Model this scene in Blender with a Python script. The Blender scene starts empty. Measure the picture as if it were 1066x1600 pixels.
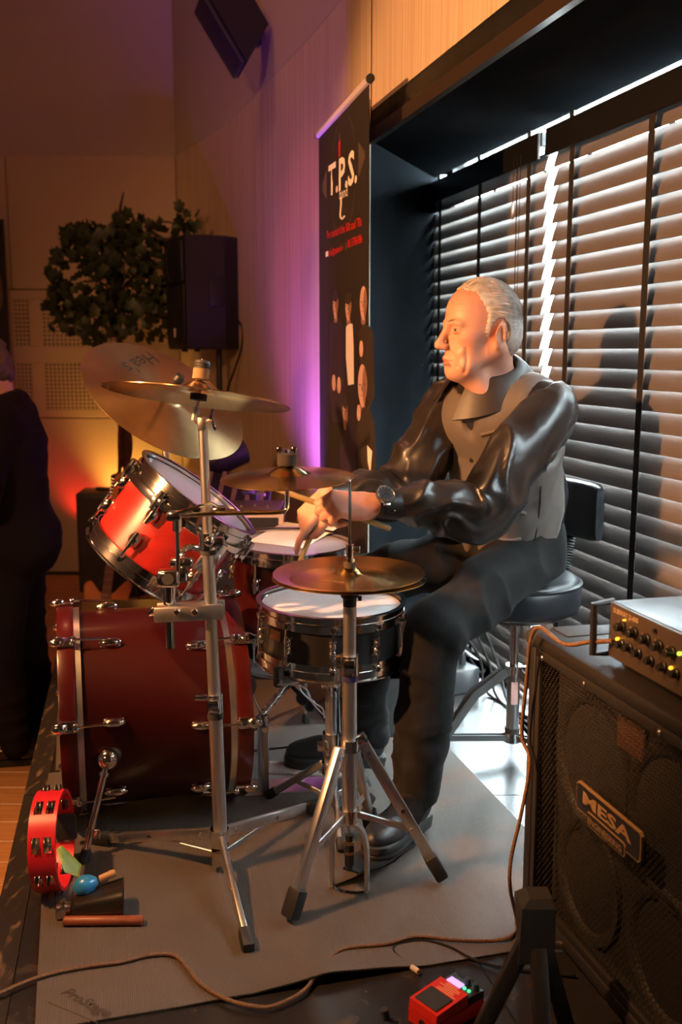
import bpy, bmesh, math, random
import numpy as np
from mathutils import Vector, Matrix, noise as mnoise
random.seed(7); np.random.seed(7)
SC = bpy.context.scene
COL = SC.collection

# ------------------------------------------------------------------ camera
CAMZ, PITCH, FPX = 1.22, math.radians(9.1), 1556.0
cam_d = bpy.data.cameras.new('camera'); cam = bpy.data.objects.new('camera', cam_d); COL.objects.link(cam)
cam.location = (0, 0, CAMZ); cam.rotation_euler = (math.radians(90) - PITCH, 0, 0)
cam_d.sensor_fit = 'VERTICAL'; cam_d.sensor_height = 36; cam_d.lens = 36 * FPX / 1600
cam_d.dof.use_dof = True; cam_d.dof.focus_distance = 2.38; cam_d.dof.aperture_fstop = 3.6
cam_d.clip_start = .05
SC.camera = cam

# ------------------------------------------------------------------ sky, lamps, exposure
SC.view_settings.view_transform = 'Standard'; SC.view_settings.look = 'None'
SC.view_settings.gamma = 1; SC.view_settings.use_curve_mapping = False
SC.view_settings.exposure = 0.0
wd = bpy.data.worlds.new('world'); SC.world = wd; wd.use_nodes = True
wd.node_tree.nodes['Background'].inputs[0].default_value = (.80, .92, 1, 1)
wd.node_tree.nodes['Background'].inputs[1].default_value = 115.0

def lamp(name, typ, loc, power, color, aim=None, size=.1, spot=60, blend=.5, label=None):
    d = bpy.data.lights.new(name, typ); o = bpy.data.objects.new(name, d); COL.objects.link(o)
    o.location = loc; d.energy = power; d.color = color
    if typ == 'SPOT': d.spot_size = math.radians(spot); d.spot_blend = blend
    if typ == 'AREA': d.size = size
    else: d.shadow_soft_size = size
    if aim is not None:
        o.rotation_euler = (Vector(aim) - Vector(loc)).to_track_quat('-Z', 'Y').to_euler()
    return o
# warm stage spot on its stand left of the stage, out of the picture
lamp('stage_spot', 'SPOT', (-1.95, 1.30, 1.74), 600, (1, .44, .16), aim=(.36, 2.75, 1.27), size=.035, spot=62, blend=.45)
# warm lamp hanging higher up on the same side
lamp('hanging_spot', 'SPOT', (-2.0, 1.25, 3.5), 640, (1, .47, .18), aim=(-.35, 2.15, .1), size=.05, spot=48, blend=.7)
# second warm wash further back in the hall
lamp('hall_spot', 'SPOT', (-2.4, -2.4, 2.9), 560, (1, .44, .17), aim=(-.35, 5.2, 1.0), size=.25, spot=34, blend=.8)
# warm ceiling spot over the hall floor left of the stage
lamp('floor_spot', 'SPOT', (-2.5, 1.9, 3.4), 420, (1, .50, .20), aim=(-1.75, 2.7, -.36), size=.12, spot=38, blend=.8)
# purple par can standing behind the kit, washing wall and banner
lamp('purple_par', 'SPOT', (-.21, 4.00, .40), 230, (.42, .10, 1), aim=(-.13, 4.50, 1.55), size=.06, spot=92, blend=1)
# yellow and red par cans behind the dark cabinet at the rear wall
lamp('yellow_par', 'SPOT', (-1.52, 6.90, .02), 42, (1, .52, .08), aim=(-1.49, 7.11, .45), size=.05, spot=90, blend=.8)
lamp('red_par', 'SPOT', (-1.86, 6.90, .0), 9, (1, .03, .02), aim=(-1.84, 7.11, .3), size=.05, spot=95, blend=.8)
# reddish stage light on the guitarist outside the left edge
lamp('red_stage_light', 'SPOT', (-2.5, 3.2, .9), 70, (1, .20, .09), aim=(-1.36, 3.8, 1.13), size=.06, spot=34)
# dim warm ambient fill, added as unseen lamps under the ceiling
for lx, ly in ((-1.6, 1.2), (-1.2, 4.6)):
    lamp('ambient_fill', 'POINT', (lx, ly, 4.0), 18, (1, .40, .16), size=.15)

# ------------------------------------------------------------------ helpers
def ray(x, y):
    u = (x - 533) / FPX; v = (800 - y) / FPX
    return Vector((u, math.cos(PITCH) + v * math.sin(PITCH), -math.sin(PITCH) + v * math.cos(PITCH)))
def at(x, y, Y):                       # the point at distance Y in front of the camera that a pixel shows
    d = ray(x, y); return Vector((0, 0, CAMZ)) + d * (Y / d.y)
def onz(x, y, z=0.0):
    d = ray(x, y); return Vector((0, 0, CAMZ)) + d * ((z - CAMZ) / d.z)
U = Vector((-.2588, .9659, 0)); OUT = Vector((.9659, .2588, 0))      # along the window wall, and out through it
def wp(s, d, z): return Vector((1.59, 0, z)) + U * s + OUT * d
def frame(o, zaxis, xhint=(1, 0, 0)):
    z = Vector(zaxis).normalized(); x = Vector(xhint); x = (x - z * x.dot(z)).normalized(); y = z.cross(x)
    m = Matrix((x, y, z)).transposed().to_4x4(); m.translation = Vector(o); return m

class MB:
    def __init__(self, M=None): self.bm = bmesh.new(); self.M = M or Matrix()
    def _v(self, p): return self.bm.verts.new(self.M @ Vector(p))
    def poly(self, pts):
        return self.bm.faces.new([self._v(p) for p in pts])
    def box(self, c, s, R=None, bev=0.0, seg=2):
        m = self.M @ Matrix.Translation(Vector(c)) @ (R.to_4x4() if R else Matrix()) @ Matrix.Diagonal((s[0], s[1], s[2], 1))
        r = bmesh.ops.create_cube(self.bm, size=1, matrix=m)
        if bev > 0:
            es = list({e for v in r['verts'] for e in v.link_edges})
            bmesh.ops.bevel(self.bm, geom=es, offset=bev, segments=seg, affect='EDGES', profile=.5)
        return self
    def rings(self, rings, cap=True, close=False):
        vs = [[self._v(p) for p in r] for r in rings]
        n = len(vs[0]); k = len(vs)
        for i in range(k - (0 if close else 1)):
            a, b = vs[i], vs[(i + 1) % k]
            for j in range(n):
                self.bm.faces.new((a[j], a[(j + 1) % n], b[(j + 1) % n], b[j]))
        if cap and not close:
            self.bm.faces.new(vs[0][::-1]); self.bm.faces.new(vs[-1])
        return self
    def cyl(self, a, b, r0, r1=None, n=14, cap=True):
        a = Vector(a); b = Vector(b); r1 = r0 if r1 is None else r1
        f = frame((0, 0, 0), b - a, (1, 0, 0) if abs((b - a).normalized().x) < .9 else (0, 1, 0)).to_3x3()
        ring = lambda p, r: [p + f @ Vector((math.cos(t) * r, math.sin(t) * r, 0)) for t in [2 * math.pi * k / n for k in range(n)]]
        return self.rings([ring(a, r0), ring(b, r1)], cap)
    def tube(self, pts, r, n=8, smooth=0, cap=True):
        pts = [Vector(p) for p in pts]
        if smooth: pts = crom(pts, smooth)
        rs = r if callable(r) else (lambda t: r)
        t0 = (pts[1] - pts[0]).normalized()
        x = Vector((0, 0, 1)) if abs(t0.z) < .9 else Vector((1, 0, 0))
        rr = []
        for i, p in enumerate(pts):
            t = (pts[min(i + 1, len(pts) - 1)] - pts[max(i - 1, 0)]).normalized()
            x = (x - t * x.dot(t)).normalized(); y = t.cross(x); q = rs(i / (len(pts) - 1))
            rr.append([p + x * (math.cos(a) * q) + y * (math.sin(a) * q) for a in [2 * math.pi * k / n for k in range(n)]])
        return self.rings(rr, cap)
    def lathe(self, prof, n=48, F=None, cap=False):       # prof: (r, z)
        F = F or Matrix()
        rr = [[F @ Vector((math.cos(2 * math.pi * k / n) * max(r, 1e-5), math.sin(2 * math.pi * k / n) * max(r, 1e-5), z)) for k in range(n)] for r, z in prof]
        return self.rings(rr, cap)
    def ell(self, c, s, R=None, u=14, v=10):
        m = self.M @ Matrix.Translation(Vector(c)) @ (R.to_4x4() if R else Matrix()) @ Matrix.Diagonal((s[0], s[1], s[2], 1))
        bmesh.ops.create_uvsphere(self.bm, u_segments=u, v_segments=v, radius=1, matrix=m); return self
    def torus(self, F, R, r, n=48, m=8, sq=None):
        rr = []
        for k in range(n):
            a = 2 * math.pi * k / n; c = Vector((math.cos(a), math.sin(a), 0))
            rr.append([F @ (c * (R + math.cos(b) * r) + Vector((0, 0, math.sin(b) * r))) for b in [2 * math.pi * j / m for j in range(m)]])
        return self.rings(rr, close=True)
    def prism(self, poly, h, F=None, bev=0):              # poly in xy, from z=0 to h
        F = F or Matrix()
        a = [F @ Vector((p[0], p[1], 0)) for p in poly]; b = [F @ Vector((p[0], p[1], h)) for p in poly]
        return self.rings([a, b])
    def raw(self, V, Fc):
        vs = [self._v(p) for p in V]
        for f in Fc: self.bm.faces.new([vs[i] for i in f])
        return self
    def data(self, name, m, smooth=35):
        bmesh.ops.recalc_face_normals(self.bm, faces=self.bm.faces)
        me = bpy.data.meshes.new(name); self.bm.to_mesh(me); self.bm.free()
        if smooth:
            me.shade_smooth()
            if smooth < 180: me.set_sharp_from_angle(angle=math.radians(smooth))
        for k in (m if isinstance(m, (list, tuple)) else [m]):
            if k: me.materials.append(k)
        return me
    def obj(self, name, m, parent=None, smooth=35, **kw):
        return put(name, self.data(name, m, smooth), parent, **kw)

def crom(pts, k):
    pts = [Vector(p) for p in pts]; out = []
    P = [pts[0] * 2 - pts[1]] + pts + [pts[-1] * 2 - pts[-2]]
    for i in range(1, len(P) - 2):
        a, b, c, d = P[i - 1:i + 3]
        for j in range(k):
            t = j / k
            out.append(.5 * ((2 * b) + (c - a) * t + (2 * a - 5 * b + 4 * c - d) * t * t + (3 * b - a - 3 * c + d) * t ** 3))
    return out + [pts[-1]]

ORG = {}                                # world origin of each thing
def put(name, me, parent=None, M=None, label=None, kind=None):
    """link a mesh authored in WORLD coordinates; under a parent it is moved into the parent's space"""
    o = bpy.data.objects.new(name, me); COL.objects.link(o)
    if parent is not None:
        o.parent = parent; org = ORG[parent.name]; ORG[o.name] = org
        if M is None:
            if org.length > 0:
                me.transform(Matrix.Translation(-org))
        else: o.matrix_local = Matrix.Translation(-org) @ M
    else:
        if M is not None: o.matrix_world = M
        ORG[o.name] = Vector((0, 0, 0)) if M is None else None
    if label: o['label'] = label
    if kind: o['kind'] = kind
    return o
def thing(name, loc, label, cat, group=None):
    o = bpy.data.objects.new(name, None); COL.objects.link(o); o.location = loc; o.empty_display_size = .05
    ORG[o.name] = Vector(loc); tag(o, label, cat, group); return o
def tag(o, label, cat, group=None):
    o['label'] = label; o['category'] = cat
    if group: o['group'] = group
    return o
def single(name, mb, m, label, cat, loc, group=None, smooth=35):       # a thing that is one mesh
    me = mb.data(name, m, smooth); me.transform(Matrix.Translation(-Vector(loc)))
    o = bpy.data.objects.new(name, me); COL.objects.link(o); o.location = loc; ORG[o.name] = Vector(loc)
    return tag(o, label, cat, group)
def struct(name, mb, m, smooth=35, parent=None):
    o = mb.obj(name, m, parent, smooth)
    if parent is None: o['kind'] = 'structure'
    return o
FONT = {}
def text_data(body, size, extrude=.0006, bold=0.0, space=1.0, shear=0.0, align='LEFT'):
    c = bpy.data.curves.new('lettering', 'FONT'); c.body = body; c.size = size; c.extrude = extrude; c.offset = bold
    c.space_character = space; c.shear = shear; c.align_x = align; c.resolution_u = 2
    o = bpy.data.objects.new('lettering', c); COL.objects.link(o)
    dg = bpy.context.evaluated_depsgraph_get(); me = bpy.data.meshes.new_from_object(o.evaluated_get(dg))
    bpy.data.objects.remove(o); bpy.data.curves.remove(c); me.name = 'lettering'; return me
def text(body, size, F, m, parent, name='lettering', sx=1.0, label=None, **kw):
    me = text_data(body, size, **kw); me.materials.clear(); me.materials.append(m)
    me.transform(F @ Matrix.Diagonal((sx, 1, 1, 1)))
    return put(name, me, parent, label=label)

# ------------------------------------------------------------------ materials
def mat(name, col, rough=.5, metal=0.0, spec=.5, noise=None, bump=None, coat=0.0, sheen=0.0, emit=None, aniso=None, sub=0.0):
    m = bpy.data.materials.new(name); m.use_nodes = True; nt = m.node_tree; N = nt.nodes; L = nt.links
    b = N['Principled BSDF']; b.inputs['Base Color'].default_value = (*col, 1); b.inputs['Roughness'].default_value = rough
    b.inputs['Metallic'].default_value = metal; b.inputs['Specular IOR Level'].default_value = spec
    b.inputs['Coat Weight'].default_value = coat; b.inputs['Coat Roughness'].default_value = .12
    b.inputs['Sheen Weight'].default_value = sheen
    if sub: b.inputs['Subsurface Weight'].default_value = sub; b.inputs['Subsurface Radius'].default_value = (.012, .005, .003); b.inputs['Subsurface Scale'].default_value = 1.0
    if emit: b.inputs['Emission Color'].default_value = (*emit[0], 1); b.inputs['Emission Strength'].default_value = emit[1]
    if noise or bump:
        tc = N.new('ShaderNodeTexCoord')
        def nz(scale, detail=4, dist=0.0, kind='noise', stretch=(1, 1, 1)):
            mp = N.new('ShaderNodeMapping'); mp.inputs['Scale'].default_value = stretch; L.new(tc.outputs['Object'], mp.inputs[0])
            t = N.new('ShaderNodeTexNoise'); t.inputs['Scale'].default_value = scale; t.inputs['Detail'].default_value = detail
            t.inputs['Distortion'].default_value = dist; L.new(mp.outputs[0], t.inputs['Vector']); return t.outputs['Fac']
    if noise:                          # (colour2, scale, stretch, lo, hi)
        f = nz(noise[1], 5, .3, stretch=noise[2])
        mr = N.new('ShaderNodeMapRange'); mr.inputs[1].default_value = noise[3]; mr.inputs[2].default_value = noise[4]; L.new(f, mr.inputs[0])
        mx = N.new('ShaderNodeMix'); mx.data_type = 'RGBA'; mx.inputs[6].default_value = (*col, 1); mx.inputs[7].default_value = (*noise[0], 1)
        L.new(mr.outputs[0], mx.inputs[0]); L.new(mx.outputs[2], b.inputs['Base Color'])
    if bump:                           # (strength, scale, stretch, distance)
        f = nz(bump[1], 6, 0, stretch=bump[2]); bp = N.new('ShaderNodeBump'); bp.inputs['Strength'].default_value = bump[0]
        bp.inputs['Distance'].default_value = bump[3] if len(bump) > 3 else .002; L.new(f, bp.inputs['Height']); L.new(bp.outputs[0], b.inputs['Normal'])
    if aniso is not None:
        b.inputs['Anisotropic'].default_value = aniso; tg = N.new('ShaderNodeTangent'); tg.direction_type = 'RADIAL'; tg.axis = 'Z'; b.inputs['Anisotropic Rotation'].default_value = .25
        L.new(tg.outputs[0], b.inputs['Tangent'])
    return m
O1 = (1, 1, 1)
M = {}
M['chrome'] = mat('chrome', (.78, .77, .75), .12, 1)
M['alu'] = mat('brushed_aluminium', (.80, .79, .78), .33, 1, noise=((.68, .67, .66), 40, (1, 1, .1), .3, .7))
M['steel'] = mat('steel', (.5, .5, .5), .28, 1)
M['darksteel'] = mat('dark_steel', (.10, .10, .10), .5, .6)
M['rubber'] = mat('black_rubber', (.022, .021, .02), .6)
M['plastic'] = mat('black_plastic', (.016, .016, .017), .38)
M['felt'] = mat('dark_felt', (.045, .038, .03), .95)
M['redshell'] = mat('red_satin_shell', (.36, .018, .014), .30, coat=.35, noise=((.27, .012, .010), 7, (1, 1, 9), .35, .65), spec=.6)
M['bdshell'] = mat('cherry_satin_shell', (.030, .0022, .0022), .36, coat=.06, spec=.25, noise=((.026, .002, .002), 5, (1, 1, 7), .3, .7))
M['blackshell'] = mat('black_satin_shell', (.008, .007, .007), .42)
M['head'] = mat('coated_drum_head', (.80, .79, .78), .55, noise=((.66, .66, .66), 6, O1, .45, .8))
M['clearhead'] = mat('smooth_drum_head', (.36, .33, .38), .2)
M['cymbal'] = mat('bronze_cymbal', (.82, .50, .17), .25, 1, aniso=.72, noise=((.55, .37, .18), 9, O1, .35, .7))
M['cymbal_old'] = mat('patinated_bronze', (.50, .33, .15), .34, 1, aniso=.7, noise=((.36, .23, .11), 8, O1, .35, .7))
M['ink'] = mat('black_ink', (.02, .018, .016), .6)
M['white'] = mat('white_paint', (.8, .79, .77), .5)
M['paper'] = mat('paper', (.86, .84, .80), .8)
M['blackpaint'] = mat('black_wall_paint', (.0085, .010, .0115), .7, spec=0, noise=((.012, .014, .016), 3, O1, .4, .7), bump=(.15, 120, O1))
M['slat'] = mat('dark_wood_slat', (.165, .145, .135), .38, noise=((.14, .122, .113), 9, (1, 1, 12), .3, .7))
M['tape'] = mat('black_tape', (.012, .011, .011), .8)
M['glass'] = None
M['wood_floor'] = mat('oak_boards', (.42, .20, .075), .38, noise=((.30, .13, .045), 5, (1.2, 14, 1), .3, .7), bump=(.1, 30, (1, 14, 1)))
M['cable_brown'] = mat('brown_braid_cable', (.20, .10, .045), .6, noise=((.10, .05, .022), 260, O1, .4, .6), bump=(.6, 400, O1))
M['cable_black'] = mat('black_cable', (.012, .011, .011), .75, spec=.15)
M['tolex'] = mat('black_vinyl_covering', (.014, .012, .011), .5, bump=(.6, 260, O1, .001))
M['grille'] = mat('black_steel_grille', (.016, .014, .012), .5, .0)
M['cone'] = mat('speaker_cone', (.014, .012, .010), .7)
M['leather'] = mat('black_leatherette', (.014, .015, .018), .36, bump=(.35, 160, O1, .0015))
M['skin'] = mat('skin', (.62, .33, .235), .46, noise=((.55, .25, .18), 16, O1, .42, .72), bump=(.35, 240, O1, .001), sub=.12)
M['hair'] = mat('grey_hair', (.58, .54, .49), .42, noise=((.36, .33, .29), 60, (1, 1, 1), .4, .7))
M['brownhair'] = mat('brown_hair', (.10, .065, .04), .5)
M['satin'] = mat('black_satin', (.012, .010, .009), .30, spec=.6, sheen=.05, noise=((.022, .018, .016), 12, O1, .4, .6))
M['vest'] = mat('grey_brown_suiting', (.115, .095, .082), .62, sheen=.06, noise=((.095, .078, .068), 14, (1, 1, .3), .35, .65), bump=(.3, 700, O1, .0006))
M['vestback'] = mat('dark_vest_lining', (.008, .008, .010), .42, sheen=.0)
M['trouser'] = mat('black_denim', (.009, .008, .008), .85, spec=.15, sheen=.03, noise=((.015, .014, .014), 18, O1, .4, .7), bump=(.3, 500, O1, .0006))
M['shoe'] = mat('black_shoe_leather', (.016, .015, .015), .45, bump=(.3, 90, O1, .001))
M['suit'] = mat('dark_suit_cloth', (.010, .007, .006), .85, spec=.15)
M['lip'] = mat('lip_skin', (.46, .17, .13), .42, sub=.1)
M['eye'] = mat('eye_white', (.46, .40, .36), .15)
M['iris'] = mat('iris', (.06, .07, .08), .1)
M['redplastic'] = mat('red_plastic', (.72, .018, .030), .34, spec=.6)
M['redmetal'] = mat('red_enamel', (.62, .022, .012), .38, coat=.2)
M['blue'] = mat('blue_lacquer', (.03, .24, .52), .28, coat=.4)
M['yellow'] = mat('yellow_green_plastic', (.55, .60, .03), .4)
M['clave'] = mat('rosewood', (.33, .09, .035), .42, noise=((.2, .05, .02), 30, (1, 9, 1), .3, .7))
M['lightwood'] = mat('turned_beech', (.50, .24, .09), .45)
M['leaf'] = mat('leaf_green', (.045, .065, .014), .5, noise=((.03, .04, .01), 8, O1, .3, .7))
M['bark'] = mat('bark', (.06, .03, .018), .9, bump=(.8, 40, (1, 1, .3), .004))
M['guitarbody'] = mat('amber_guitar_finish', (.80, .28, .05), .2, coat=.6, noise=((.6, .18, .03), 12, (1, 1, .3), .3, .7))
M['maple'] = mat('maple', (.45, .25, .10), .4)
M['lilac'] = mat('pale_lilac_trim', (.55, .48, .58), .45)
M['gold'] = mat('aged_gold_print', (.36, .22, .10), .45, .3)
M['drumstick'] = mat('hickory', (.40, .26, .09), .5)
M['navy'] = mat('dark_blue_panel', (.012, .014, .035), .5)

# ================================================================== the room
def wallpaper(name, col, col2):
    m = bpy.data.materials.new(name); m.use_nodes = True; nt = m.node_tree; N = nt.nodes; L = nt.links; b = N['Principled BSDF']
    tc = N.new('ShaderNodeTexCoord'); mp = N.new('ShaderNodeMapping'); mp.inputs['Scale'].default_value = (75, 75, .8)
    L.new(tc.outputs['Object'], mp.inputs[0]); t = N.new('ShaderNodeTexNoise'); t.inputs['Scale'].default_value = 1.0; t.inputs['Detail'].default_value = 3
    L.new(mp.outputs[0], t.inputs['Vector']); r = N.new('ShaderNodeValToRGB'); L.new(t.outputs['Fac'], r.inputs[0])
    r.color_ramp.elements[0].position = .34; r.color_ramp.elements[0].color = (*col2, 1); r.color_ramp.elements[1].position = .62; r.color_ramp.elements[1].color = (*col, 1)
    L.new(r.outputs[0], b.inputs['Base Color']); b.inputs['Roughness'].default_value = .62
    bp = N.new('ShaderNodeBump'); bp.inputs['Strength'].default_value = .25; bp.inputs['Distance'].default_value = .002; L.new(t.outputs['Fac'], bp.inputs['Height']); L.new(bp.outputs[0], b.inputs['Normal'])
    return m
M['wallpaper'] = wallpaper('striped_wallpaper', (.60, .47, .34), (.47, .34, .22))
M['plain'] = mat('plain_beige_paint', (.46, .37, .29), .75, bump=(.08, 60, O1))
M['panel'] = mat('beige_acoustic_board', (.50, .38, .26), .7)
M['dark'] = mat('dark_backing', (.05, .035, .025), .9)
FZ = -.36
# floor of the hall with its boards
b = MB(); b.box((-1, 1.6, FZ - .06), (9, 12.4, .1)); floor = struct('floor', b, M['dark'])
bw = .136
for i in range(int(5.5 / bw)):
    y = 1.62 + i * bw; x = -3.6 + random.random() * .8
    while x < -.35 - .2 * y + .25:
        ln = 1.1 + random.random() * .5
        q = MB(); q.box((x + ln / 2, y, FZ - .006), (ln - .003, bw - .004, .012), bev=.0012, seg=1)
        q.obj('floor_board', M['wood_floor'], floor, smooth=0); x += ln
b = MB(); b.box((-1.2, 1.5, 4.25), (9, 12.4, .1)); struct('ceiling', b, M['plain'])
b = MB(); b.box((-1, -4.1, 2), (9, .1, 5)); struct('wall_front', b, M['plain'])
b = MB(); b.box((-5.1, 1.6, 2), (.1, 12.4, 5)); struct('wall_left', b, M['plain'])
# curved wall from the window recess to the rear corner
F0 = Vector((.101, 3.661, 0))
path = crom([F0, (0, 4.067, 0), (-.145, 4.56, 0), (-.36, 5.22, 0), (-.70, 6.20, 0), (-1.130, 7.11, 0)], 8)
def wallstrip(pts, z0, z1, th):
    n = []
    for i, p in enumerate(pts):
        t = (pts[min(i + 1, len(pts) - 1)] - pts[max(i - 1, 0)]).normalized(); n.append(Vector((t.y, -t.x, 0)) * min(1, .02 + i / 8))
    b = MB(); b.rings([[(p.x, p.y, z0), (p.x, p.y, z1), (p.x + q.x * th, p.y + q.y * th, z1), (p.x + q.x * th, p.y + q.y * th, z0)] for p, q in zip(pts, n)])
    return b
wall_right = struct('wall_right', wallstrip(path, FZ, 2.55, .14), M['wallpaper'], 60)
wallstrip(path, 2.552, 4.2, .14).obj('plain_upper_wall', M['plain'], wall_right, 60)
# window wall above and beyond the recess
SOF = 1.955
fs = lambda s, z: wp(s, -.483, z)
def vwall(s0, s1, z0, z1, d0, d1): 
    b = MB(); a = [wp(s0, d0, 0), wp(s1, d0, 0), wp(s1, d1, 0), wp(s0, d1, 0)]
    b.rings([[(p.x, p.y, z0) for p in a], [(p.x, p.y, z1) for p in a]]); return b
wall_window = struct('wall_window', vwall(-4.4, 3.925, SOF + .02, 2.55, -.483, -.3), M['wallpaper'], 20)
vwall(-4.4, 3.925, 2.552, 4.2, -.483, -.3).obj('plain_upper_wall', M['plain'], wall_window, 20)
vwall(3.8, 4.4, SOF + .02, 4.2, -.455, -.3).obj('leak_block', M['dark'], wall_window, 20)  # hidden block added behind the wall joint to stop daylight leaking in
vwall(-4.4, 1.15, FZ, SOF + .02, -.483, -.3).obj('wall_below', M['wallpaper'], wall_window, 20)
b = MB(); sq = [wp(1.1, -.483, 0), wp(3.925, -.483, 0), wp(4.59, -.005, 0), wp(1.1, -.005, 0)]
b.rings([[(p.x, p.y, SOF) for p in sq], [(p.x, p.y, SOF + .10) for p in sq]]); struct('trim_1', b, M['blackpaint'], 20)          # soffit
b = vwall(1.1, 3.93, SOF - .012, SOF + .03, -.497, -.475); struct('trim_2', b, mat('bronze_edge_strip', (.05, .034, .022), .3, .4), 20)
j0, j1 = F0, wp(4.76, .13, 0); jn = (j1 - j0).normalized(); jn = Vector((-jn.y, jn.x, 0)) * .06
b = MB(); q = [j0, j1, j1 + jn, j0 + jn]; b.rings([[(p.x, p.y, FZ) for p in q], [(p.x, p.y, SOF + .14) for p in q]]); struct('trim_3', b, M['blackpaint'], 20)   # splayed left reveal
struct('trim_4', vwall(1.04, 1.1, FZ, SOF + .14, -.483, .2), M['blackpaint'], 20)
vwall(1.04, 4.8, SOF + .10, SOF + .14, -.1, .25).obj('lintel', M['blackpaint'], wall_window, 20)
# window frame and glass behind the blinds
def glass():
    m = bpy.data.materials.new('window_glass'); m.use_nodes = True; N = m.node_tree.nodes; L = m.node_tree.links
    N.remove(N['Principled BSDF']); t = N.new('ShaderNodeBsdfTransparent'); t.inputs[0].default_value = (.94, .97, .96, 1); g = N.new('ShaderNodeBsdfGlossy'); g.inputs['Roughness'].default_value = .02
    x = N.new('ShaderNodeMixShader'); x.inputs[0].default_value = .06; L.new(t.outputs[0], x.inputs[1]); L.new(g.outputs[0], x.inputs[2]); L.new(x.outputs[0], N['Material Output'].inputs[0]); return m
M['glass'] = glass(); M['frame'] = mat('dark_window_frame', (.03, .032, .035), .4)
b = MB()
for s0, s1, z0, z1 in ((1.1, 4.75, -.02, .05), (1.1, 4.75, SOF + .065, SOF + .10), (1.1, 1.17, 0, SOF + .1), (4.69, 4.76, 0, SOF + .1), (2.35, 2.40, 0, SOF + .1)):
    a = [wp(s0, .12, 0), wp(s1, .12, 0), wp(s1, .18, 0), wp(s0, .18, 0)]
    b.rings([[(p.x, p.y, z0) for p in a], [(p.x, p.y, z1) for p in a]])
win = struct('window_1', b, M['frame'], 20)
for s0, s1 in ((1.17, 2.35), (2.40, 4.69)): vwall(s0, s1, .05, SOF + .065, .145, .151).obj('pane', M['glass'], win, 0)
# daylight enters through this opening only: a portal for the sky
pd = bpy.data.lights.new('window_portal', 'AREA'); po = bpy.data.objects.new('window_portal', pd); COL.objects.link(po)
pd.shape = 'RECTANGLE'; pd.size = 3.65; pd.size_y = SOF + .1; pd.cycles.is_portal = True
po.matrix_world = frame(wp(2.93, .22, SOF / 2 + .05), OUT, U)
b = MB(); b.box((7.5, 4, FZ - .2), (13, 40, .1)); struct('floor_outdoors', b, mat('pale_paving', (.34, .34, .33), .8))
vwall(-4.4, 4.9, FZ - .1, -.001, .12, .25).obj('sill_wall', M['blackpaint'], win, 20)
# ---------------------------------------------------------------- rear wall
b = MB(); b.box((-3.2, 7.24, 3.39), (4.4, .2, 1.68)); wall_back = struct('wall_back', b, M['plain'])
b = MB(); b.box((-3.2, 7.27, 1.08), (4.4, .2, 2.93)); b.obj('backing', M['dark'], wall_back)
YB = 7.11
def slab(x0, x1, z0, z1, name='acoustic_panel', m='panel', y0=YB, y1=7.165):
    q = MB(); q.box(((x0 + x1) / 2, (y0 + y1) / 2, (z0 + z1) / 2), (x1 - x0, y1 - y0, z1 - z0), bev=.003, seg=1); return q.obj(name, M[m], wall_back, smooth=0)
def perf(x0, x1, z0, z1, p=.0285, r=.0086):
    nx = max(1, round((x1 - x0) / p)); nz = max(1, round((z1 - z0) / p)); px = (x1 - x0) / nx; pz = (z1 - z0) / nz
    V = []; Fc = []
    for i in range(nx):
        for j in range(nz):
            cx = x0 + (i + .5) * px; cz = z0 + (j + .5) * pz; k = len(V)
            for a in range(8):
                t = a * math.pi / 4; c, s = math.cos(t), math.sin(t); e = max(abs(c), abs(s))
                V.append((cx + c / e * px / 2, YB, cz + s / e * pz / 2))
            for dy in (0, .02):
                for a in range(8):
                    t = a * math.pi / 4; V.append((cx + math.cos(t) * r, YB + dy, cz + math.sin(t) * r))
            for a in range(8):
                b2 = (a + 1) % 8; Fc.append((k + a, k + b2, k + 8 + b2, k + 8 + a)); Fc.append((k + 8 + a, k + 8 + b2, k + 16 + b2, k + 16 + a))
    me = bpy.data.meshes.new('perforated_field'); me.from_pydata(V, [], Fc); me.materials.append(M['panel']); put('perforated_field', me, wall_back)
g = .004
def xz(px, py): q = at(px, py, YB); return q.x, q.z
xL = -3.6; xS = xz(10, 300)[0]; xR = -1.135
zA = xz(0, 243)[1]; zB = xz(0, 452)[1]; zC = xz(0, 653)[1]
slab(xL, xS - g, zB + g, zA - g); slab(xS + g, xR, zB + g, zA - g)
slab(xL, xS - g, FZ, zC - g); slab(xS + g, xR, FZ, zC - g)
xa, xb, xc, xd, xe = (xz(v, 500)[0] for v in (22, 46, 66, 188, 205))
z1, z2 = xz(0, 467)[1], xz(0, 541)[1]; z3, z4 = xz(0, 567)[1], xz(0, 640)[1]
for zz in ((zC + g, z4), (z3, z2), (z1, zB - g)): slab(xL, xR, *zz, name='panel_rail')
for hi, lo in ((z1, z2), (z3, z4)):
    perf(xa, xb, lo, hi); perf(xc, xd, lo, hi)
    for q in ((xL, xa), (xb, xc), (xd, xR)): slab(*q, lo, hi, name='panel_stile')
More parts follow.
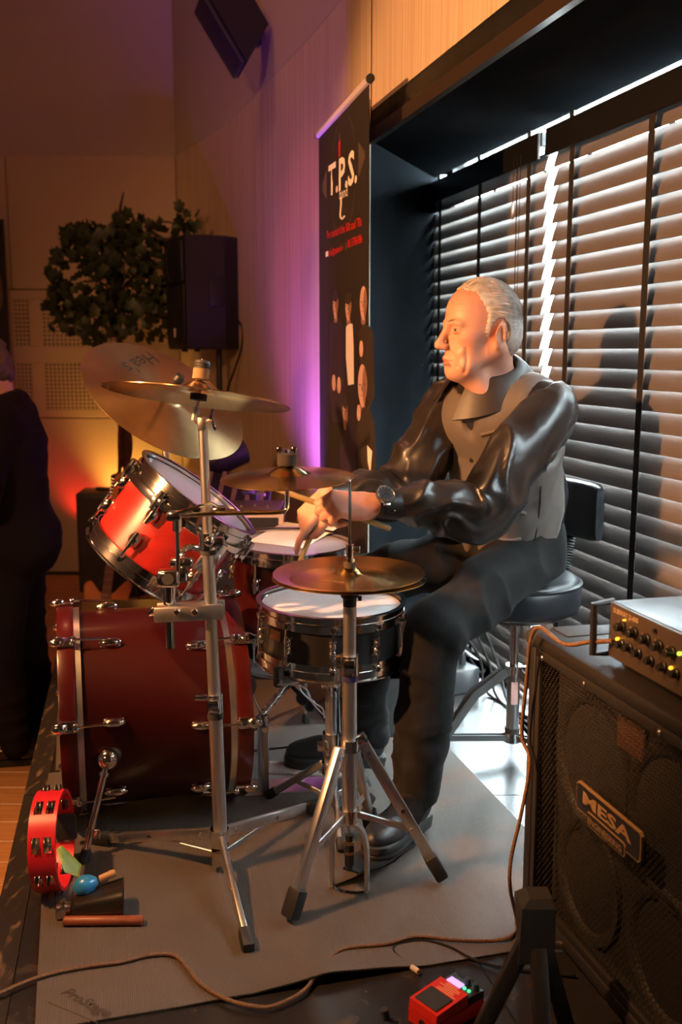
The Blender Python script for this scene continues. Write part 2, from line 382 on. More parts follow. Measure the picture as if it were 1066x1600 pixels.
# ---------------------------------------------------------------- stage
def stage_mat():
    m = mat('worn_black_stage_ply', (.020, .018, .017), .24, noise=((.070, .055, .042), 14, (1, 1, 1), .55, .78), bump=(.06, 30, O1, .001))
    return m
M['stage'] = stage_mat()
M['stage_edge'] = mat('worn_stage_edge', (.022, .017, .013), .45, noise=((.17, .11, .06), 45, (1.2, .35, 1), .56, .72), bump=(.5, 60, O1, .002))
stage = thing('stage_platform', (-.3, 2, FZ), 'low black stage platform with worn edges under the drum kit', 'stage')
le = lambda y, o=0: -.33 - .212 * y + o
re = lambda y: 1.59 - .268 * y + (.118 if y < 3.7 else -.53)
ys = [-1.0, 0.6, 1.62, 2.62, 3.62, 4.85]
for y0, y1 in zip(ys, ys[1:]):
    a0, a1 = y0 + .002, y1 - .002
    for t0, t1 in ((0, .5), (.5, 1)):
        L0, L1 = le(a0, .066), le(a1, .066); R0, R1 = re(a0), re(a1)
        q = MB(); e = .0015 if t0 else 0; f = -.0015 if t1 < 1 else 0
        c = [(L0 + (R0 - L0) * t0 + e, a0), (L0 + (R0 - L0) * t1 + f, a0), (L1 + (R1 - L1) * t1 + f, a1), (L1 + (R1 - L1) * t0 + e, a1)]
        q.rings([[(x, y, -.045) for x, y in c], [(x, y, 0) for x, y in c]]); q.obj('deck_panel', M['stage'], stage, smooth=0)
    q = MB(); c = [(le(a0), a0), (le(a0, .064), a0), (le(a1, .064), a1), (le(a1), a1)]
    q.rings([[(x, y, -.06) for x, y in c], [(x, y, 0) for x, y in c]]); q.obj('edge_strip', M['stage_edge'], stage, smooth=0, label='brown edge strip with the black paint worn away')
q = MB(); c = [(.112, 3.625), (.735, 3.625), (.475, 4.60), (.372, 4.44)]
q.rings([[(x, y, -.045) for x, y in c], [(x, y, 0) for x, y in c]]); q.obj('deck_panel', M['stage'], stage, smooth=0)
q = MB(); c = [(le(-1, .01), -.99), (re(-1), -.99), (re(4.85), 4.84), (le(4.85, .01), 4.84)]
q.rings([[(x, y, FZ) for x, y in c], [(x, y, -.062) for x, y in c]]); q.obj('skirt', M['blackpaint'], stage, smooth=0)

# ---------------------------------------------------------------- ribbed drum mats
def ribbed():
    m = mat('ribbed_grey_mat', (.17, .13, .10), .5); N = m.node_tree.nodes; L = m.node_tree.links; b = N['Principled BSDF']
    tc = N.new('ShaderNodeTexCoord'); mp = N.new('ShaderNodeMapping'); mp.inputs['Rotation'].default_value = (0, 0, math.radians(-14)); L.new(tc.outputs['Object'], mp.inputs[0])
    hs = []
    for d in ('X', 'Y'):
        w = N.new('ShaderNodeTexWave'); w.bands_direction = d; w.inputs['Scale'].default_value = 75 if d == 'X' else 130; L.new(mp.outputs[0], w.inputs[0]); hs.append(w.outputs['Fac'])
    mx = N.new('ShaderNodeMath'); mx.operation = 'MULTIPLY'; L.new(hs[0], mx.inputs[0]); L.new(hs[1], mx.inputs[1])
    bp = N.new('ShaderNodeBump'); bp.inputs['Strength'].default_value = .7; bp.inputs['Distance'].default_value = .0022; L.new(mx.outputs[0], bp.inputs['Height']); L.new(bp.outputs[0], b.inputs['Normal'])
    nz = N.new('ShaderNodeTexNoise'); nz.inputs['Scale'].default_value = 5; L.new(tc.outputs['Object'], nz.inputs[0])
    r = N.new('ShaderNodeValToRGB'); r.color_ramp.elements[0].color = (.125, .094, .072, 1); r.color_ramp.elements[1].color = (.215, .165, .125, 1); L.new(nz.outputs['Fac'], r.inputs[0])
    m2 = N.new('ShaderNodeMix'); m2.data_type = 'RGBA'; m2.blend_type = 'MULTIPLY'; m2.inputs[0].default_value = .45; L.new(r.outputs[0], m2.inputs[6]); L.new(mx.outputs[0], m2.inputs[7]); L.new(m2.outputs[2], b.inputs['Base Color'])
    return m
M['mat'] = ribbed()
def rug(name, o, ex, ey, w, h, label, waves):
    nx, ny = 60, 60; th = .004; V = []; Fc = []
    for k in (1, 0):
        for j in range(ny + 1):
            for i in range(nx + 1):
                a, c = w * i / nx, h * j / ny; p = o + ex * a + ey * c; z = waves(a, c)
                V.append((p.x, p.y, .0015 + z + th * k))
    W = nx + 1; S = W * (ny + 1)
    for j in range(ny):
        for i in range(nx):
            k = j * W + i; Fc.append((k, k + 1, k + 1 + W, k + W)); Fc.append((S + k, S + k + W, S + k + 1 + W, S + k + 1))
    rim = [i for i in range(nx)] + [j * W + nx for j in range(ny)] + [ny * W + i for i in range(nx, 0, -1)] + [j * W for j in range(ny, 0, -1)]
    for a, c in zip(rim, rim[1:] + rim[:1]): Fc.append((a, S + a, S + c, c))
    q = MB(); q.raw(V, Fc); return single(name, q, M['mat'], label, 'mat', o, smooth=50)
def wav(a, c):
    e = max(0, 1 - c / .16); r = max(0, 1 - abs(a - .55) / .06); r2 = max(0, 1 - abs(a - .37) / .10)
    return .016 * e * e * max(0, math.sin((a - .40) * 9)) * (1 if a > .4 else 0) + .005 * r * max(0, 1 - c / .35) + .003 * r2 * max(0, 1 - c / .3)
mat_o = Vector((-.556, 1.635, 0))
drum_mat = rug('drum_mat', mat_o, OUT, U, 1.20, 1.16, 'brown grey ribbed rubber mat under the cymbal and hi-hat stands', wav)
rug('drum_mat', mat_o + U * 1.175 + OUT * .02, OUT, U, .86, .86, 'grey ribbed mat under the bass drum and snare stand', lambda a, c: 0)
# embossed lettering in the corner of the mat
pm = onz(98, 1549, .0056); pe = onz(168, 1588, .0056); dx = (pe - pm); M['emboss'] = mat('embossed_rubber', (.05, .036, .028), .55)
me = text_data('ProStage', 1.0, extrude=0, bold=.02, shear=.3); W_ = max(v.co.x for v in me.vertices); me.materials.append(M['emboss'])
me.transform(frame(onz(93, 1552, .0066), (0, 0, 1), onz(166, 1590, .0066) - onz(93, 1552, .0066)) @ Matrix.Diagonal(((onz(166, 1590, 0) - onz(93, 1552, 0)).length / W_, .034, .05, 1))); put('lettering', me, drum_mat, label='embossed dark lettering')
q = MB(); a = onz(76, 1566, .0058); c = onz(152, 1598, .0058); q.tube([a, c], .0012, 5); q.obj('emblem_line', M['emboss'], drum_mat)

# ---------------------------------------------------------------- venetian blinds
SW, SP, TH = .066, .0572, math.radians(73)
sec = OUT * math.cos(TH) + Vector((0, 0, 1)) * math.sin(TH); sn = (-OUT * math.sin(TH) + Vector((0, 0, 1)) * math.cos(TH))
def blind(name, s0, s1, tapes, label):
    root = thing(name, wp((s0 + s1) / 2, 0, SOF), label, 'blind', 'window blinds')
    L = s1 - s0; q = MB()                                            # one slat: a slightly crowned strip
    cs = [(-.5, 0), (-.25, .0012), (0, .0017), (.25, .0012), (.5, 0)]
    up = [sec * (c * SW) + sn * (h + .0015) for c, h in cs]; dn = [sec * (c * SW) + sn * (h - .0015) for c, h in cs][::-1]
    q.rings([[U * e + p for p in up + dn] for e in (-L / 2, -L / 6, L / 6, L / 2)]); me = q.data('slat', M['slat'], 40)
    z = SOF - .085 - .035; i = 0; top = z
    while z > .045:
        dz = random.uniform(-.0012, .0012)
        if i == 0: dz = .004
        o = bpy.data.objects.new('slat', me); COL.objects.link(o); o.parent = root; o.location = wp((s0 + s1) / 2, 0, z + dz) - ORG[root.name]
        o.rotation_euler = (0, 0, 0); z -= SP; i += 1
    R = Matrix((OUT, U, Vector((0, 0, 1)))).transposed()
    h = MB(); h.box(wp((s0 + s1) / 2, .0, SOF - .049), (.055, L, .045), R, .003, 1); h.obj('headrail', M['plastic'], root)
    h = MB(); h.box(wp((s0 + s1) / 2, -.036, SOF - .071), (.010, L + .004, .085), R, .002, 1); h.obj('valance', mat('black_valance', (.006, .006, .006), .5, spec=.3), root)
    h = MB(); h.box(wp((s0 + s1) / 2, 0, .026), (.05, L, .022), R, .004, 1); h.obj('bottom_rail', M['slat'], root)
    for s in tapes:
        for sd in (-1, 1):
            h = MB(); h.box(wp(s, sd * .030, (SOF - .06 + .04) / 2), (.0012, .029, SOF - .10), R); h.obj('ladder_tape', M['tape'], root)
    for s in (s0 + .12, (s0 + s1) / 2, s1 - .12):
        h = MB(); h.box(wp(s, 0, SOF - .0135), (.03, .03, .027), R, .002, 1); h.obj('bracket', M['steel'], root)
    return root
bl = blind('venetian_blind', 3.520, 4.625, (3.60, 4.02, 4.44), 'narrower dark wooden blind left of the bright gap, behind his head')
br = blind('venetian_blind', 1.30, 3.462, (1.5, 2.25, 2.86, 3.30), 'wide dark wooden blind right of the bright gap, carrying the shadow')
# pull cords with metal tassels on the left blind
for s, zt, n in ((3.69, 1.70, 1), (3.655, 1.29, 2), (3.635, 1.26, 1)):
    for k in range(n):
        h = MB(); h.tube([wp(s + .008 * k, -.045, SOF - .08), wp(s + .004 * k, -.046, (SOF + zt) / 2), wp(s, -.045, zt + .03)], .0012, 5, smooth=4); cd = h.obj('pull_cord', M['tape'], bl)
    h = MB(); h.lathe([(.002, .03), (.004, .028), (.0065, 0), (.006, -.022), (.003, -.027)], 12, Matrix.Translation(wp(s, -.045, zt)), cap=True); h.obj('tassel', M['steel'], bl)
h = MB(); h.tube([wp(4.60, -.045, SOF - .07), wp(4.59, -.05, SOF - .14), wp(4.575, -.05, SOF - .26)], .003, 6, smooth=4); h.obj('tilt_wand', M['tape'], bl)

# ================================================================== behind the kit
# ---- roll-up banner
BR, BL = Vector((.086, 3.20, 0)), Vector((-.085, 3.98, 0)); bx = (BR - BL).normalized(); bn = Vector((bx.y, -bx.x, 0)) 
if bn.x > 0: bn = -bn
BW = (BR - BL).length
def bp(px, py):
    d = ray(px, py); o = Vector((0, 0, CAMZ)); t = (BL - o).dot(bn) / d.dot(bn); p = o + d * t; return (p - BL).dot(bx), p.z
banner = thing('roll_up_banner', (BL + BR) / 2, 'tall black roll-up band banner standing against the wall beside the window', 'banner')
def bpt(a, z, h=0.0): return BL + bx * a + Vector((0, 0, z)) + bn * h
q = MB(); rr = []
for i in range(13):
    a = BW * i / 12; c = .006 * math.sin(math.pi * i / 12) ** 2
    rr.append([bpt(a, .09, -.0006), bpt(a, 1.0, .0 - .0006), bpt(a, 2.035, -.0006), bpt(a, 2.035, .0), bpt(a, 1.0, .0), bpt(a, .09, .0)])
q.rings(rr); q.obj('printed_sheet', mat('black_banner_vinyl', (.016, .012, .012), .6), banner, 30)
q = MB(); q.tube([bpt(-.012, 2.04), bpt(BW + .012, 2.04)], .0125, 10); q.obj('top_rail', M['lilac'], banner)
for a in (-.012, BW + .012):
    q = MB(); q.cyl(bpt(a - .006, 2.04), bpt(a + .006, 2.04), .0135, n=12); q.obj('rail_cap', M['plastic'], banner)
q = MB(); q.cyl(bpt(BW / 2, .05, -.03), bpt(BW / 2, 2.03, -.02), .009, n=8); q.obj('support_pole', M['steel'], banner)
q = MB(); R = Matrix((bx, -bn, Vector((0, 0, 1)))).transposed(); q.box(bpt(BW / 2, .048), (BW + .03, .09, .085), R, .012); q.obj('base_cassette', M['alu'], banner)
BF = lambda a, z, h=.0012: frame(bpt(a, z, h), bn, bx) if True else None
def flatpoly(name, pts, m, h=.0012, parent=None):
    q = MB(); q.poly([bpt(a, z, h) for a, z in pts]); return q.obj(name, m, parent or banner, 0)
def pp(*pts): return [bp(*p) for p in pts]
Mw = mat('banner_white_print', (.75, .70, .68), .5); Mr = mat('banner_red_print', (.62, .015, .02), .5); Mg = mat('banner_grey_print', (.10, .075, .07), .5)
def btext(body, p0, p1, hpx, m, **kw):
    a0, z0 = bp(*p0); a1, z1 = bp(*p1); me = text_data(body, 1.0, extrude=0, **kw); w = max(v.co.x for v in me.vertices); hh = max(v.co.y for v in me.vertices)
    me.materials.clear(); me.materials.append(m); zt = bp(p0[0], p0[1] - hpx)[1] - z0
    me.transform(BF(a0, z0, .0022) @ Matrix.Rotation(math.atan2(z1 - z0, a1 - a0), 4, 'Z') @ Matrix.Diagonal((math.hypot(a1 - a0, z1 - z0) / w, zt / hh, 1, 1))); put('lettering', me, banner)
btext('T.P.S.', (514, 306), (559, 283), 47, Mw, bold=.025)
btext('band', (531, 312), (544, 306), 16, Mw, bold=.0)
btext("The sound of the '60s and '70s", (511, 374), (566, 353), 13, Mr, bold=.0)
btext('info@tpsband.nl', (515, 401), (537, 391), 11, Mr, bold=.0)
btext('0613786086', (544, 388), (567, 379), 13, Mr, bold=.0)
flatpoly('mail_mark', pp((509.5, 402), (513.5, 400), (513.5, 392), (509.5, 394)), Mw); flatpoly('phone_mark', pp((540, 391), (542, 390), (542, 378), (540, 379)), Mg)
# emblem round the name: thin oval, serrated wings, microphone cable
cx, cz = bp(536, 277); rx = (bp(557, 270)[0] - cx) * .95; rz = .20
for a0, a1 in ((-1.2, -.25), (.35, 1.15), (1.95, 2.75), (3.5, 4.4)):
    q = MB(); n = 14; o = []; i_ = []
    for k in range(n + 1):
        t = a0 + (a1 - a0) * k / n; w = .005 * math.sin(math.pi * k / n) + .0006
        o.append((cx + math.cos(t) * (rx + w), cz + math.sin(t) * (rz + w))); i_.append((cx + math.cos(t) * rx, cz + math.sin(t) * rz))
    flatpoly('emblem_arc', o + i_[::-1], Mg)
for (px, py), sgn in (((511, 288), -1), ((561, 250), 1)):
    for k in range(5):
        a, z = bp(px, py); hgt = .055 - .010 * k; a += sgn * .017 * k; flatpoly('emblem_bar', [(a, z - hgt), (a + sgn * .014, z - hgt * .85), (a + sgn * .014, z + hgt * .85), (a, z + hgt)], Mg)
for k in range(9):
    a, z = bp(531, 246 - 4.2 * k); flatpoly('emblem_bar', [(a - .012, z), (a + .014, z + .006), (a + .014, z + .012), (a - .012, z + .006)], Mr if k < 6 else Mg)
q = MB(); q.tube([bpt(*bp(534, 308), .0015), bpt(*bp(534, 322), .0015), bpt(*bp(533, 336), .0015), bpt(*bp(535, 342), .0015), bpt(*bp(539, 338), .0015)], .0035, 4, smooth=4); q.obj('emblem_cable', Mw, banner)
# the printed group portrait: five people in dark clothes
Mf = mat('print_face', (.52, .33, .30), .5); Mk = mat('print_shade', (.22, .11, .09), .5); Mj = mat('print_dark_cloth', (.014, .010, .018), .5); Mp = mat('print_purple_cloth', (.030, .018, .05), .5); Mh = mat('print_dark_hair', (.03, .022, .02), .5)
def oval(px, py, rx_, ry_, m, h=.002, n=18, name='portrait_face'):
    a, z = bp(px, py); ra = abs(bp(px + rx_, py)[0] - a); rzz = abs(bp(px, py - ry_)[1] - z)
    sh_ = .22 if name in ('portrait_face', 'portrait_shade') else 0
    flatpoly(name, [(a + math.cos(2 * math.pi * k / n) * ra * (1 + sh_ * min(0, math.sin(2 * math.pi * k / n))), z + math.sin(2 * math.pi * k / n) * rzz) for k in range(n)], m, h)
J = 'portrait_cloth'
flatpoly(J, pp((516, 508), (523, 498), (531, 498), (539, 512), (541, 560), (539, 600), (534, 660), (520, 660), (515, 600)), Mp, .0012)
flatpoly(J, pp((538, 512), (543, 501), (551, 502), (559, 516), (561, 600), (560, 700), (541, 700), (539, 600)), Mj, .0014)
flatpoly('portrait_shirt', pp((541.5, 512), (545, 505), (552, 506), (553.5, 540), (554, 600), (545, 602), (541.5, 560)), mat('print_white_cloth', (.62, .56, .62), .5), .0018)
flatpoly(J, pp((560, 520), (567, 507), (577, 508), (584, 522), (586, 620), (578, 640), (562, 560)), Mh, .0014)
flatpoly(J, pp((532, 690), (540, 668), (547, 665), (556, 690), (560, 760), (556, 800), (532, 800)), Mp, .002)
flatpoly(J, pp((560, 660), (567, 637), (578, 636), (586, 660), (590, 740), (586, 800), (560, 790)), Mh, .002)
for k, (px, py, rx_, ry_) in enumerate(((525.5, 476, 4.6, 23), (545.5, 480, 5.2, 22), (569, 474, 6.2, 27), (540.5, 644, 4.6, 29), (567.5, 603, 8, 34))):
    oval(px, py, rx_ * .92, ry_, Mf, .0024); oval(px + rx_ * .42, py + 1, rx_ * .42, ry_ * .86, Mk, .0029, name='portrait_shade'); oval(px - rx_ * .05, py + ry_ * .1, rx_ * .12, ry_ * .16, Mk, .0034, name='portrait_nose'); oval(px, py + ry_ * 1.02, rx_ * .62, ry_ * .22, Mk, .0019, name='portrait_neck')
    if k in (0, 1, 3): oval(px, py - ry_ * .62, rx_ * 1.02, ry_ * .45, Mh if k else Mp, .003, name='portrait_hair')
    oval(px - rx_ * .42, py - 2, rx_ * .20, 1.3, Mh, .0034, name='portrait_eye'); oval(px + rx_ * .36, py - 3, rx_ * .20, 1.3, Mh, .0034, name='portrait_eye'); oval(px - .5, py + ry_ * .45, rx_ * .45, 1.1, mat('print_lips', (.35, .16, .14), .5), .0034, name='portrait_mouth')
for px, py in ((523, 598), (531, 602), (566, 545), (562, 645)): oval(px, py, 3, 13, Mf, .003, name='portrait_hand')
flatpoly('portrait_shirt', pp((575, 695), (583, 705), (580, 740), (576, 722)), Mw, .0026)

# ---- small loudspeaker high on the curved wall
c = at(352, 52, 5.12); n = Vector((-.80, -.30, -.52)).normalized()
ws = thing('wall_speaker', c, 'black wedge loudspeaker fixed high on the wall above the banner', 'speaker')
F = frame(c, n, (.3, -.9, .1))
q = MB(F); q.rings([[(-.07, -.075, -.19), (.07, -.075, -.19), (.07, .075, -.19), (-.07, .075, -.19)], [(-.115, -.185, .02), (.115, -.185, .02), (.115, .185, .02), (-.115, .185, .02)]]); q.obj('cabinet', M['plastic'], ws, 20)
q = MB(F); q.box((0, 0, .034), (.22, .36, .026), bev=.01); q.obj('front_grille', M['grille'], ws)
q = MB(); wq = at(405, 45, 5.30); q.cyl(c - n * .16, c - n * .16 + (wq - c + n * .16) * .97, .022, n=12); q.obj('bracket_arm', M['plastic'], ws)
q = MB(); q.box(at(402, 45, 5.30), (.03, .07, .17), Matrix.Rotation(math.radians(17), 3, 'Z'), .008); q.obj('wall_plate', M['plastic'], ws)

# ---- loudspeaker on a pole near the rear corner
SX, SY = -.795, 6.0; zb, zt = at(330, 546, 6.0).z, at(330, 373, 6.0).z
pa = thing('pole_speaker', (SX, SY, zb), 'large black loudspeaker on a pole in the rear corner beside the plant', 'speaker')
fn = Vector((-.906, -.423, 0)); fx = Vector((.423, -.906, 0)); R = Matrix((fx, -fn, Vector((0, 0, 1)))).transposed()
q = MB(Matrix.Translation((SX, SY, (zb + zt) / 2)) @ R.to_4x4()); h = (zt - zb) / 2
tr = [(-.20, -.18), (.20, -.18), (.20, .05), (.13, .18), (-.13, .18), (-.20, .05)]
q.rings([[(x * .97, y * .97, -h) for x, y in tr], [(x, y, -h + .015) for x, y in tr], [(x, y, h - .015) for x, y in tr], [(x * .97, y * .97, h) for x, y in tr]]); q.obj('cabinet', M['tolex'], pa, 25)
T = Matrix.Translation((SX, SY, (zb + zt) / 2)) @ R.to_4x4()
for nm, z0, z1, dep in (('horn_frame', .06, h - .03, .02), ('grille', -h + .03, .05, .012)):
    q = MB(T); q.box((0, -.18 - dep / 2, (z0 + z1) / 2), (.36, dep, z1 - z0), bev=.008); q.obj(nm, M['grille'] if nm == 'grille' else M['plastic'], pa)
q = MB(T); q.lathe([(.02, -.06), (.06, -.045), (.12, -.005), (.125, 0)], 20, Matrix.Translation((0, -.204, .19)) @ Matrix.Rotation(math.pi / 2, 4, 'X')); q.obj('horn', M['rubber'], pa)
q = MB(T); q.box((.0, -.197, -.225), (.026, .006, .052), bev=.002, seg=1); q.obj('badge', M['white'], pa, label='small pale maker badge')
for sg in (.008, -.012):
    q = MB(T); q.box((.0, -.2012, -.225 + sg), (.016, .002, .012)); q.obj('badge_mark', M['redmetal'], pa)
for sx in (-.13, .13):
    q = MB(T); q.cyl((sx, -.1, -h - .014), (sx, -.1, -h), .018, n=10); q.obj('foot', M['rubber'], pa)
q = MB(T); q.box((.203, 0, .0), (.012, .09, .16), bev=.004); q.obj('side_handle', M['plastic'], pa)
st = thing('speaker_stand', (SX + .02, SY, FZ), 'black tripod pole stand carrying the loudspeaker in the rear corner', 'stand')
px_ = at(343, 600, 6.0).x
q = MB(); q.cyl((px_, SY, .2), (px_, SY, zb), .0175, n=12); q.cyl((px_, SY, FZ + .1), (px_, SY, .25), .022, n=12); q.obj('pole', M['plastic'], st)
for k in range(3):
    t = k * 2.09 + .4; e = Vector((px_ + math.cos(t) * .5, SY + math.sin(t) * .5, FZ + .012)); q = MB(); q.cyl((px_, SY, .28), e, .012, n=8); q.cyl(e + Vector((0, 0, .012)), e - Vector((0, 0, .011)), .02, n=8); q.obj('leg', M['plastic'], st)
q = MB(); q.tube([at(372, 500, 5.9), at(379, 515, 5.85), at(377, 545, 5.85), at(366, 580, 5.9), at(356, 610, 5.93), at(354, 660, 5.93), at(351, 760, 5.93)], .006, 6, smooth=6)
single('speaker_cable', q, M['cable_black'], 'black cable hanging from the back of the pole loudspeaker', 'cable', at(377, 545, 5.85))

# ---- leafy plant beside the loudspeaker
pl_o = at(198, 860, 6.45); pl_o.z = FZ
plant = thing('potted_tree', pl_o, 'dark leafy indoor tree with hanging foliage in front of the rear wall', 'plant')
q = MB(); q.lathe([(.001, 0), (.13, 0), (.16, .30), (.168, .31), (.15, .31), (.14, .27), (.001, .27)], 28, Matrix.Translation(pl_o)); q.obj('pot', M['plastic'], plant)
tr = [pl_o + Vector((0, 0, .2)), at(199, 760, 6.45), at(196, 660, 6.45), at(188, 560, 6.4), at(186, 480, 6.4), at(188, 380, 6.4), at(187, 335, 6.4), at(193, 300, 6.4)]
q = MB(); q.tube(tr, lambda t: .024 * (1 - t) ** .7 + .004, 8, smooth=5); q.obj('trunk', M['bark'], plant)
blobs = [(130, 440, 58, 88), (205, 440, 55, 100), (160, 395, 50, 45), (100, 490, 38, 40), (245, 420, 40, 70), (288, 352, 22, 26), (195, 365, 25, 30), (150, 510, 30, 40), (240, 500, 40, 40)]
for k, (cx, cy, rx, ry) in enumerate(blobs):
    q = MB(); q.tube([at(188, 470 - 10 * (k % 3), 6.4), at((188 + cx) / 2, min(470, cy + 20) - 18, 6.35), at(cx, cy, 6.3)], .006, 5, smooth=4); q.obj('branch', M['bark'], plant)
def leafmesh(V, Fc, o, R, s):
    base = len(V); out = [(0, 0), (.30, -.12), (.52, .10), (.42, .32), (.55, .62), (.26, .70), (0, 1.0), (-.26, .70), (-.55, .62), (-.42, .32), (-.52, .10), (-.30, -.12)]
    V.append(o + R @ Vector((0, .35 * s, .05 * s)))
    for x, y in out: V.append(o + R @ Vector((x * s, y * s, -.18 * s * abs(x) - .16 * s * y * y)))
    for k in range(12): Fc.append((base, base + 1 + k, base + 1 + (k + 1) % 12))
V, Fc = [], []; leafmesh(V, Fc, Vector((0, 0, 0)), Matrix.Identity(3), .062)
lm = bpy.data.meshes.new('leaf'); lm.from_pydata(V, [], Fc); lm.materials.append(M['leaf']); lm.shade_smooth()
SV, SF = [], []; nleaf = 0
tot = sum(b_[2] * b_[3] for b_ in blobs)
for cx, cy, rx, ry in blobs:
    for k in range(int(760 * rx * ry / tot)):
        a = random.random() * 6.283; r = random.random() ** .42
        p = at(cx + math.cos(a) * r * rx * random.uniform(.85, 1.12), cy + math.sin(a) * r * ry, 6.36 + random.uniform(-.22, .16))
        R = (Matrix.Rotation(random.uniform(-1.4, 1.4), 3, 'Z') @ Matrix.Rotation(random.uniform(1.5, 2.7), 3, 'X') @ Matrix.Rotation(random.uniform(-.7, .7), 3, 'Y'))
        if nleaf < 290 and p.y < 6.36 and r > .25:
            o = bpy.data.objects.new('leaf', lm); COL.objects.link(o); o.parent = plant; s = random.uniform(.75, 1.25)
            o.matrix_local = Matrix.Translation(p - pl_o) @ R.to_4x4() @ Matrix.Diagonal((s, s, s, 1)); nleaf += 1
        else: leafmesh(SV, SF, p - pl_o, R, .062 * random.uniform(.75, 1.25))
me = bpy.data.meshes.new('foliage'); me.from_pydata(SV, [], SF); me.materials.append(M['leaf']); me.shade_smooth()
o = bpy.data.objects.new('foliage', me); COL.objects.link(o); o.parent = plant; o['kind'] = 'stuff'

# ---- dark cabinet with the coloured glow behind it
ca = at(118, 770, 6.5); cb = at(206, 770, 6.5)
cab = thing('floor_monitor', ((ca.x + cb.x) / 2, 6.55, FZ), 'low black speaker cabinet at the rear wall in front of the yellow glow', 'speaker')
q = MB(); q.box(((ca.x + cb.x) / 2, 6.62, (ca.z + FZ) / 2), (cb.x - ca.x, .30, ca.z - FZ), Matrix.Rotation(.06, 3, 'Z'), .012); q.obj('cabinet', M['tolex'], cab)
q = MB(); q.box(((ca.x + cb.x) / 2, 6.462, (ca.z + FZ) / 2), (cb.x - ca.x - .05, .012, ca.z - FZ - .06), Matrix.Rotation(.06, 3, 'Z'), .004); q.obj('grille_cloth', M['felt'], cab)
q = MB(); q.box(((ca.x + cb.x) / 2, 6.62, ca.z + .012), (.16, .03, .02), None, .008); q.obj('carry_handle', M['plastic'], cab)
# ---- folded music stand between cabinet and guitar
ms = thing('music_stand', at(190, 880, 6.2) * 1.0, 'dark folded music stand between the rear cabinet and the amber guitar', 'stand')
ORG[ms.name].z = ms.location.z = FZ
q = MB(); pts = [at(184, 655, 6.25), at(190, 656, 6.25), at(189, 745, 6.25), at(174, 768, 6.25), at(173, 743, 6.25), at(184, 738, 6.25)]
q.rings([pts, [p + Vector((.002, .012, 0)) for p in pts]]); q.obj('desk', M['plastic'], ms, 20)
q = MB(); p0 = at(187, 735, 6.26); q.cyl(p0, (p0.x, p0.y, FZ + .25), .011, n=8); q.obj('pole', M['plastic'], ms)
for k in range(3):
    t = k * 2.09 + 1.2; q = MB(); q.cyl((p0.x, p0.y, FZ + .28), (p0.x + .25 * math.cos(t), p0.y + .25 * math.sin(t), FZ + .008), .007, n=6); q.obj('leg', M['plastic'], ms)
# ---- electric guitar on a stand
GY = 5.5; g0 = at(163, 958, GY); g1 = at(192, 735, GY + .25); gz = (g1 - g0).normalized()
gt = thing('electric_guitar', (g0.x, GY, g0.z), 'amber solid-body electric guitar leaning upright behind the bass drum', 'guitar')
F = frame(g0, (.18, -.97, .12), (1, 0, 0)); F = frame(g0, Vector((.15, -1, .15)) - gz * Vector((.15, -1, .15)).dot(gz), gz.cross(Vector((.15, -1, .15))) * -1)
gx, gy = F.to_3x3() @ Vector((1, 0, 0)), F.to_3x3() @ Vector((0, 1, 0))
sgn = 1 if gy.dot(gz) > 0 else -1
G = F @ Matrix.Diagonal((1, sgn, 1, 1))
half = [(.0, -.20), (.09, -.19), (.155, -.12), (.15, -.04), (.115, .02), (.125, .09), (.13, .15), (.095, .175), (.06, .14), (.03, .115)]
body = half + [(-.03, .115), (-.07, .16), (-.115, .205), (-.135, .17), (-.125, .09), (-.115, .02), (-.15, -.04), (-.155, -.12), (-.09, -.19)]
body = [(p.x, p.y) for p in crom([(x, y, 0) for x, y in body + body[:1]], 3)][:-1]
q = MB(G); q.rings([[(x * .96, y * .97, -.022) for x, y in body], [(x, y, -.015) for x, y in body], [(x, y, .013) for x, y in body], [(x * .96, y * .97, .022) for x, y in body]]); q.obj('body', M['guitarbody'], gt, 50)
q = MB(G); q.rings([[(-.026, .06, .018), (.026, .06, .018), (.026, .06, .034), (-.026, .06, .034)], [(-.021, .62, .012), (.021, .62, .012), (.021, .62, .030), (-.021, .62, .030)]]); neck_ = q.obj('neck', M['clave'], gt)
for k in range(16):
    y = .10 + .5 * (1 - .945 ** k) / (1 - .945 ** 16); q = MB(G); q.box((0, y, .0335), (.05 - .01 * (y / .6), .0025, .002)); q.obj('fret', M['steel'], neck_, 0)
q = MB(G); q.prism([(-.021, .62), (.021, .62), (.04, .67), (.035, .79), (.01, .81), (-.03, .70)], .014, Matrix.Translation((0, 0, .008))); hs_ = q.obj('headstock', M['guitarbody'], gt)
for k in range(6):
    q = MB(G); q.cyl((.042, .67 + .02 * k, .014), (.058, .67 + .02 * k, .014), .006, n=8); q.obj('tuning_peg', M['chrome'], hs_)
for y in (.055, -.03): q = MB(G); q.box((0, y, .026), (.085, .032, .012), bev=.004); q.obj('pickup', M['white'], gt)
q = MB(G); q.box((0, -.085, .026), (.085, .022, .014), bev=.003); q.obj('bridge', M['chrome'], gt)
for k in range(6):
    x = -.022 + .0088 * k; q = MB(G); q.cyl((x, -.085, .036), (x * .75, .63, .036), .0009, n=4); q.obj('string', M['steel'], gt)
q = MB(); q.tube([at(182, 800, 5.55), at(196, 740, 5.6), at(203, 700, 5.65), at(199, 665, 5.7), at(190, 655, 5.72), at(190, 730, 5.74)], lambda t: .016, 6, smooth=6); q.obj('strap', mat('dark_red_woven_strap', (.10, .018, .012), .9, noise=((.03, .01, .01), 60, O1, .4, .6)), gt, label='dark red woven strap')
gs = thing('guitar_stand', (g0.x, GY + .1, FZ), 'black tubular stand under the amber electric guitar', 'stand')
q = MB(); b0 = G @ Vector((0, -.21, 0))
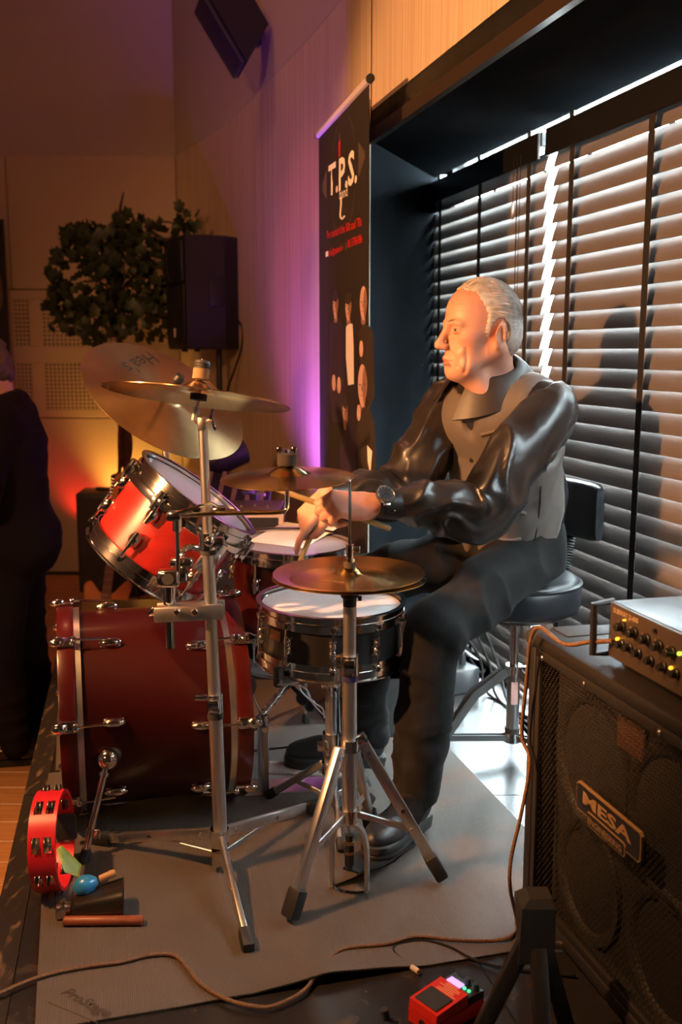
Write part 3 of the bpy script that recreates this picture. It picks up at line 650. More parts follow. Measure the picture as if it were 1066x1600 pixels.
for sx in (-.09, .09):
    a = G @ Vector((sx, -.205, .04)); q = MB(); q.tube([a, a + Vector((0, .07, -.03)), Vector((a.x * 1.0 + sx * .8, GY + .02, FZ + .01))], .008, 8, smooth=4); q.obj('leg', M['plastic'], gs)
q = MB(); q.tube([G @ Vector((-.09, -.215, .03)), G @ Vector((.09, -.215, .03))], .009, 8); q.obj('cradle', M['rubber'], gs)
q = MB(); q.tube([G @ Vector((0, -.2, -.05)), Vector((g0.x, GY + .4, FZ + .01))], .009, 8); q.obj('back_leg', M['plastic'], gs)
q = MB(); q.tube([G @ Vector((0, -.2, -.05)), G @ Vector((0, .3, -.04))], .008, 8); q.obj('spine', M['plastic'], gs)
# ---- dark poster at the left edge of the rear wall
pa_, pb_ = at(-60, 342, 7.0), at(21, 690, 7.0)
po_ = thing('wall_poster', ((pa_.x + pb_.x) / 2, 7.04, pb_.z), 'dark tall poster hanging on the rear wall at the left edge', 'poster')
q = MB(); q.box(((pa_.x + pb_.x) / 2, 7.03, (pa_.z + pb_.z) / 2), (pb_.x - pa_.x, .02, pa_.z - pb_.z)); q.obj('sheet', mat('dark_poster_print', (.02, .012, .010), .5), po_, 0)
q = MB(); q.ell(at(-4, 455, 7.01), (.035, .008, .14), None, 14, 10); q.obj('printed_figure', mat('poster_brown_print', (.16, .09, .06), .6), po_)
# ---- equipment behind the floor tom
qa, qb = at(300, 806, 3.6), at(441, 806, 3.6)
fc = thing('rack_case', ((qa.x + qb.x) / 2, 3.75, 0), 'dark equipment case with pale lilac edges behind the floor tom', 'case')
q = MB(); q.box(((qa.x + qb.x) / 2, 3.75, qa.z / 2), (qb.x - qa.x - .01, .30, qa.z - .01)); q.obj('body', M['navy'], fc)
q = MB(); q.box(((qa.x + qb.x) / 2, 3.755, qa.z + .006), (qb.x - qa.x - .02, .285, .016), bev=.003); q.obj('top_panel', mat('brown_grey_panel', (.10, .07, .055), .35), fc)
for (p, s) in ((((qa.x + qb.x) / 2, 3.6, qa.z), (qb.x - qa.x, .014, .014)), (((qa.x + qb.x) / 2, 3.90, qa.z), (qb.x - qa.x, .014, .014)), ((qb.x, 3.75, qa.z), (.014, .30, .014)), ((qb.x - .003, 3.603, qa.z / 2), (.02, .02, qa.z)), ((qa.x + .003, 3.603, qa.z / 2), (.02, .02, qa.z))):
    q = MB(); q.box(p, s, bev=.003, seg=1); q.obj('edge_trim', M['lilac'], fc, 0)
for k in range(5):
    q = MB(); q.cyl((qb.x - .06 - .05 * k, 3.72 + .03 * (k % 2), qa.z + .014), (qb.x - .06 - .05 * k, 3.72 + .03 * (k % 2), qa.z + .022), .006, n=8); q.obj('knob', M['steel'], fc)
mc = at(372, 778, 4.25)
mx = thing('mixing_desk', (mc.x, mc.y, 0), 'small dark mixing desk with pale ribs on a stand behind the kit', 'mixer')
q = MB(); q.rings([[(mc.x - .17, 4.1, mc.z - .06), (mc.x + .14, 4.1, mc.z - .06), (mc.x + .14, 4.4, mc.z + .03), (mc.x - .17, 4.4, mc.z + .03)][::-1], [(mc.x - .17, 4.1, mc.z - .01), (mc.x + .14, 4.1, mc.z - .01), (mc.x + .14, 4.4, mc.z + .09), (mc.x - .17, 4.4, mc.z + .09)][::-1]]); q.obj('housing', M['plastic'], mx, 20)
for k in range(5):
    x = mc.x - .14 + .06 * k; q = MB(); q.rings([[(x, 4.11, mc.z - .004), (x + .018, 4.11, mc.z - .004), (x + .018, 4.11, mc.z + .006), (x, 4.11, mc.z + .006)], [(x, 4.39, mc.z + .088), (x + .018, 4.39, mc.z + .088), (x + .018, 4.39, mc.z + .098), (x, 4.39, mc.z + .098)]]); q.obj('fader_strip', mat('olive_strip', (.22, .17, .08), .5), mx, 0)
for sx in (-.14, .11):
    q = MB(); q.tube([(mc.x + sx, 4.12, .008), (mc.x + sx * .8, 4.38, mc.z)], .012, 8); q.tube([(mc.x + sx, 4.40, .008), (mc.x + sx * .8, 4.14, mc.z - .06)], .012, 8); q.obj('leg', M['plastic'], mx)
pc = at(350, 712, 4.5)
pr = thing('stage_light', (pc.x, pc.y, 0), 'black stage lamp with an orange lit side on a stand behind the ride cymbal', 'lamp')
F = frame(pc, (.7, .5, .35), (0, 0, 1)); q = MB(F); q.lathe([(.001, -.10), (.05, -.10), (.075, -.05), (.08, .08), (.082, .085), (.07, .085), (.065, .06), (.001, .06)], 24); q.obj('housing', M['plastic'], pr)
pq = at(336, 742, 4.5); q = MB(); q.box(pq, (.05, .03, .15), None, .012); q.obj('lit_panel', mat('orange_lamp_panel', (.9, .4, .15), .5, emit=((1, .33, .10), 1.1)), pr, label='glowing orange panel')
q = MB(); q.box(pq + Vector((0, .028, 0)), (.07, .03, .18), None, .008); q.obj('panel_housing', M['plastic'], pr)
q = MB(); q.tube([at(330, 715, 4.45), at(326, 740, 4.43), at(333, 764, 4.43), at(346, 768, 4.45)], .005, 6, smooth=5); q.obj('lead', M['cable_black'], pr)
q = MB(); q.cyl((pc.x, 4.52, .01), (pc.x, 4.52, pc.z), .014, n=10); q.obj('pole', M['plastic'], pr)
q = MB(); q.cyl((pc.x, 4.52, .0), (pc.x, 4.52, .016), .13, n=24); q.obj('base', M['plastic'], pr)
mp_ = at(392, 764, 4.0)
mk = thing('microphone_stand', (mp_.x + .02, 4.0, 0), 'black microphone on a thin stand behind the small splash cymbal', 'microphone')
q = MB(); q.cyl((mp_.x + .02, 4.0, .01), (mp_.x + .02, 4.0, mp_.z), .009, n=8); q.cyl((mp_.x + .02, 4.0, 0), (mp_.x + .02, 4.0, .014), .11, n=20); q.obj('pole', M['plastic'], mk)
q = MB(); q.cyl(at(414, 773, 3.98), at(380, 770, 4.02), .006, n=8); q.obj('boom', M['steel'], mk)
q = MB(); q.cyl(at(378, 768, 4.0), at(392, 764, 4.0), .010, .016, n=12); q.ell(at(394, 763, 4.0), (.021, .021, .021)); q.obj('microphone', M['felt'], mk)

# ================================================================== the drum kit
def rotz(a): return Matrix.Rotation(a, 4, 'Z')
def hooped(F, r, z0, z1, mt, parent, lip=.010, name='hoop', up=True):
    q = MB(F); w = .0035; a, b = (z0, z1)
    pr = [(r + .003, a), (r + .003 + w, a), (r + .004 + w, b - .004), (r + .004 + lip, b - .0015), (r + .004 + lip, b + .001), (r + .001, b + .001)] if up else \
         [(r + .003, b), (r + .003 + w, b), (r + .004 + w, a + .004), (r + .004 + lip, a + .0015), (r + .004 + lip, a - .001), (r + .001, a - .001)]
    q.lathe(pr, 72, Matrix()); q.bm.verts.ensure_lookup_table()
    q.lathe([(r + .004, (a + b) / 2 - .004), (r + .010, (a + b) / 2 - .003), (r + .010, (a + b) / 2 + .003), (r + .004, (a + b) / 2 + .004)], 72)
    return q.obj(name, mt, parent, 40)
def lugmesh(w, h, d, name='lug'):
    q = MB(); q.ell((d * .35, 0, 0), (d, w, h), None, 16, 12); q.box((.002, 0, 0), (.006, w * 1.7, h * 1.75), bev=.003); q.cyl((d * 1.0, 0, -h * 1.05), (d * 1.0, 0, h * 1.05), w * .45, n=10)
    return q.data(name, M['chrome'], 50)
def drum(name, C, axis, r, dep, shell, nl, label, phase=0, hoop=.036, lug=(.013, .021, .014), head='head', xh=(1, 0, 0), lugz=.045, ring=None):
    root = thing(name, C, label, 'drum'); F = frame(C, axis, xh); h = dep / 2
    q = MB(F); q.lathe([(r - .008, -h), (r, -h), (r, -h + .004), (r, h - .004), (r, h), (r - .008, h)], 72); sh = q.obj('shell', M[shell], root, 40)
    for sg, nm in ((1, 'batter_head'), (-1, 'bottom_head')):
        q = MB(F); q.lathe([(r + .004, sg * (h - .006)), (r + .002, sg * (h + .003)), (r - .006, sg * (h + .0045)), (r * .5, sg * (h + .004)), (1e-4, sg * (h + .004))], 72); q.obj(nm, M[head if sg > 0 else 'clearhead'], root, 60)
        z0, z1 = (h - hoop * .62, h + hoop * .38) if sg > 0 else (-h - hoop * .38, -h + hoop * .62)
        hooped(F, r + .002, z0, z1, M['chrome'], root, up=sg > 0)
    lm_ = lugmesh(*lug); rod = MB(); L0 = h - hoop * .3 - (h - lugz); 
    rod.cyl((0, 0, 0), (0, 0, L0), .0032, n=8); rod.cyl((0, 0, L0 - .004), (0, 0, L0 + .006), .0065, n=6); rod.box((-.006, 0, L0 - .006), (.020, .014, .008), bev=.002, seg=1); rod = rod.data('tension_rod', M['chrome'], 40)
    for k in range(nl):
        a = phase + 2 * math.pi * k / nl
        for sg in (1, -1):
            A = F @ rotz(a) @ (Matrix() if sg > 0 else Matrix.Rotation(math.pi, 4, 'X'))
            zl = h - lugz
            put('lug', lm_, root, A @ Matrix.Translation((r, 0, zl - lug[1])))
            put('tension_rod', rod, root, A @ Matrix.Translation((r + lug[2] * 1.0, 0, zl)))
    return root, F, sh

# ---- bass drum
BC = Vector((-.515, 2.585, .287)); BA = OUT.copy(); BRR, BH = .255, .225
bass = thing('bass_drum', BC, 'big cherry red bass drum lying on its side at the front of the kit', 'drum')
F = frame(BC, BA, (0, 0, 1))
q = MB(F); q.lathe([(BRR - .008, -BH + .03), (BRR, -BH + .03), (BRR, BH - .03), (BRR - .008, BH - .03)], 96); q.obj('shell', M['bdshell'], bass, 60)
M['bdhoop'] = mat('cherry_hoop', (.060, .004, .004), .3, coat=.2)
for sg, nm in ((-1, 'front_head'), (1, 'batter_head')):
    q = MB(F); z = sg * (BH - .012); q.lathe([(BRR + .006, z - sg * .02), (BRR + .005, z), (BRR - .01, z + sg * .004), (1e-4, z + sg * .003)], 72); q.obj(nm, M['clearhead'], bass, 60)
    q = MB(F); a, b2 = sorted((sg * (BH + .010), sg * (BH - .030))); q.lathe([(BRR + .003, a), (BRR + .016, a), (BRR + .017, a + .003), (BRR + .017, b2 - .003), (BRR + .016, b2), (BRR + .003, b2), (BRR + .003, a)], 96); q.obj('wood_hoop', M['bdhoop'], bass, 40)
    q = MB(F); a, b2 = sorted((sg * (BH - .031), sg * (BH - .046))); q.lathe([(BRR + .001, a), (BRR + .011, a), (BRR + .011, b2), (BRR + .001, b2), (BRR + .001, a)], 96); q.obj('head_ring', M['alu'], bass, 40)
cl = MB(); cl.box((.006, 0, -.012), (.006, .030, .05), bev=.003); cl.ell((.010, 0, -.026), (.012, .016, .020), None, 14, 10); cl.box((.012, 0, .012), (.016, .020, .012), bev=.004); cl = cl.data('claw', M['chrome'], 50)
lg = MB(); lg.ell((.008, 0, 0), (.013, .012, .029), None, 16, 12); lg.box((.002, 0, 0), (.006, .02, .05), bev=.003); lg = lg.data('lug', M['chrome'], 50)
rd = MB(); rd.cyl((.018, 0, .0), (.012, 0, .085), .0032, n=8); rd.cyl((.018, 0, -.008), (.018, 0, .006), .006, n=8); rd = rd.data('tension_rod', M['chrome'], 40)
for sg in (-1, 1):
    for k in range(8):
        a = math.radians((-10 if sg < 0 else -4) + 45 * k)           # measured from the top, towards the camera
        A = F @ rotz(a) @ (Matrix.Rotation(math.pi, 4, 'X') if sg > 0 else Matrix())
        # local z of A points into the drum
        A = A @ Matrix.Translation((BRR + .012, 0, -BH))
        put('claw', cl, bass, A @ Matrix.Translation((.004, 0, .016)) ); put('tension_rod', rd, bass, A @ Matrix.Translation((0, 0, .03))); put('lug', lg, bass, A @ Matrix.Translation((-.012, 0, .118)))
sp0 = at(168, 1186, 2.30); sp1 = onz(130, 1350, .0)
q = MB(); q.ell(sp0, (.027, .024, .027), None, 18, 12); q.cyl(sp0, sp0 + (BC - sp0) * .16, .024, .03, n=16); q.obj('spur_bracket', M['chrome'], bass, 50)
q = MB(); d = sp1 - sp0; q.cyl(sp0, sp0 + d * .93, .0085, n=12); q.cyl(sp0 + d * .12, sp0 + d * .16, .0125, n=12); q.cyl(sp0 + d * .66, sp0 + d * .74, .012, n=10); q.box(sp0 + d * .70 + Vector((.018, -.01, 0)), (.016, .006, .026), bev=.003); q.obj('spur', M['chrome'], bass, 50)
q = MB(); q.cyl(sp0 + d * .86, sp0 + d * 1.0, .011, .017, n=14); q.obj('spur_tip', M['rubber'], bass)
b1 = BC + Vector((-.3 * .0, 0, 0)); fs0 = F @ rotz(math.radians(-112)) @ Vector((BRR, 0, -.12)); fs1 = Vector((fs0.x - .10, fs0.y + .16, .0))
q = MB(); q.ell(fs0, (.027, .027, .027)); q.obj('spur_bracket', M['chrome'], bass, 50)
q = MB(); q.cyl(fs0, fs1, .0085, n=10); q.cyl(fs0 + (fs1 - fs0) * .86, fs1, .011, .017, n=12); q.obj('spur', M['chrome'], bass, 50)

# ---- mounted tom
TC = at(268, 828, 2.43); TA = Vector((.605, .02, .796)).normalized()
tom, TF, _ = drum('rack_tom', TC, TA, .154, .205, 'redshell', 6, 'small satin red tom tilted toward the drummer above the bass drum', phase=math.radians(-18), hoop=.042, lug=(.0150, .021, .018), xh=(0, -1, 0), lugz=.046, head='clearhead')
q = MB(TF)                                                           # suspension ring round the upper edge
q.lathe([(.163, .060), (.174, .060), (.175, .063), (.175, .078), (.163, .079)], 60); q.obj('suspension_ring', M['chrome'], tom, 40)
for a in (-70, -20, 30, 85):
    A = TF @ rotz(math.radians(a)); q = MB(A); q.box((.176, 0, .072), (.018, .03, .026), bev=.005); q.cyl((.178, 0, .05), (.178, 0, .098), .008, n=10); q.obj('ring_mount', M['chrome'], tom)
text('Artist', .03, TF @ Matrix.Translation((-.02, .06, .1085)) @ rotz(math.radians(60)), mat('grey_print', (.35, .33, .36), .5), tom, extrude=.0001) if False else None
q = MB(TF @ rotz(math.radians(38))); q.box((.184, 0, .035), (.014, .05, .09), bev=.006); q.obj('mount_plate', M['chrome'], tom)

# ---- floor tom with the sheet of paper
FC = Vector((-.151, 2.95, .478))
ftom, FF, _ = drum('floor_tom', FC, (.03, -.035, 1), .174, .335, 'bdshell', 6, 'deep red floor tom behind the snare drum with paper on its head', phase=math.radians(-62), hoop=.044, lug=(.0125, .022, .014), lugz=.062, head='clearhead')
for a, zf in ((-42, 0), (-168, 0), (78, 0)):
    A = FF @ rotz(math.radians(a)); q = MB(A); q.box((.188, 0, -.055), (.030, .034, .07), bev=.006); q.obj('leg_bracket', M['chrome'], ftom)
    p = A @ Vector((.196, 0, .05)); e = A @ Vector((.205, 0, -.3)); e.z = .02; q = MB(); q.tube([p, A @ Vector((.196, 0, -.2)), Vector((e.x, e.y, .10)), e], .0058, 8, smooth=3); leg_ = q.obj('leg', M['chrome'], ftom)
    q = MB(); q.cyl((e.x, e.y, .0), (e.x, e.y, .035), .014, .010, n=12); q.obj('rubber_foot', M['rubber'], leg_)
hz = (FF @ Vector((0, 0, .1675 + .0045)))
def onft(px, py, up=.0006):                                           # a point of the floor tom's head
    n = FF.to_3x3() @ Vector((0, 0, 1)); d = ray(px, py); o = Vector((0, 0, CAMZ)); t = (hz + n * up - o).dot(n) / d.dot(n); return o + d * t
q = MB(); o = [(396, 842), (448, 818), (538, 829), (483, 853), (420, 856)]
A_, B_, C_, D_ = onft(388, 846), onft(446, 817), onft(531, 826), onft(474, 857)
NX = 12; g = []
for j in range(NX + 1):
    row = []
    for i in range(NX + 1):
        u, v = i / NX, j / NX; p = (A_ * (1 - u) + D_ * u) * (1 - v) + (B_ * (1 - u) + C_ * u) * v
        p = p + Vector((0, 0, .0012 + .004 * (math.sin(u * 5 + v * 3) * .5 + .5) * v + .006 * max(0, u - .75) * v)); row.append(p)
    g.append(row)
V = [p for r in g for p in r] + [p - Vector((0, 0, .0007)) for r in g for p in r]; W = NX + 1; S = W * W; Fc = []
for j in range(NX):
    for i in range(NX): k = j * W + i; Fc += [(k, k + 1, k + 1 + W, k + W), (S + k, S + k + W, S + k + 1 + W, S + k + 1)]
rim = [i for i in range(NX)] + [j * W + NX for j in range(NX)] + [NX * W + i for i in range(NX, 0, -1)] + [j * W for j in range(NX, 0, -1)]
Fc += [(a, S + a, S + b, b) for a, b in zip(rim, rim[1:] + rim[:1])]
q = MB(); q.raw(V, Fc); single('paper_sheet', q, M['paper'], 'white sheet of paper lying on the floor tom head', 'paper', hz, smooth=60)

# ---- snare drum and its stand
SC_ = Vector((-.026, 2.452, .527))
snare, SF_, _ = drum('snare_drum', SC_, (.02, -.02, 1), .174, .128, 'blackshell', 10, 'black snare drum with chrome hoops and a white head under the hi-hat', phase=math.radians(-90 + 2), hoop=.040, lug=(.0105, .0145, .014), lugz=.040)
q = MB(SF_ @ rotz(math.radians(-140))); q.box((.1755, 0, .016), (.003, .046, .026), bev=.003); q.obj('badge', mat('bronze_badge', (.12, .06, .025), .4, .6), snare)
q = MB(SF_ @ rotz(math.radians(-18))); q.box((.190, 0, .0), (.026, .040, .095), bev=.006); q.box((.205, 0, .036), (.02, .026, .03), bev=.004); q.cyl((.20, 0, -.05), (.20, 0, -.066), .008, n=10); q.obj('strainer', M['chrome'], snare)
q = MB(SF_ @ rotz(math.radians(-18))); q.tube([(.20, 0, -.05), (.19, .01, -.075), (.14, .02, -.082), (.08, .02, -.074)], .0022, 6, smooth=4); q.obj('snare_cord', M['chrome'], snare)
SB = Vector((-.026, 2.44, 0))
ss = thing('snare_stand', SB, 'chrome and aluminium tripod stand holding the black snare drum', 'stand')
cz = at(517, 1058, 2.44).z
q = MB(); q.cyl((SB.x, SB.y, .19), (SB.x, SB.y, .385), .0145, n=16); q.cyl((SB.x, SB.y, .10), (SB.x, SB.y, .20), .017, n=16); q.obj('column', M['alu'], ss)
q = MB(); q.cyl((SB.x, SB.y, .20), (SB.x, SB.y, .255), .022, n=18); q.box((SB.x - .02, SB.y - .012, .225), (.03, .02, .03), bev=.005); q.obj('height_clamp', M['chrome'], ss)
q = MB(); q.cyl((SB.x, SB.y, .188), (SB.x, SB.y, .20), .019, n=16); q.obj('nylon_collar', M['rubber'], ss)
q = MB(); q.cyl((SB.x, SB.y, .37), (SB.x, SB.y, .425), .019, n=16); q.box((SB.x, SB.y - .006, .395), (.05, .03, .035), bev=.008); q.obj('tilter', M['chrome'], ss)
q = MB(); q.cyl((SB.x - .05, SB.y - .02, .405), (SB.x - .012, SB.y - .01, .402), .011, n=12); q.box((SB.x - .056, SB.y - .02, .405), (.012, .03, .014), bev=.004); q.obj('wing_screw', M['plastic'], ss)
for k in range(3):
    t = math.radians(-128 + 120 * k); e = Vector((math.cos(t), math.sin(t), 0)); z = SF_ @ Vector((0, 0, -.088)); c = Vector((SB.x, SB.y, 0))
    q = MB(); q.tube([c + Vector((0, 0, .415)), c + e * .06 + Vector((0, 0, .425)), c + e * .172 + Vector((0, 0, z.z - .004)), c + e * .200 + Vector((0, 0, z.z + .004))], .0085, 8, smooth=4); q.obj('basket_arm', M['steel'], ss)
    q = MB(); zz = (SF_ @ Vector((e.x * .19, e.y * .19, -.08))).z; q.box(c + e * .201 + Vector((0, .012, zz + .006)), (.022, .022, .05), Matrix.Rotation(t, 3, 'Z'), .006); q.obj('basket_grip', M['rubber'], ss)
ft = [onz(418, 1243, .01), Vector((.085, 2.56, .01)), Vector((.0, 2.285, .01))]
for e in ft:
    a = Vector((SB.x, SB.y, .165)) + (e - SB).normalized() * .025; a.z = .165; d = (e - a); L = d.length; R = frame((0, 0, 0), d, (0, 0, 1)).to_3x3()
    q = MB(); q.box(a + d * .46, (.020, .011, L * .90), R, .003, 1); leg_ = q.obj('leg', M['alu'], ss)
    q = MB(); q.box(a + d * .92, (.026, .020, L * .17), R, .006); q.obj('rubber_foot', M['rubber'], leg_)
    m = a + d * .5; q = MB(); b2 = Vector((SB.x, SB.y, .075)); q.box((m + b2) / 2, (.014, .005, (m - b2).length), frame((0, 0, 0), m - b2, (0, 0, 1)).to_3x3(), .001, 1); q.obj('brace', M['alu'], ss)
q = MB(); q.cyl((SB.x, SB.y, .06), (SB.x, SB.y, .09), .02, n=14); q.obj('brace_collar', M['chrome'], ss)
q = MB(); q.cyl((SB.x, SB.y, .145), (SB.x, SB.y, .175), .024, n=16); q.obj('leg_collar', M['chrome'], ss)

# ---- cymbals
def cymbal(name, C, n, R, mt, label, bell=.19, bow=.07, cat='cymbal', xh=(1, 0, 0)):
    root = thing(name, C, label, cat); F = frame(C, n, xh); pr = []; k = 26; hb = R * .12; H = R * bow + hb * .75
    zf = lambda r: (-R * bow * ((r / R) ** 2)) + (hb * (math.cos(min(1, r / (bell * R)) * math.pi / 2) ** .8 - 0) if r < bell * R else 0) - hb
    rs = [.006 + (R - .006) * (i / k) ** .9 for i in range(k + 1)]
    up = [(r, zf(r)) for r in rs]; dn = [(r, zf(r) - .0014) for r in rs[::-1]]
    q = MB(); q.lathe(up + dn + up[:1], 96); me = q.data('bronze_disc', M[mt], 55); o = put('bronze_disc', me, root, M=F)
    return root, F, zf
def logo(root, F, zf, body, size, r, ang, tilt=0, m='ink', space=1.0, shear=.2):
    me = text_data(body, size, extrude=0, align='CENTER', shear=shear, space=space); me.materials.clear(); me.materials.append(M[m])
    T = Matrix.Rotation(ang, 4, 'Z') @ Matrix.Translation((r, 0, 0)) @ Matrix.Rotation(math.radians(-90) + tilt, 4, 'Z')
    me.transform(T)
    for v in me.vertices: v.co.z = zf(math.hypot(v.co.x, v.co.y)) + .0011
    put('lettering', me, root, M=F)
def face_angle(F, p):                                                 # polar angle on a disc of a world point
    l = F.inverted() @ Vector(p); return math.atan2(l.y, l.x)
CRC = at(311, 614, 2.19); crash, CF, cz_ = cymbal('crash_cymbal', CRC + Vector((0, 0, .028)), (.115, .165, 1), .205, 'cymbal', 'wide bronze crash cymbal seen from below on the tall stand')
RDC = at(268, 606, 2.78); ride, RF, rz_ = cymbal('ride_cymbal', RDC, (.50, -.36, .74), .245, 'cymbal_old', 'large dull ride cymbal tilted steeply behind the crash cymbal', bell=.17, bow=.05)
def ondisc(F, px, py):
    n = F.to_3x3() @ Vector((0, 0, 1)); o = Vector((0, 0, CAMZ)); c = F.translation - n * .03; d = ray(px, py); return o + d * ((c - o).dot(n) / d.dot(n))
pl_ = ondisc(RF, 212, 556); logo(ride, RF, rz_, "Hea's", .075, (RF.inverted() @ pl_).to_2d().length, face_angle(RF, pl_), tilt=math.radians(205))
SPC = at(449, 738, 2.2); splash, PF, pz_ = cymbal('splash_cymbal', SPC + Vector((0, 0, .016)), (-.02, -.055, 1), .149, 'cymbal', 'small bronze splash cymbal on the bent arm in front of the banner', bell=.30)
pl_ = ondisc(PF, 462, 745); logo(splash, PF, pz_, 'Zildjian', .026, (PF.inverted() @ pl_).to_2d().length, face_angle(PF, pl_), tilt=math.radians(0))
HHC = Vector((.017, 2.13, .752)); hat, HF, hz_ = cymbal('hihat_cymbal', HHC + Vector((0, 0, .012)), (.01, .03, 1), .168, 'cymbal', 'upper bronze hi-hat cymbal above the snare drum')
pl_ = ondisc(HF, 468, 886); logo(hat, HF, hz_, 'Zildjian', .032, (HF.inverted() @ pl_).to_2d().length, face_angle(HF, pl_), tilt=math.radians(180))
pl_ = ondisc(HF, 520, 913); logo(hat, HF, hz_, 'NEW BEAT', .012, (HF.inverted() @ pl_).to_2d().length, face_angle(HF, pl_), m='gold', shear=0)
hat2, HF2, _ = cymbal('hihat_cymbal', HHC + Vector((0, 0, -.040)), (.01, .02, -1), .166, 'cymbal', 'lower bronze hi-hat cymbal facing down beneath the upper one')

# ---- tall cymbal stand carrying crash, splash arm and tom
TB = at(345, 1312, 2.2); TT = at(318, 690, 2.2)
ts = thing('cymbal_stand', (TB.x, TB.y, 0), 'tall aluminium cymbal stand in front of the bass drum', 'stand')
ax = (TT - TB); P_ = lambda py: at(345 + (318 - 345) * (1312 - py) / (1312 - 690), py, 2.2)
for a, b2, r in ((1318, 1105, .0165), (1105, 850, .0145), (850, 690, .0105)):
    q = MB(); q.cyl(P_(a), P_(b2), r, n=18); q.obj('tube', M['alu'], ts)
q = MB(); q.cyl(P_(1112), P_(1084), .019, n=18); q.box(P_(1098) + Vector((0, -.022, 0)), (.026, .014, .030), bev=.004); q.box(P_(1090) + Vector((-.030, -.01, .004)), (.030, .012, .014), bev=.004); q.obj('height_clamp', M['chrome'], ts)
q = MB(); q.cyl(P_(1122), P_(1113), .0185, n=18); q.obj('nylon_collar', M['rubber'], ts)
q = MB(); q.cyl(P_(858), P_(832), .020, n=18); q.box(P_(845) + Vector((.02, -.01, 0)), (.036, .026, .024), bev=.006); q.ell(P_(843) + Vector((.006, -.024, 0)), (.012, .008, .012)); q.obj('height_clamp', M['chrome'], ts)
q = MB(); q.cyl(P_(866), P_(859), .0185, n=18); q.obj('nylon_collar', M['rubber'], ts)
# tilter and cymbal mount on top
p0 = P_(690); p1 = at(318, 668, 2.2); p2 = at(305, 655, 2.2); p3 = at(308, 636, 2.2)
q = MB(); q.cyl(P_(690), P_(672), .0105, n=16); q.obj('tilter_sleeve', M['alu'], ts)
q = MB(); q.tube([p1, at(314, 660, 2.2), p2, p3], lambda t: .009, 10); q.box(at(316, 662, 2.2), (.018, .024, .03), bev=.004); q.obj('tilter', M['alu'], ts)
q = MB(); w = at(331, 655, 2.19); q.cyl(at(318, 660, 2.2), w, .005, n=8); q.box(w + Vector((0, 0, .012)), (.007, .010, .026), Matrix.Rotation(.3, 3, 'Y'), .003); q.box(w + Vector((.004, 0, -.012)), (.007, .010, .026), Matrix.Rotation(-.3, 3, 'Y'), .003); q.obj('wing_nut', M['chrome'], ts)
cn = (CF.to_3x3() @ Vector((0, 0, 1))); cc = CRC
q = MB(); q.cyl(p3, cc + cn * .075, .0042, n=8); q.obj('rod', M['chrome'], ts)
q = MB(); q.cyl(cc - cn * .016, cc - cn * .002, .0185, n=18); q.obj('cymbal_seat', M['rubber'], ts)
q = MB(); q.cyl(cc + cn * .030, cc + cn * .052, .0185, n=18); q.obj('felt_washer', mat('tan_felt', (.22, .15, .08), .95), ts)
q = MB(); q.lathe([(.0185, .052), (.0165, .054), (.0165, .057), (.018, .058), (.0165, .060), (.0165, .063), (.018, .064), (.016, .070), (.001, .070)], 18, frame(cc, cn)); q.obj('felt_nut', M['rubber'], ts)
# tripod base
feet = [onz(390, 1495), onz(143, 1316, .004), onz(500, 1262, .004)]
hub = at(343, 1302, 2.2); lo = Vector((hub.x, hub.y, hub.z - .055))
q = MB(); q.cyl((hub.x, hub.y, lo.z - .02), (hub.x, hub.y, lo.z + .012), .020, n=16); q.obj('brace_collar', M['chrome'], ts)
q = MB(); q.cyl((hub.x, hub.y, hub.z - .03), (hub.x, hub.y, hub.z + .012), .022, n=18); q.obj('leg_collar', M['chrome'], ts)
def flatleg(a, e, parent, w=.027, t=.014, foot=.16):
    d = e - a; L = d.length; R = frame((0, 0, 0), d, (0, 0, 1)).to_3x3(); off = R @ Vector((0, 0, 0))
    q = MB(); q.box(a + d * (.5 - foot / 2), (w, t, L * (1 - foot)), R, .004, 2); leg_ = q.obj('leg', M['alu'], parent)
    q = MB(); q.box(a + d * (1 - foot / 2 - .01), (w * 1.22, t * 1.9, L * foot), R, .007, 2); q.obj('rubber_foot', M['rubber'], leg_)
    q = MB(); side = R @ Vector((0, -1, 0)); 
    for f in (.06, .48): q.cyl(a + d * f - side * (t * .5 + .003), a + d * f + side * (t * .5 + .003), .0055, n=10)
    q.obj('rivet', M['chrome'], leg_)['kind'] = 'stuff'
for e in feet:
    h = (e - hub); h.z = 0; h.normalize(); a = hub + h * .025 + Vector((0, 0, -.004)); flatleg(a, e + Vector((0, 0, .011)), ts)
    m = a + (e - a) * .48; b2 = lo + h * .02; q = MB(); q.box((m + b2) / 2, (.015, .006, (m - b2).length), frame((0, 0, 0), m - b2, (0, 0, 1)).to_3x3(), .001, 1); q.obj('brace', M['alu'], ts)
# multi-clamp with tom post and arm
ca_, cb_ = at(243, 957, 2.19), at(350, 952, 2.21)
R = frame((0, 0, 0), cb_ - ca_, (0, 0, 1)).to_3x3()
for dy in (-.020, .020):
    q = MB(); q.box((ca_ + cb_) / 2 + Vector((0, dy, .0)), (.036, .014, (cb_ - ca_).length), R, .004); q.obj('clamp_plate', M['alu'], ts)
for px in (276, 304):
    q = MB(); q.cyl(at(px, 957, 2.15), at(px, 957, 2.24), .006, n=10); q.ell(at(px, 957, 2.158), (.0085, .006, .0085)); q.obj('clamp_bolt', M['chrome'], ts)
q = MB(); q.cyl(at(232, 962, 2.18), at(246, 960, 2.19), .004, n=8); q.box(at(236, 955, 2.18), (.008, .006, .022), Matrix.Rotation(.8, 3, 'Y'), .002); q.obj('wing_nut', M['chrome'], ts)
q = MB(); q.cyl(at(267, 1012, 2.2), at(264, 905, 2.2), .0105, n=16); q.obj('tom_post', M['chrome'], ts)
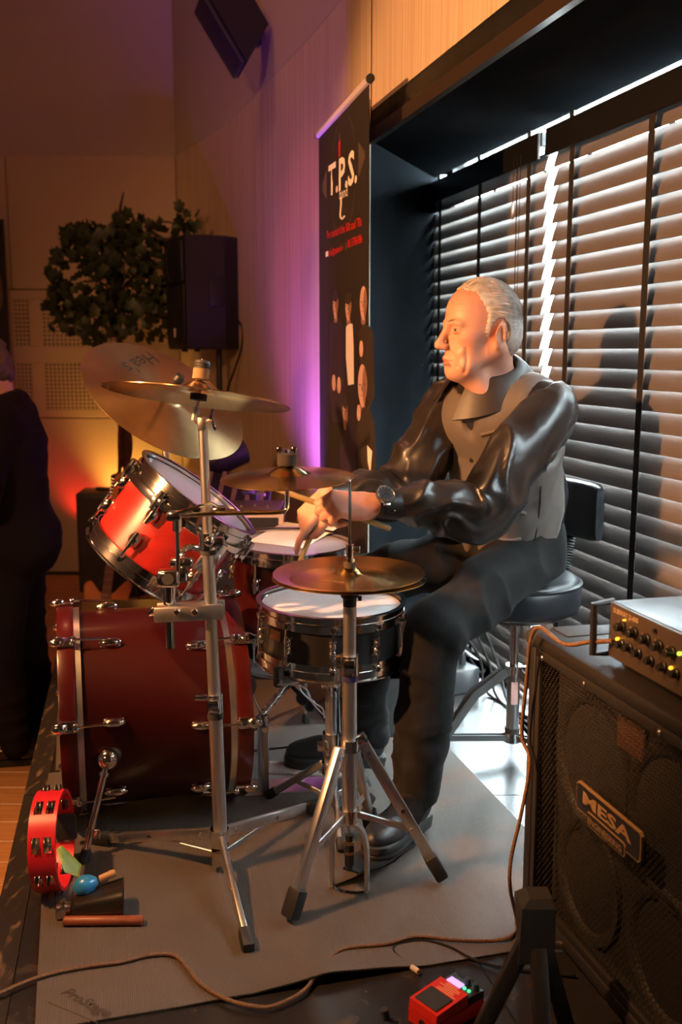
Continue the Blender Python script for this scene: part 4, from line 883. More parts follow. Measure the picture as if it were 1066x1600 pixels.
q = MB(); q.cyl(at(265, 944, 2.2), at(265, 914, 2.2), .0145, n=16); q.obj('post_sleeve', M['chrome'], ts)
q = MB(); q.box(at(265, 902, 2.2), (.052, .045, .042), None, .010, 3); q.cyl(at(263, 905, 2.17), at(263, 905, 2.19), .016, n=18); q.box(at(287, 895, 2.2), (.018, .034, .04), bev=.006); q.obj('ball_clamp', M['chrome'], ts)
q = MB(); q.cyl(at(262, 905, 2.165), at(262, 905, 2.185), .013, n=18); q.obj('clamp_knob', M['rubber'], ts)
tm = TF @ rotz(math.radians(38)) @ Vector((.19, 0, .035))
q = MB(); q.tube([at(268, 900, 2.2), at(284, 884, 2.21), at(285, 860, 2.22), (tm + at(285, 840, 2.22)) / 2, tm], .008, 10, smooth=5); q.obj('tom_arm', M['chrome'], ts)
q = MB(); q.box(at(284, 878, 2.2), (.05, .034, .022), None, .006); q.obj('arm_lock', M['chrome'], ts)
# L-rod with the splash cymbal
r0 = at(272, 806, 2.13); rods = [r0, at(330, 803, 2.16), at(430, 801, 2.2), at(444, 799, 2.2), at(449, 793, 2.2), at(449, 778, 2.2), at(448.5, 716, 2.2)]
q = MB(); q.tube(rods, .0052, 10); q.obj('splash_arm', M['chrome'], ts)
q = MB(); q.cyl(at(278, 890, 2.13), at(277, 815, 2.13), .0052, n=10); q.cyl(at(277, 830, 2.13), at(277, 812, 2.13), .010, n=12); q.obj('arm_post', M['chrome'], ts)
q = MB(); q.box(at(272, 806, 2.13), (.032, .026, .022), None, .006); q.obj('arm_joint', M['chrome'], ts)
q = MB(); q.tube([at(272, 804, 2.12), at(300, 794, 2.13), at(330, 786, 2.16), at(338, 791, 2.17)], .004, 8); q.box(at(343, 797, 2.19), (.036, .035, .018), None, .006); q.ell(at(358, 799, 2.19), (.022, .01, .006)); q.obj('arm_clamp', M['chrome'], ts)
pn = PF.to_3x3() @ Vector((0, 0, 1)); pc_ = SPC
q = MB(); q.cyl(pc_ - pn * .012, pc_ - pn * .003, .013, n=16); q.obj('cymbal_seat', M['rubber'], ts)
q = MB(); q.lathe([(.0205, .017), (.0215, .019), (.0215, .040), (.0205, .042), (.001, .042)], 20, frame(pc_, pn)); q.obj('felt_washer', M['felt'], ts)
for sx in (-1, 1):
    q = MB(); q.box(pc_ + pn * .050 + Vector((sx * .016, 0, 0)), (.013, .008, .015), Matrix.Rotation(sx * .15, 3, 'Y'), .003); q.obj('wing', M['chrome'], ts)
q = MB(); q.cyl(pc_ + pn * .042, pc_ + pn * .052, .008, n=12); q.obj('wing_hub', M['chrome'], ts)

# ---- stand of the ride cymbal, mostly hidden behind the drums
rn = RF.to_3x3() @ Vector((0, 0, 1)); rb = at(258, 720, 2.80)
rs_ = thing('cymbal_stand', (rb.x, 2.90, 0), 'thin stand of the ride cymbal, seen only just above the red tom', 'stand')
q = MB(); q.cyl((rb.x, 2.90, .12), (rb.x, 2.90, .5), .014, n=14); q.cyl((rb.x, 2.90, .5), at(257, 682, 2.90), .0095, n=14); q.obj('tube', M['alu'], rs_)
q = MB(); q.tube([at(257, 682, 2.90), at(256, 660, 2.90), RDC - rn * .06], .008, 8); q.cyl(RDC - rn * .07, RDC + rn * .028, .0045, n=8); q.obj('tilter', M['chrome'], rs_)
q = MB(); q.cyl(RDC - rn * .008 - rn * .02, RDC - rn * .022 - rn * .02, .018, n=16); q.obj('cymbal_seat', M['rubber'], rs_)
nb = at(279, 592, 2.70); q = MB(); q.cyl(RDC, nb, .006, n=8); q.lathe([(.001, -.014), (.012, -.012), (.0165, 0), (.012, .012), (.001, .014)], 18, frame(nb, rn)); q.obj('felt_nut', M['plastic'], rs_)
for k in range(3):
    t = math.radians(50 + 120 * k); e = Vector((rb.x + .26 * math.cos(t), 2.90 + .26 * math.sin(t), .012))
    q = MB(); q.cyl((rb.x, 2.90, .2), e, .009, n=8); q.cyl(e + Vector((0, 0, .012)), e - Vector((0, 0, .011)), .014, n=8); q.obj('leg', M['alu'], rs_)

# ---- hi-hat stand and pedal
HB = Vector((.019, 2.115, 0)); hx, hy = HB.x, HB.y
hs = thing('hihat_stand', HB, 'aluminium hi-hat stand with tripod legs in front of the snare drum', 'stand')
zz = lambda py: at(545, py, 2.12).z
for a, b2, r in ((1283, 1048, .0165), (1048, 932, .0145)):
    q = MB(); q.cyl((hx, hy, zz(a)), (hx, hy, zz(b2)), r, n=20); q.obj('tube', M['alu'], hs)
q = MB(); q.cyl((hx, hy, zz(1052)), (hx, hy, zz(1022)), .021, n=20); q.box((hx, hy - .024, zz(1036)), (.026, .016, .034), bev=.004); q.box((hx - .024, hy - .004, zz(1032)), (.016, .02, .03), bev=.005); q.obj('height_clamp', M['chrome'], hs)
q = MB(); q.cyl((hx, hy, zz(1062)), (hx, hy, zz(1053)), .0185, n=18); q.obj('nylon_collar', mat('dark_blue_nylon', (.02, .018, .07), .5), hs)
q = MB(); q.lathe([(.0145, zz(946)), (.015, zz(934)), (.019, zz(932)), (.022, zz(925)), (.026, zz(924)), (.026, zz(921)), (.014, zz(920))], 20, Matrix.Translation((hx, hy, 0))); q.cyl((hx + .018, hy, zz(934)), (hx + .026, hy, zz(934)), .006, n=8); q.obj('cymbal_cup', M['plastic'], hs)
q = MB(); q.cyl((hx, hy, .06), (hx, hy, zz(752)), .0032, n=8); q.ell((hx, hy, zz(752)), (.0034, .0034, .005)); q.obj('pull_rod', M['chrome'], hs)
q = MB(); q.cyl((hx, hy, zz(872)), (hx, hy, zz(850)), .0085, n=12); q.box((hx + .014, hy, zz(858)), (.018, .010, .014), bev=.003); q.cyl((hx, hy, zz(880)), (hx, hy, zz(871)), .012, n=14); q.obj('clutch', M['chrome'], hs)
q = MB(); q.cyl((hx, hy, zz(886)), (hx, hy, zz(877)), .013, n=14); q.obj('felt_washer', M['felt'], hs)
uc = zz(1163); lc = zz(1272)
q = MB(); q.cyl((hx, hy, uc - .012), (hx, hy, uc + .016), .0235, n=20); q.box((hx + .024, hy, uc + .014), (.03, .02, .022), Matrix.Rotation(-.5, 3, 'Y'), .004); q.obj('leg_collar', M['chrome'], hs)
q = MB(); q.cyl((hx, hy, lc - .014), (hx, hy, lc + .016), .0215, n=18); q.obj('brace_collar', M['chrome'], hs)
hf = [onz(452, 1446), onz(692, 1381), Vector((hx + .06, hy + .30, 0))]
for e in hf:
    d = e - Vector((hx, hy, 0)); d.z = 0; d.normalize(); a = Vector((hx, hy, uc + .004)) + d * .030; flatleg(a, e + Vector((0, 0, .013)), hs, .026, .020, .17)
    m = a + (e - a) * .60; b2 = Vector((hx, hy, lc)) + d * .02; q = MB(); q.box((m + b2) / 2, (.016, .007, (m - b2).length), frame((0, 0, 0), m - b2, (0, 0, 1)).to_3x3(), .002, 1); q.cyl(m - Vector((0, .012, 0)), m + Vector((0, .012, 0)), .006, n=8); q.obj('brace', M['alu'], hs)
fd = Vector((.51, .86, 0)); sd = Vector((-.86, .51, 0))
zt = zz(1282)
hp = []; wv = .042
arch = [Vector((hx, hy, 0)) + Vector((.80, -.25, 0)).normalized() * (s * wv) + Vector((0, 0, z)) for s, z in ((-1, .008), (-1, .06), (-.97, .115), (-.75, .15), (-.35, .166), (.35, .166), (.75, .15), (.97, .115), (1, .06), (1, .008))]
e1 = Vector((.80, -.25, 0)).normalized(); e2 = Vector((.25, .80, 0)).normalized()
def band(pts, w1, w2, t):                                             # flat bar bent along pts
    q = MB(); rr = []
    for i, p in enumerate(pts):
        tg = (pts[min(i + 1, len(pts) - 1)] - pts[max(i - 1, 0)]).normalized(); nn = tg.cross(e2).normalized()
        rr.append([p + e2 * w1 + nn * t, p + e2 * w2 + nn * t, p + e2 * w2 - nn * t, p + e2 * w1 - nn * t])
    q.rings(rr); return q
band(crom(arch, 3), -.008, .008, .004).obj('pedal_frame', M['alu'], hs, 40)
q = MB(); n = 12; rr = []
for i in range(n + 1):
    a = math.pi * i / n; p = Vector((hx, hy, .004)) - e1 * math.cos(a) * wv - e2 * math.sin(a) * .022; rr.append([p + e2 * .01 + Vector((0, 0, z)) for z in (-.003, .006)] + [p - e2 * .003 + Vector((0, 0, z)) for z in (.006, -.003)])
q.rings(rr); q.obj('base_hoop', M['chrome'], hs, 40)
q = MB(); q.tube([Vector((hx, hy, .14)), Vector((hx, hy, .055))], .009, 8); q.box((hx, hy, .09), (.022, .012, .05), bev=.004); q.obj('chain', M['plastic'], hs)
q = MB(); q.cyl((hx, hy, .125), (hx, hy, .118), .012, n=10); q.cyl((hx, hy, .10), (hx, hy, .094), .011, n=10); q.obj('chain_link', mat('brass', (.5, .3, .1), .3, 1), hs)
ped = [Vector((hx, hy, .050)) + fd * .01, Vector((hx, hy, .012)) + fd * .30]
q = MB(); rr = []
for p, w in ((ped[0], .022), (ped[0] * .7 + ped[1] * .3, .042), (ped[1], .046)): rr.append([p - sd * w, p + sd * w, p + sd * w + Vector((0, 0, -.006)), p - sd * w + Vector((0, 0, -.006))])
q.rings(rr); q.obj('footboard', M['plastic'], hs, 20)
for s in (-1, 1):
    q = MB(); q.tube([Vector((hx, hy, .006)) + e1 * s * wv * .9, Vector((hx, hy, .006)) + fd * .16 + sd * s * .03, Vector((hx, hy, .006)) + fd * .30 + sd * s * .03], .0032, 6); q.obj('pedal_rail', M['chrome'], hs)

# ---- bass drum pedal
PB = BC + BA * (BH + .035); PB.z = 0
bp_ = thing('bass_pedal', PB, 'silver and black bass drum pedal under his right shoe', 'pedal')
pf = BA.copy(); pf = Vector((.985, .17, 0)).normalized(); ps = Vector((-pf.y, pf.x, 0)); R = Matrix((pf, ps, Vector((0, 0, 1)))).transposed()
q = MB(); q.box(PB + pf * .17 + Vector((0, 0, .004)), (.36, .10, .006), R, .002, 1); q.obj('base_plate', M['steel'], bp_)
q = MB(); q.box(PB + pf * .18 + Vector((0, 0, .048)), (.27, .085, .008), R @ Matrix.Rotation(math.radians(7), 3, 'Y'), .003); q.obj('footboard', mat('pale_footboard', (.42, .34, .30), .5, 0), bp_, label='pale metal footboard')
for s in (-1, 1):
    q = MB(); q.box(PB + pf * .045 + ps * s * .055 + Vector((0, 0, .105)), (.022, .012, .20), R, .004); q.obj('post', M['steel'], bp_)
q = MB(); q.cyl(PB + pf * .045 - ps * .065 + Vector((0, 0, .20)), PB + pf * .045 + ps * .065 + Vector((0, 0, .20)), .008, n=12); q.box(PB + pf * .05 + Vector((0, 0, .20)), (.03, .02, .04), R, .008); q.obj('axle', M['chrome'], bp_)
q = MB(); q.cyl(PB + pf * .05 + Vector((0, 0, .20)), PB + pf * .012 + Vector((0, 0, .30)), .004, n=8); q.obj('beater_rod', M['chrome'], bp_)
q = MB(); q.ell(PB + pf * .012 + Vector((0, 0, .305)), (.018, .024, .026)); q.obj('beater', M['felt'], bp_)
q = MB(); q.box(PB - pf * .003 + Vector((0, 0, .015)), (.02, .05, .02), R, .004); q.obj('hoop_clamp', M['chrome'], bp_)
# linked drive shaft on the far side of the pedal, with its joints
s0, s1 = at(396, 1133, 2.66), at(452, 1067, 2.78)
q = MB(); d = s1 - s0; q.cyl(s0, s1, .0072, n=10)
for k in range(8): q.cyl(s0 + d * (k / 8 + .02), s0 + d * (k / 8 + .07), .0115, n=10)
q.box(s0, (.026, .026, .03), None, .008); q.box(s1, (.03, .022, .02), None, .006); q.obj('drive_shaft', M['chrome'], bp_, 40)
s2 = at(490, 1108, 2.80); q = MB(); q.cyl(s1, s2, .007, n=10); q.ell(s1 * .45 + s2 * .55, (.02, .016, .024)); q.ell(s1 * .15 + s2 * .85, (.018, .016, .02)); q.obj('linkage', M['plastic'], bp_, 40)
q = MB()
for s in (-1, 1): q.tube([at(468, 1070, 2.72), at(476 + s * 5, 1080, 2.72), at(487, 1096, 2.72), at(497 - s * 4 + 3, 1107, 2.72), at(509 + s * 2, 1122, 2.72)], .0022, 6, smooth=5)
single('white_cable', q, M['white'], 'thin twisted white cable behind the snare stand', 'cable', at(487, 1096, 2.72))

# ================================================================== throne, amplifier, small things
TH_ = Vector((.525, 2.93, 0)); fdir = Vector((-.77, -.64, 0)); ldir = Vector((.64, -.77, 0))
th = thing('drum_throne', TH_, 'black leatherette drum throne with backrest, on a folding chrome tripod', 'stool')
sc = TH_ + Vector((.0, -.02, 0))
q = MB(); q.lathe([(.001, .462), (.172, .462), (.184, .468), (.190, .485), (.191, .528), (.185, .556), (.168, .567), (.10, .565), (.001, .56)], 56, Matrix.Translation(sc)); q.obj('seat_cushion', M['leather'], th, 60)
q = MB(); q.lathe([(.186, .542), (.194, .547), (.194, .551), (.186, .555)], 56, Matrix.Translation(sc)); q.obj('seat_piping', M['leather'], th, 60)
q = MB(); q.lathe([(.001, .448), (.15, .448), (.15, .462), (.001, .462)], 40, Matrix.Translation(sc)); q.obj('seat_plate', M['steel'], th)
q = MB(); q.cyl(sc + Vector((0, 0, .25)), sc + Vector((0, 0, .45)), .0135, n=18); q.obj('post', M['chrome'], th)
q = MB(); q.cyl(sc + Vector((0, 0, .07)), sc + Vector((0, 0, .262)), .0195, n=20); q.obj('sleeve', M['steel'], th)
q = MB(); q.box(sc + Vector((0, -.0205, .20)), (.022, .003, .07), None, .001, 1); q.obj('paper_label', mat('faded_label', (.5, .33, .30), .7), th, label='faded pinkish paper sticker')
q = MB(); q.cyl(sc + Vector((0, 0, .255)), sc + Vector((0, 0, .285)), .026, n=18); q.box(sc + Vector((.03, 0, .27)), (.03, .022, .022), None, .005); q.obj('height_clamp', M['chrome'], th)
q = MB(); q.cyl(sc + Vector((0, 0, .042)), sc + Vector((0, 0, .072)), .027, n=18); q.obj('base_collar', M['chrome'], th)
q = MB(); q.cyl(sc + Vector((0, 0, .072)), sc + Vector((0, 0, .086)), .0235, n=18); q.obj('nylon_collar', M['rubber'], th)
for ang in (196, 318, 80):
    t = math.radians(ang); d = Vector((math.cos(t), math.sin(t), 0)); s2 = Vector((-d.y, d.x, 0))
    for s in (-1, 1):
        pts = [sc + d * .03 + s2 * s * .014 + Vector((0, 0, .268)), sc + d * .13 + s2 * s * .013 + Vector((0, 0, .205)), sc + d * .265 + s2 * s * .006 + Vector((0, 0, .02))]
        q = MB(); rr = [[p + s2 * (.0022 * e) + Vector((0, 0, .011 * f)) + d * (.007 * f) for e, f in ((-1, -1), (1, -1), (1, 1), (-1, 1))] for p in pts]; q.rings(rr); q.obj('leg', M['darksteel'], th, 30)
        q = MB(); a, b2 = sc + d * .025 + s2 * s * .010 + Vector((0, 0, .057)), sc + d * .22 + s2 * s * .008 + Vector((0, 0, .078)); rr = [[p + s2 * (.002 * e) + Vector((0, 0, .009 * f)) for e, f in ((-1, -1), (1, -1), (1, 1), (-1, 1))] for p in (a, b2)]; q.rings(rr); q.obj('brace', M['darksteel'], th, 30)
    q = MB(); f = sc + d * .272; q.cyl((f.x, f.y, .0), (f.x, f.y, .034), .018, .013, n=12); q.obj('rubber_foot', M['rubber'], th)
# backrest: curved pad on a bar inside a ribbed rubber gaiter
bc = TH_ - fdir * .215 + Vector((0, 0, .745))
q = MB(); rr = []; sec_ = []
for k in range(20):
    a = 2 * math.pi * k / 20; c, s = math.cos(a), math.sin(a); sec_.append((abs(c) ** .45 * math.copysign(.036, c), abs(s) ** .45 * math.copysign(.088, s)))
for i in range(13):
    u = -1 + 2 * i / 12; sh = (1 - abs(u) ** 6) ** .5 if abs(u) < 1 else 0; sh = .55 + .45 * sh if abs(u) < 1 else .55
    c = bc + ldir * (u * .165) + fdir * (.055 * u * u - .02)
    rr.append([c + fdir * (x * sh) + Vector((0, 0, z * (.8 + .2 * sh))) for x, z in sec_])
q.rings(rr); q.obj('backrest_pad', M['leather'], th, 60)
g0, g1, g2 = bc + Vector((0, 0, -.075)) - fdir * .035, TH_ - fdir * .225 + Vector((0, 0, .56)), TH_ - fdir * .165 + Vector((0, 0, .455))
pth = crom([g0, g1, g2], 14)
q = MB(); q.tube(pth, lambda t: .0235 + .0035 * math.cos(t * 2 * math.pi * 27), 16)
pp2 = crom([g0, g1, g2], 60); q.bm.clear(); q.tube(pp2, lambda t: .0225 + .0042 * math.cos(t * 2 * math.pi * 26), 16); q.obj('gaiter', M['rubber'], th, 180)
q = MB(); q.tube([g2, TH_ - fdir * .08 + Vector((0, 0, .452))], .012, 8); q.obj('backrest_bar', M['steel'], th)

# ---- bass cabinet
CX = -U; CO = Vector((.390, 2.005, 0))                                  # far front lower corner, edges run towards the camera
def cabp(a, d, z): return CO + CX * a + OUT * d + Vector((0, 0, z))
RC = Matrix((CX, OUT, Vector((0, 0, 1)))).transposed(); CL, CD, CB, CT = .64, .42, .045, .652
cabt = thing('bass_cabinet', cabp(CL / 2, CD / 2, 0), 'big black bass speaker cabinet with steel mesh front at the right edge', 'amplifier')
def cbx(name, a0, a1, d0, d1, z0, z1, m, bev=.004, parent=None):
    q = MB(); q.box(cabp((a0 + a1) / 2, (d0 + d1) / 2, (z0 + z1) / 2), (a1 - a0, d1 - d0, z1 - z0), RC, bev); return q.obj(name, m, parent or cabt)
fr = .036
cbx('top_panel', 0, CL, 0, CD, CT - .03, CT, M['tolex'], .010); cbx('bottom_panel', 0, CL, 0, CD, CB, CB + .03, M['tolex'], .010)
cbx('side_panel', 0, .030, .002, CD, CB + .02, CT - .02, M['tolex'], .006); cbx('side_panel', CL - .03, CL, .002, CD, CB + .02, CT - .02, M['tolex'], .006); cbx('back_panel', .02, CL - .02, CD - .02, CD - .004, CB + .02, CT - .02, M['tolex'])
cbx('baffle', .03, CL - .03, .05, .066, CB + .03, CT - .03, M['cone'])
for nm, a0, a1, z0, z1 in (('grille_frame', .030, .048, CB + .03, CT - .03), ('grille_frame', CL - .048, CL - .03, CB + .03, CT - .03), ('grille_frame', .03, CL - .03, CT - .050, CT - .03), ('grille_frame', .03, CL - .03, CB + .03, CB + .048)):
    cbx(nm, a0, a1, .004, .020, z0, z1, M['grille'], .003)
for a, z in ((.058, CT - .045), (CL * .36, CT - .043), (CL * .75, CT - .043), (.058, CB + .05)):
    q = MB(); q.ell(cabp(a, .003, z), (.006, .003, .006), RC); q.obj('screw', M['steel'], cabt)
pitch = .0125; V, Fc = [], []; nx = int((CL - .096) / pitch); nz = int((CT - CB - .098) / (pitch * .62)); a0 = .048; z0 = CB + .048
px_, pz_2 = (CL - .096) / nx, (CT - CB - .098) / nz
for j in range(nz):                                                     # expanded steel mesh: lens-shaped openings, staggered rows
    for i in range(nx):
        o_ = (.5 if j % 2 else 0) * px_; ca, cz2 = a0 + i * px_ + px_ / 2, z0 + (j + .5) * pz_2; k = len(V)
        if j % 2: ca = min(ca + px_ / 2, a0 + (nx - .5) * px_)
        hw, hh = px_ / 2, pz_2 / 2
        for x, z in ((-1, 0), (-.5, -1), (.5, -1), (1, 0), (.5, 1), (-.5, 1)): V.append(cabp(ca + x * hw, .012, cz2 + z * hh))
        for x, z in ((-.68, 0), (-.38, -.58), (.38, -.58), (.68, 0), (.38, .58), (-.38, .58)): V.append(cabp(ca + x * hw, .012 + .002 * z, cz2 + z * hh))
        for m_ in range(6): n_ = (m_ + 1) % 6; Fc.append((k + m_, k + n_, k + 6 + n_, k + 6 + m_))
me = bpy.data.meshes.new('mesh_grille'); me.from_pydata(V, [], Fc); me.materials.append(M['grille']); o = put('mesh_grille', me, cabt); o['kind'] = 'stuff'
for a, z, r in ((.20, .43, .135), (.20, .19, .115), (.47, .43, .135), (.47, .19, .115)):
    F_ = frame(cabp(a, .049, z), -OUT, CX); q = MB(F_); q.lathe([(r + .008, .0), (r + .006, .008), (r - .008, .008), (r - .014, .002), (r - .05, -.03), (r * .36, -.042), (r * .34, -.036), (.001, -.022)], 36); q.obj('speaker_cone', M['cone'], cabt, 60)
q = MB(frame(cabp(.335, .048, .54), -OUT, CX)); q.box((0, 0, .004), (.09, .06, .008), None, .004); q.obj('horn', mat('bronze_horn', (.10, .05, .03), .4), cabt)
for a, d in ((.0, .0), (.0, CD), (CL, 0), (CL, CD)):
    q = MB(); q.ell(cabp(a + (.014 if a == 0 else -.014), d + (.014 if d == 0 else -.014), CT - .014), (.024, .024, .024), RC, 14, 10); q.obj('corner_guard', M['rubber'], cabt)
cbx('corner_plate', .004, .075, .05, .15, CT - .001, CT + .002, M['rubber'], .001)
for a, d in ((.06, .06), (.06, CD - .06), (CL - .06, .06), (CL - .06, CD - .06)):
    q = MB(); q.cyl(cabp(a, d, 0), cabp(a, d, CB), .024, .027, n=14); q.obj('foot', M['rubber'], cabt)
# name plate of the cabinet
def cpl(px, py, dd=-.004):
    o = Vector((0, 0, CAMZ)); d = ray(px, py); c = cabp(0, dd, 0); p = o + d * ((c - o).dot(OUT) / d.dot(OUT)); r = p - CO; return r.dot(CX), p.z
def plate(name, pts, d, m, t=.002, parent=None):
    q = MB(); q.rings([[cabp(a, d, z) for a, z in pts], [cabp(a, d - t, z) for a, z in pts]]); return q.obj(name, m, parent or cabt, 0)
tl, tr_, br_, bl_ = cpl(898, 1221), cpl(997, 1302), cpl(995, 1350), cpl(894, 1256)
A0, A1 = (tl[0] + bl_[0]) / 2, (tr_[0] + br_[0]) / 2; Z1 = (tl[1] + tr_[1]) / 2; Z0 = (bl_[1] + br_[1]) / 2 - .004
M['badge_black'] = mat('badge_black', (.012, .011, .011), .4)
def rr_(a0, a1, z0, z1, c): return [(a0 + c, z0), (a1 - c, z0), (a1, z0 + c), (a1, z1 - c), (a1 - c, z1), (a0 + c, z1), (a0, z1 - c), (a0, z0 + c)]
nm = plate('name_plate', rr_(A0, A1, Z0, Z1, .006), .009, M['gold'], .006); plate('plate_field', rr_(A0 + .0025, A1 - .0025, Z0 + .0025, Z1 - .0025, .005), .0032, M['badge_black'], .001, nm)
w = A1 - A0; h = Z1 - Z0; s0_, s1_ = A0 + w * .20, A1 - w * .20
lp_ = plate('lower_plate', rr_(s0_, s1_, Z0 - h * .22, Z0 + h * .26, .005), .0026, M['gold'], .002); plate('plate_field', rr_(s0_ + .002, s1_ - .002, Z0 - h * .22 + .002, Z0 + h * .26 - .002, .004), .0006, M['badge_black'], .001, lp_)
def ctext(body, a0, a1, z0, hh, d, m, **kw):
    me = text_data(body, 1.0, extrude=0, **kw); xs = [v.co.x for v in me.vertices]; ys_ = [v.co.y for v in me.vertices]
    me.materials.clear(); me.materials.append(m); W_, H_ = max(xs) - min(xs), max(ys_) - min(ys_)
    me.transform(frame(cabp(a0, d, z0), -OUT, CX) @ Matrix.Diagonal(((a1 - a0) / W_, hh / H_, 1, 1)) @ Matrix.Translation((-min(xs), -min(ys_), 0))); return me
put('lettering', ctext('MESA', A0 + w * .12, A1 - w * .12, Z0 + h * .38, h * .44, .0014, M['gold'], bold=.035), nm)
put('lettering', ctext('ENGINEERING', s0_ + .008, s1_ - .008, Z0 - h * .10, h * .22, -.0012, M['gold'], bold=.01), lp_)

# ---- amplifier head on top
HO = CO + OUT * .045; HZ0, HZ1, HL, HD = CT + .012, CT + .118, .36, .27
_d = ray(953, 975); _o = Vector((0, 0, CAMZ)); ha0 = (_o + _d * ((HO - _o).dot(OUT) / _d.dot(OUT)) - HO).dot(CX)
def hdp(a, d, z): return HO + CX * (ha0 + a) + OUT * d + Vector((0, 0, z))
hd = thing('amplifier_head', hdp(HL / 2, HD / 2, CT), 'flat black bass amplifier head with knobs lying on the cabinet', 'amplifier')
def hbx(name, a0, a1, d0, d1, z0, z1, m, bev=.002):
    q = MB(); q.box(hdp((a0 + a1) / 2, (d0 + d1) / 2, (z0 + z1) / 2), (a1 - a0, d1 - d0, z1 - z0), RC, bev); return q.obj(name, m, hd)
M['chassis'] = mat('black_chassis', (.025, .026, .028), .32, bump=(.1, 200, O1)); M['panel_front'] = mat('brown_black_panel', (.060, .042, .030), .42)
hbx('chassis', 0, HL, .004, HD, HZ0, HZ1, M['chassis'], .004); hbx('front_panel', .002, HL - .002, -.002, .006, HZ0 + .002, HZ1 - .002, M['panel_front'], .001)
for a in (.02, HL - .02):
    for d in (.03, HD - .03): q = MB(); q.cyl(hdp(a, d, CT), hdp(a, d, HZ0 + .001), .011, n=12); q.obj('foot', M['rubber'], hd)
q = MB(); q.tube([hdp(-.006, .01, HZ0 + .004), hdp(-.004, -.030, HZ0 + .006), hdp(-.004, -.032, HZ1 - .006), hdp(-.006, .01, HZ1 - .004)], .007, 8); q.obj('rack_handle', M['plastic'], hd)
def hpl(px, py, dd=-.003):
    o = Vector((0, 0, CAMZ)); d = ray(px, py); c = hdp(0, dd, 0); p = o + d * ((c - o).dot(OUT) / d.dot(OUT)); return p
zk = lambda x, y: hpl(930 + x / 7.84, 930 + y / 7.84)
for x, y in ((340, 385), (490, 460), (640, 540), (795, 620), (950, 700)):
    p = zk(x, y); q = MB(frame(p, -OUT, CX)); q.lathe([(.001, .0), (.0105, .0), (.0105, .003), (.0085, .004), (.0075, .015), (.0065, .016), (.001, .016)], 20); q.obj('knob', M['plastic'], hd)
    q = MB(frame(p, -OUT, CX)); q.box((-.013, .006, .0008), (.003, .003, .0012)); q.obj('panel_mark', M['gold'], hd)
for x, y in ((330, 600), (430, 640), (540, 710), (690, 800), (845, 880), (1000, 960)):
    p = zk(x, y); q = MB(frame(p, -OUT, CX)); q.lathe([(.001, .0), (.009, .0), (.009, .003), (.0075, .004), (.0065, .013), (.001, .0135)], 20); q.obj('knob', M['plastic'], hd)
for (x, y), c, r in (((375, 305), (1, .35, .05), .0020), ((290, 535), (1, .45, .03), .0034), ((1050, 715), (.45, 1, .05), .0032), ((945, 890), (1, .42, .03), .0032)):
    p = zk(x, y); q = MB(frame(p, -OUT, CX)); q.lathe([(r, 0), (r, .004), (r * .7, .0055), (.0005, .006)], 12); q.obj('indicator_lamp', mat('indicator', c, .4, emit=(c, 2.2)), hd, label='glowing indicator lamp')
t0, t1 = zk(228, 205), zk(530, 350); me = text_data('SUBWAY D-800', 1.0, extrude=0, bold=.02); W_ = max(v.co.x for v in me.vertices); H_ = max(v.co.y for v in me.vertices); me.materials.clear(); me.materials.append(mat('panel_print', (.42, .28, .17), .5))
me.transform(frame(t0 - OUT * .0006 - Vector((0, 0, .0)), -OUT, CX) @ Matrix.Diagonal(((t1 - t0).dot(CX) / W_, .0095 / H_, 1, 1))); put('lettering', me, hd)
q = MB(frame(zk(740, 435), -OUT, CX)); q.cyl((0, 0, 0), (0, 0, .004), .004, n=10); q.obj('push_button', M['plastic'], hd)
# ---- instrument cable from the head down to and along the floor
jk = zk(290, 535); 
cb = [zk(235, 560) - OUT * .004, hpl(945, 1001) - OUT * .03, hpl(922, 1003) - OUT * .055, cabp(.09, -.02, CT + .03), cabp(.055, -.022, CT - .01), cabp(.035, -.018, CT - .10), cabp(.02, -.018, CT - .22)]
jack = MB(); jack.cyl(cb[0], cb[1], .0042, .0055, n=10); 
fl = [at(828, 1190, 1.955), at(815, 1270, 1.935), at(800, 1335, 1.92), at(797, 1385, 1.91)] + [onz(x, y, .011) for x, y in ((808, 1440), (800, 1461), (782, 1469), (715, 1469), (652, 1463), (605, 1475), (538, 1483), (506, 1508), (475, 1548), (431, 1571), (400, 1573), (355, 1562), (315, 1539), (295, 1515), (272, 1493), (236, 1492), (189, 1503), (130, 1511), (67, 1525), (0, 1552), (-60, 1590))]
cable = thing('instrument_cable', onz(400, 1573), 'long brown braided cable from the amplifier head across mat and stage', 'cable')
q = MB(); q.tube(cb[1:] + fl, .0042, 8, smooth=6); q.obj('braided_lead', M['cable_brown'], cable, 180)
jack.obj('plug', M['cable_brown'], cable)
q = MB(); q.tube([onz(x, y, .006) for x, y in ((657, 1521), (640, 1508), (618, 1490), (618, 1478), (640, 1471), (668, 1470), (705, 1481), (742, 1500), (790, 1513), (850, 1519), (900, 1525))], .0032, 8, smooth=6)
pcab = thing('pedal_cable', onz(668, 1470), 'thin black cable with pale plug running into the red pedal', 'cable'); q.obj('lead', M['cable_black'], pcab, 180)
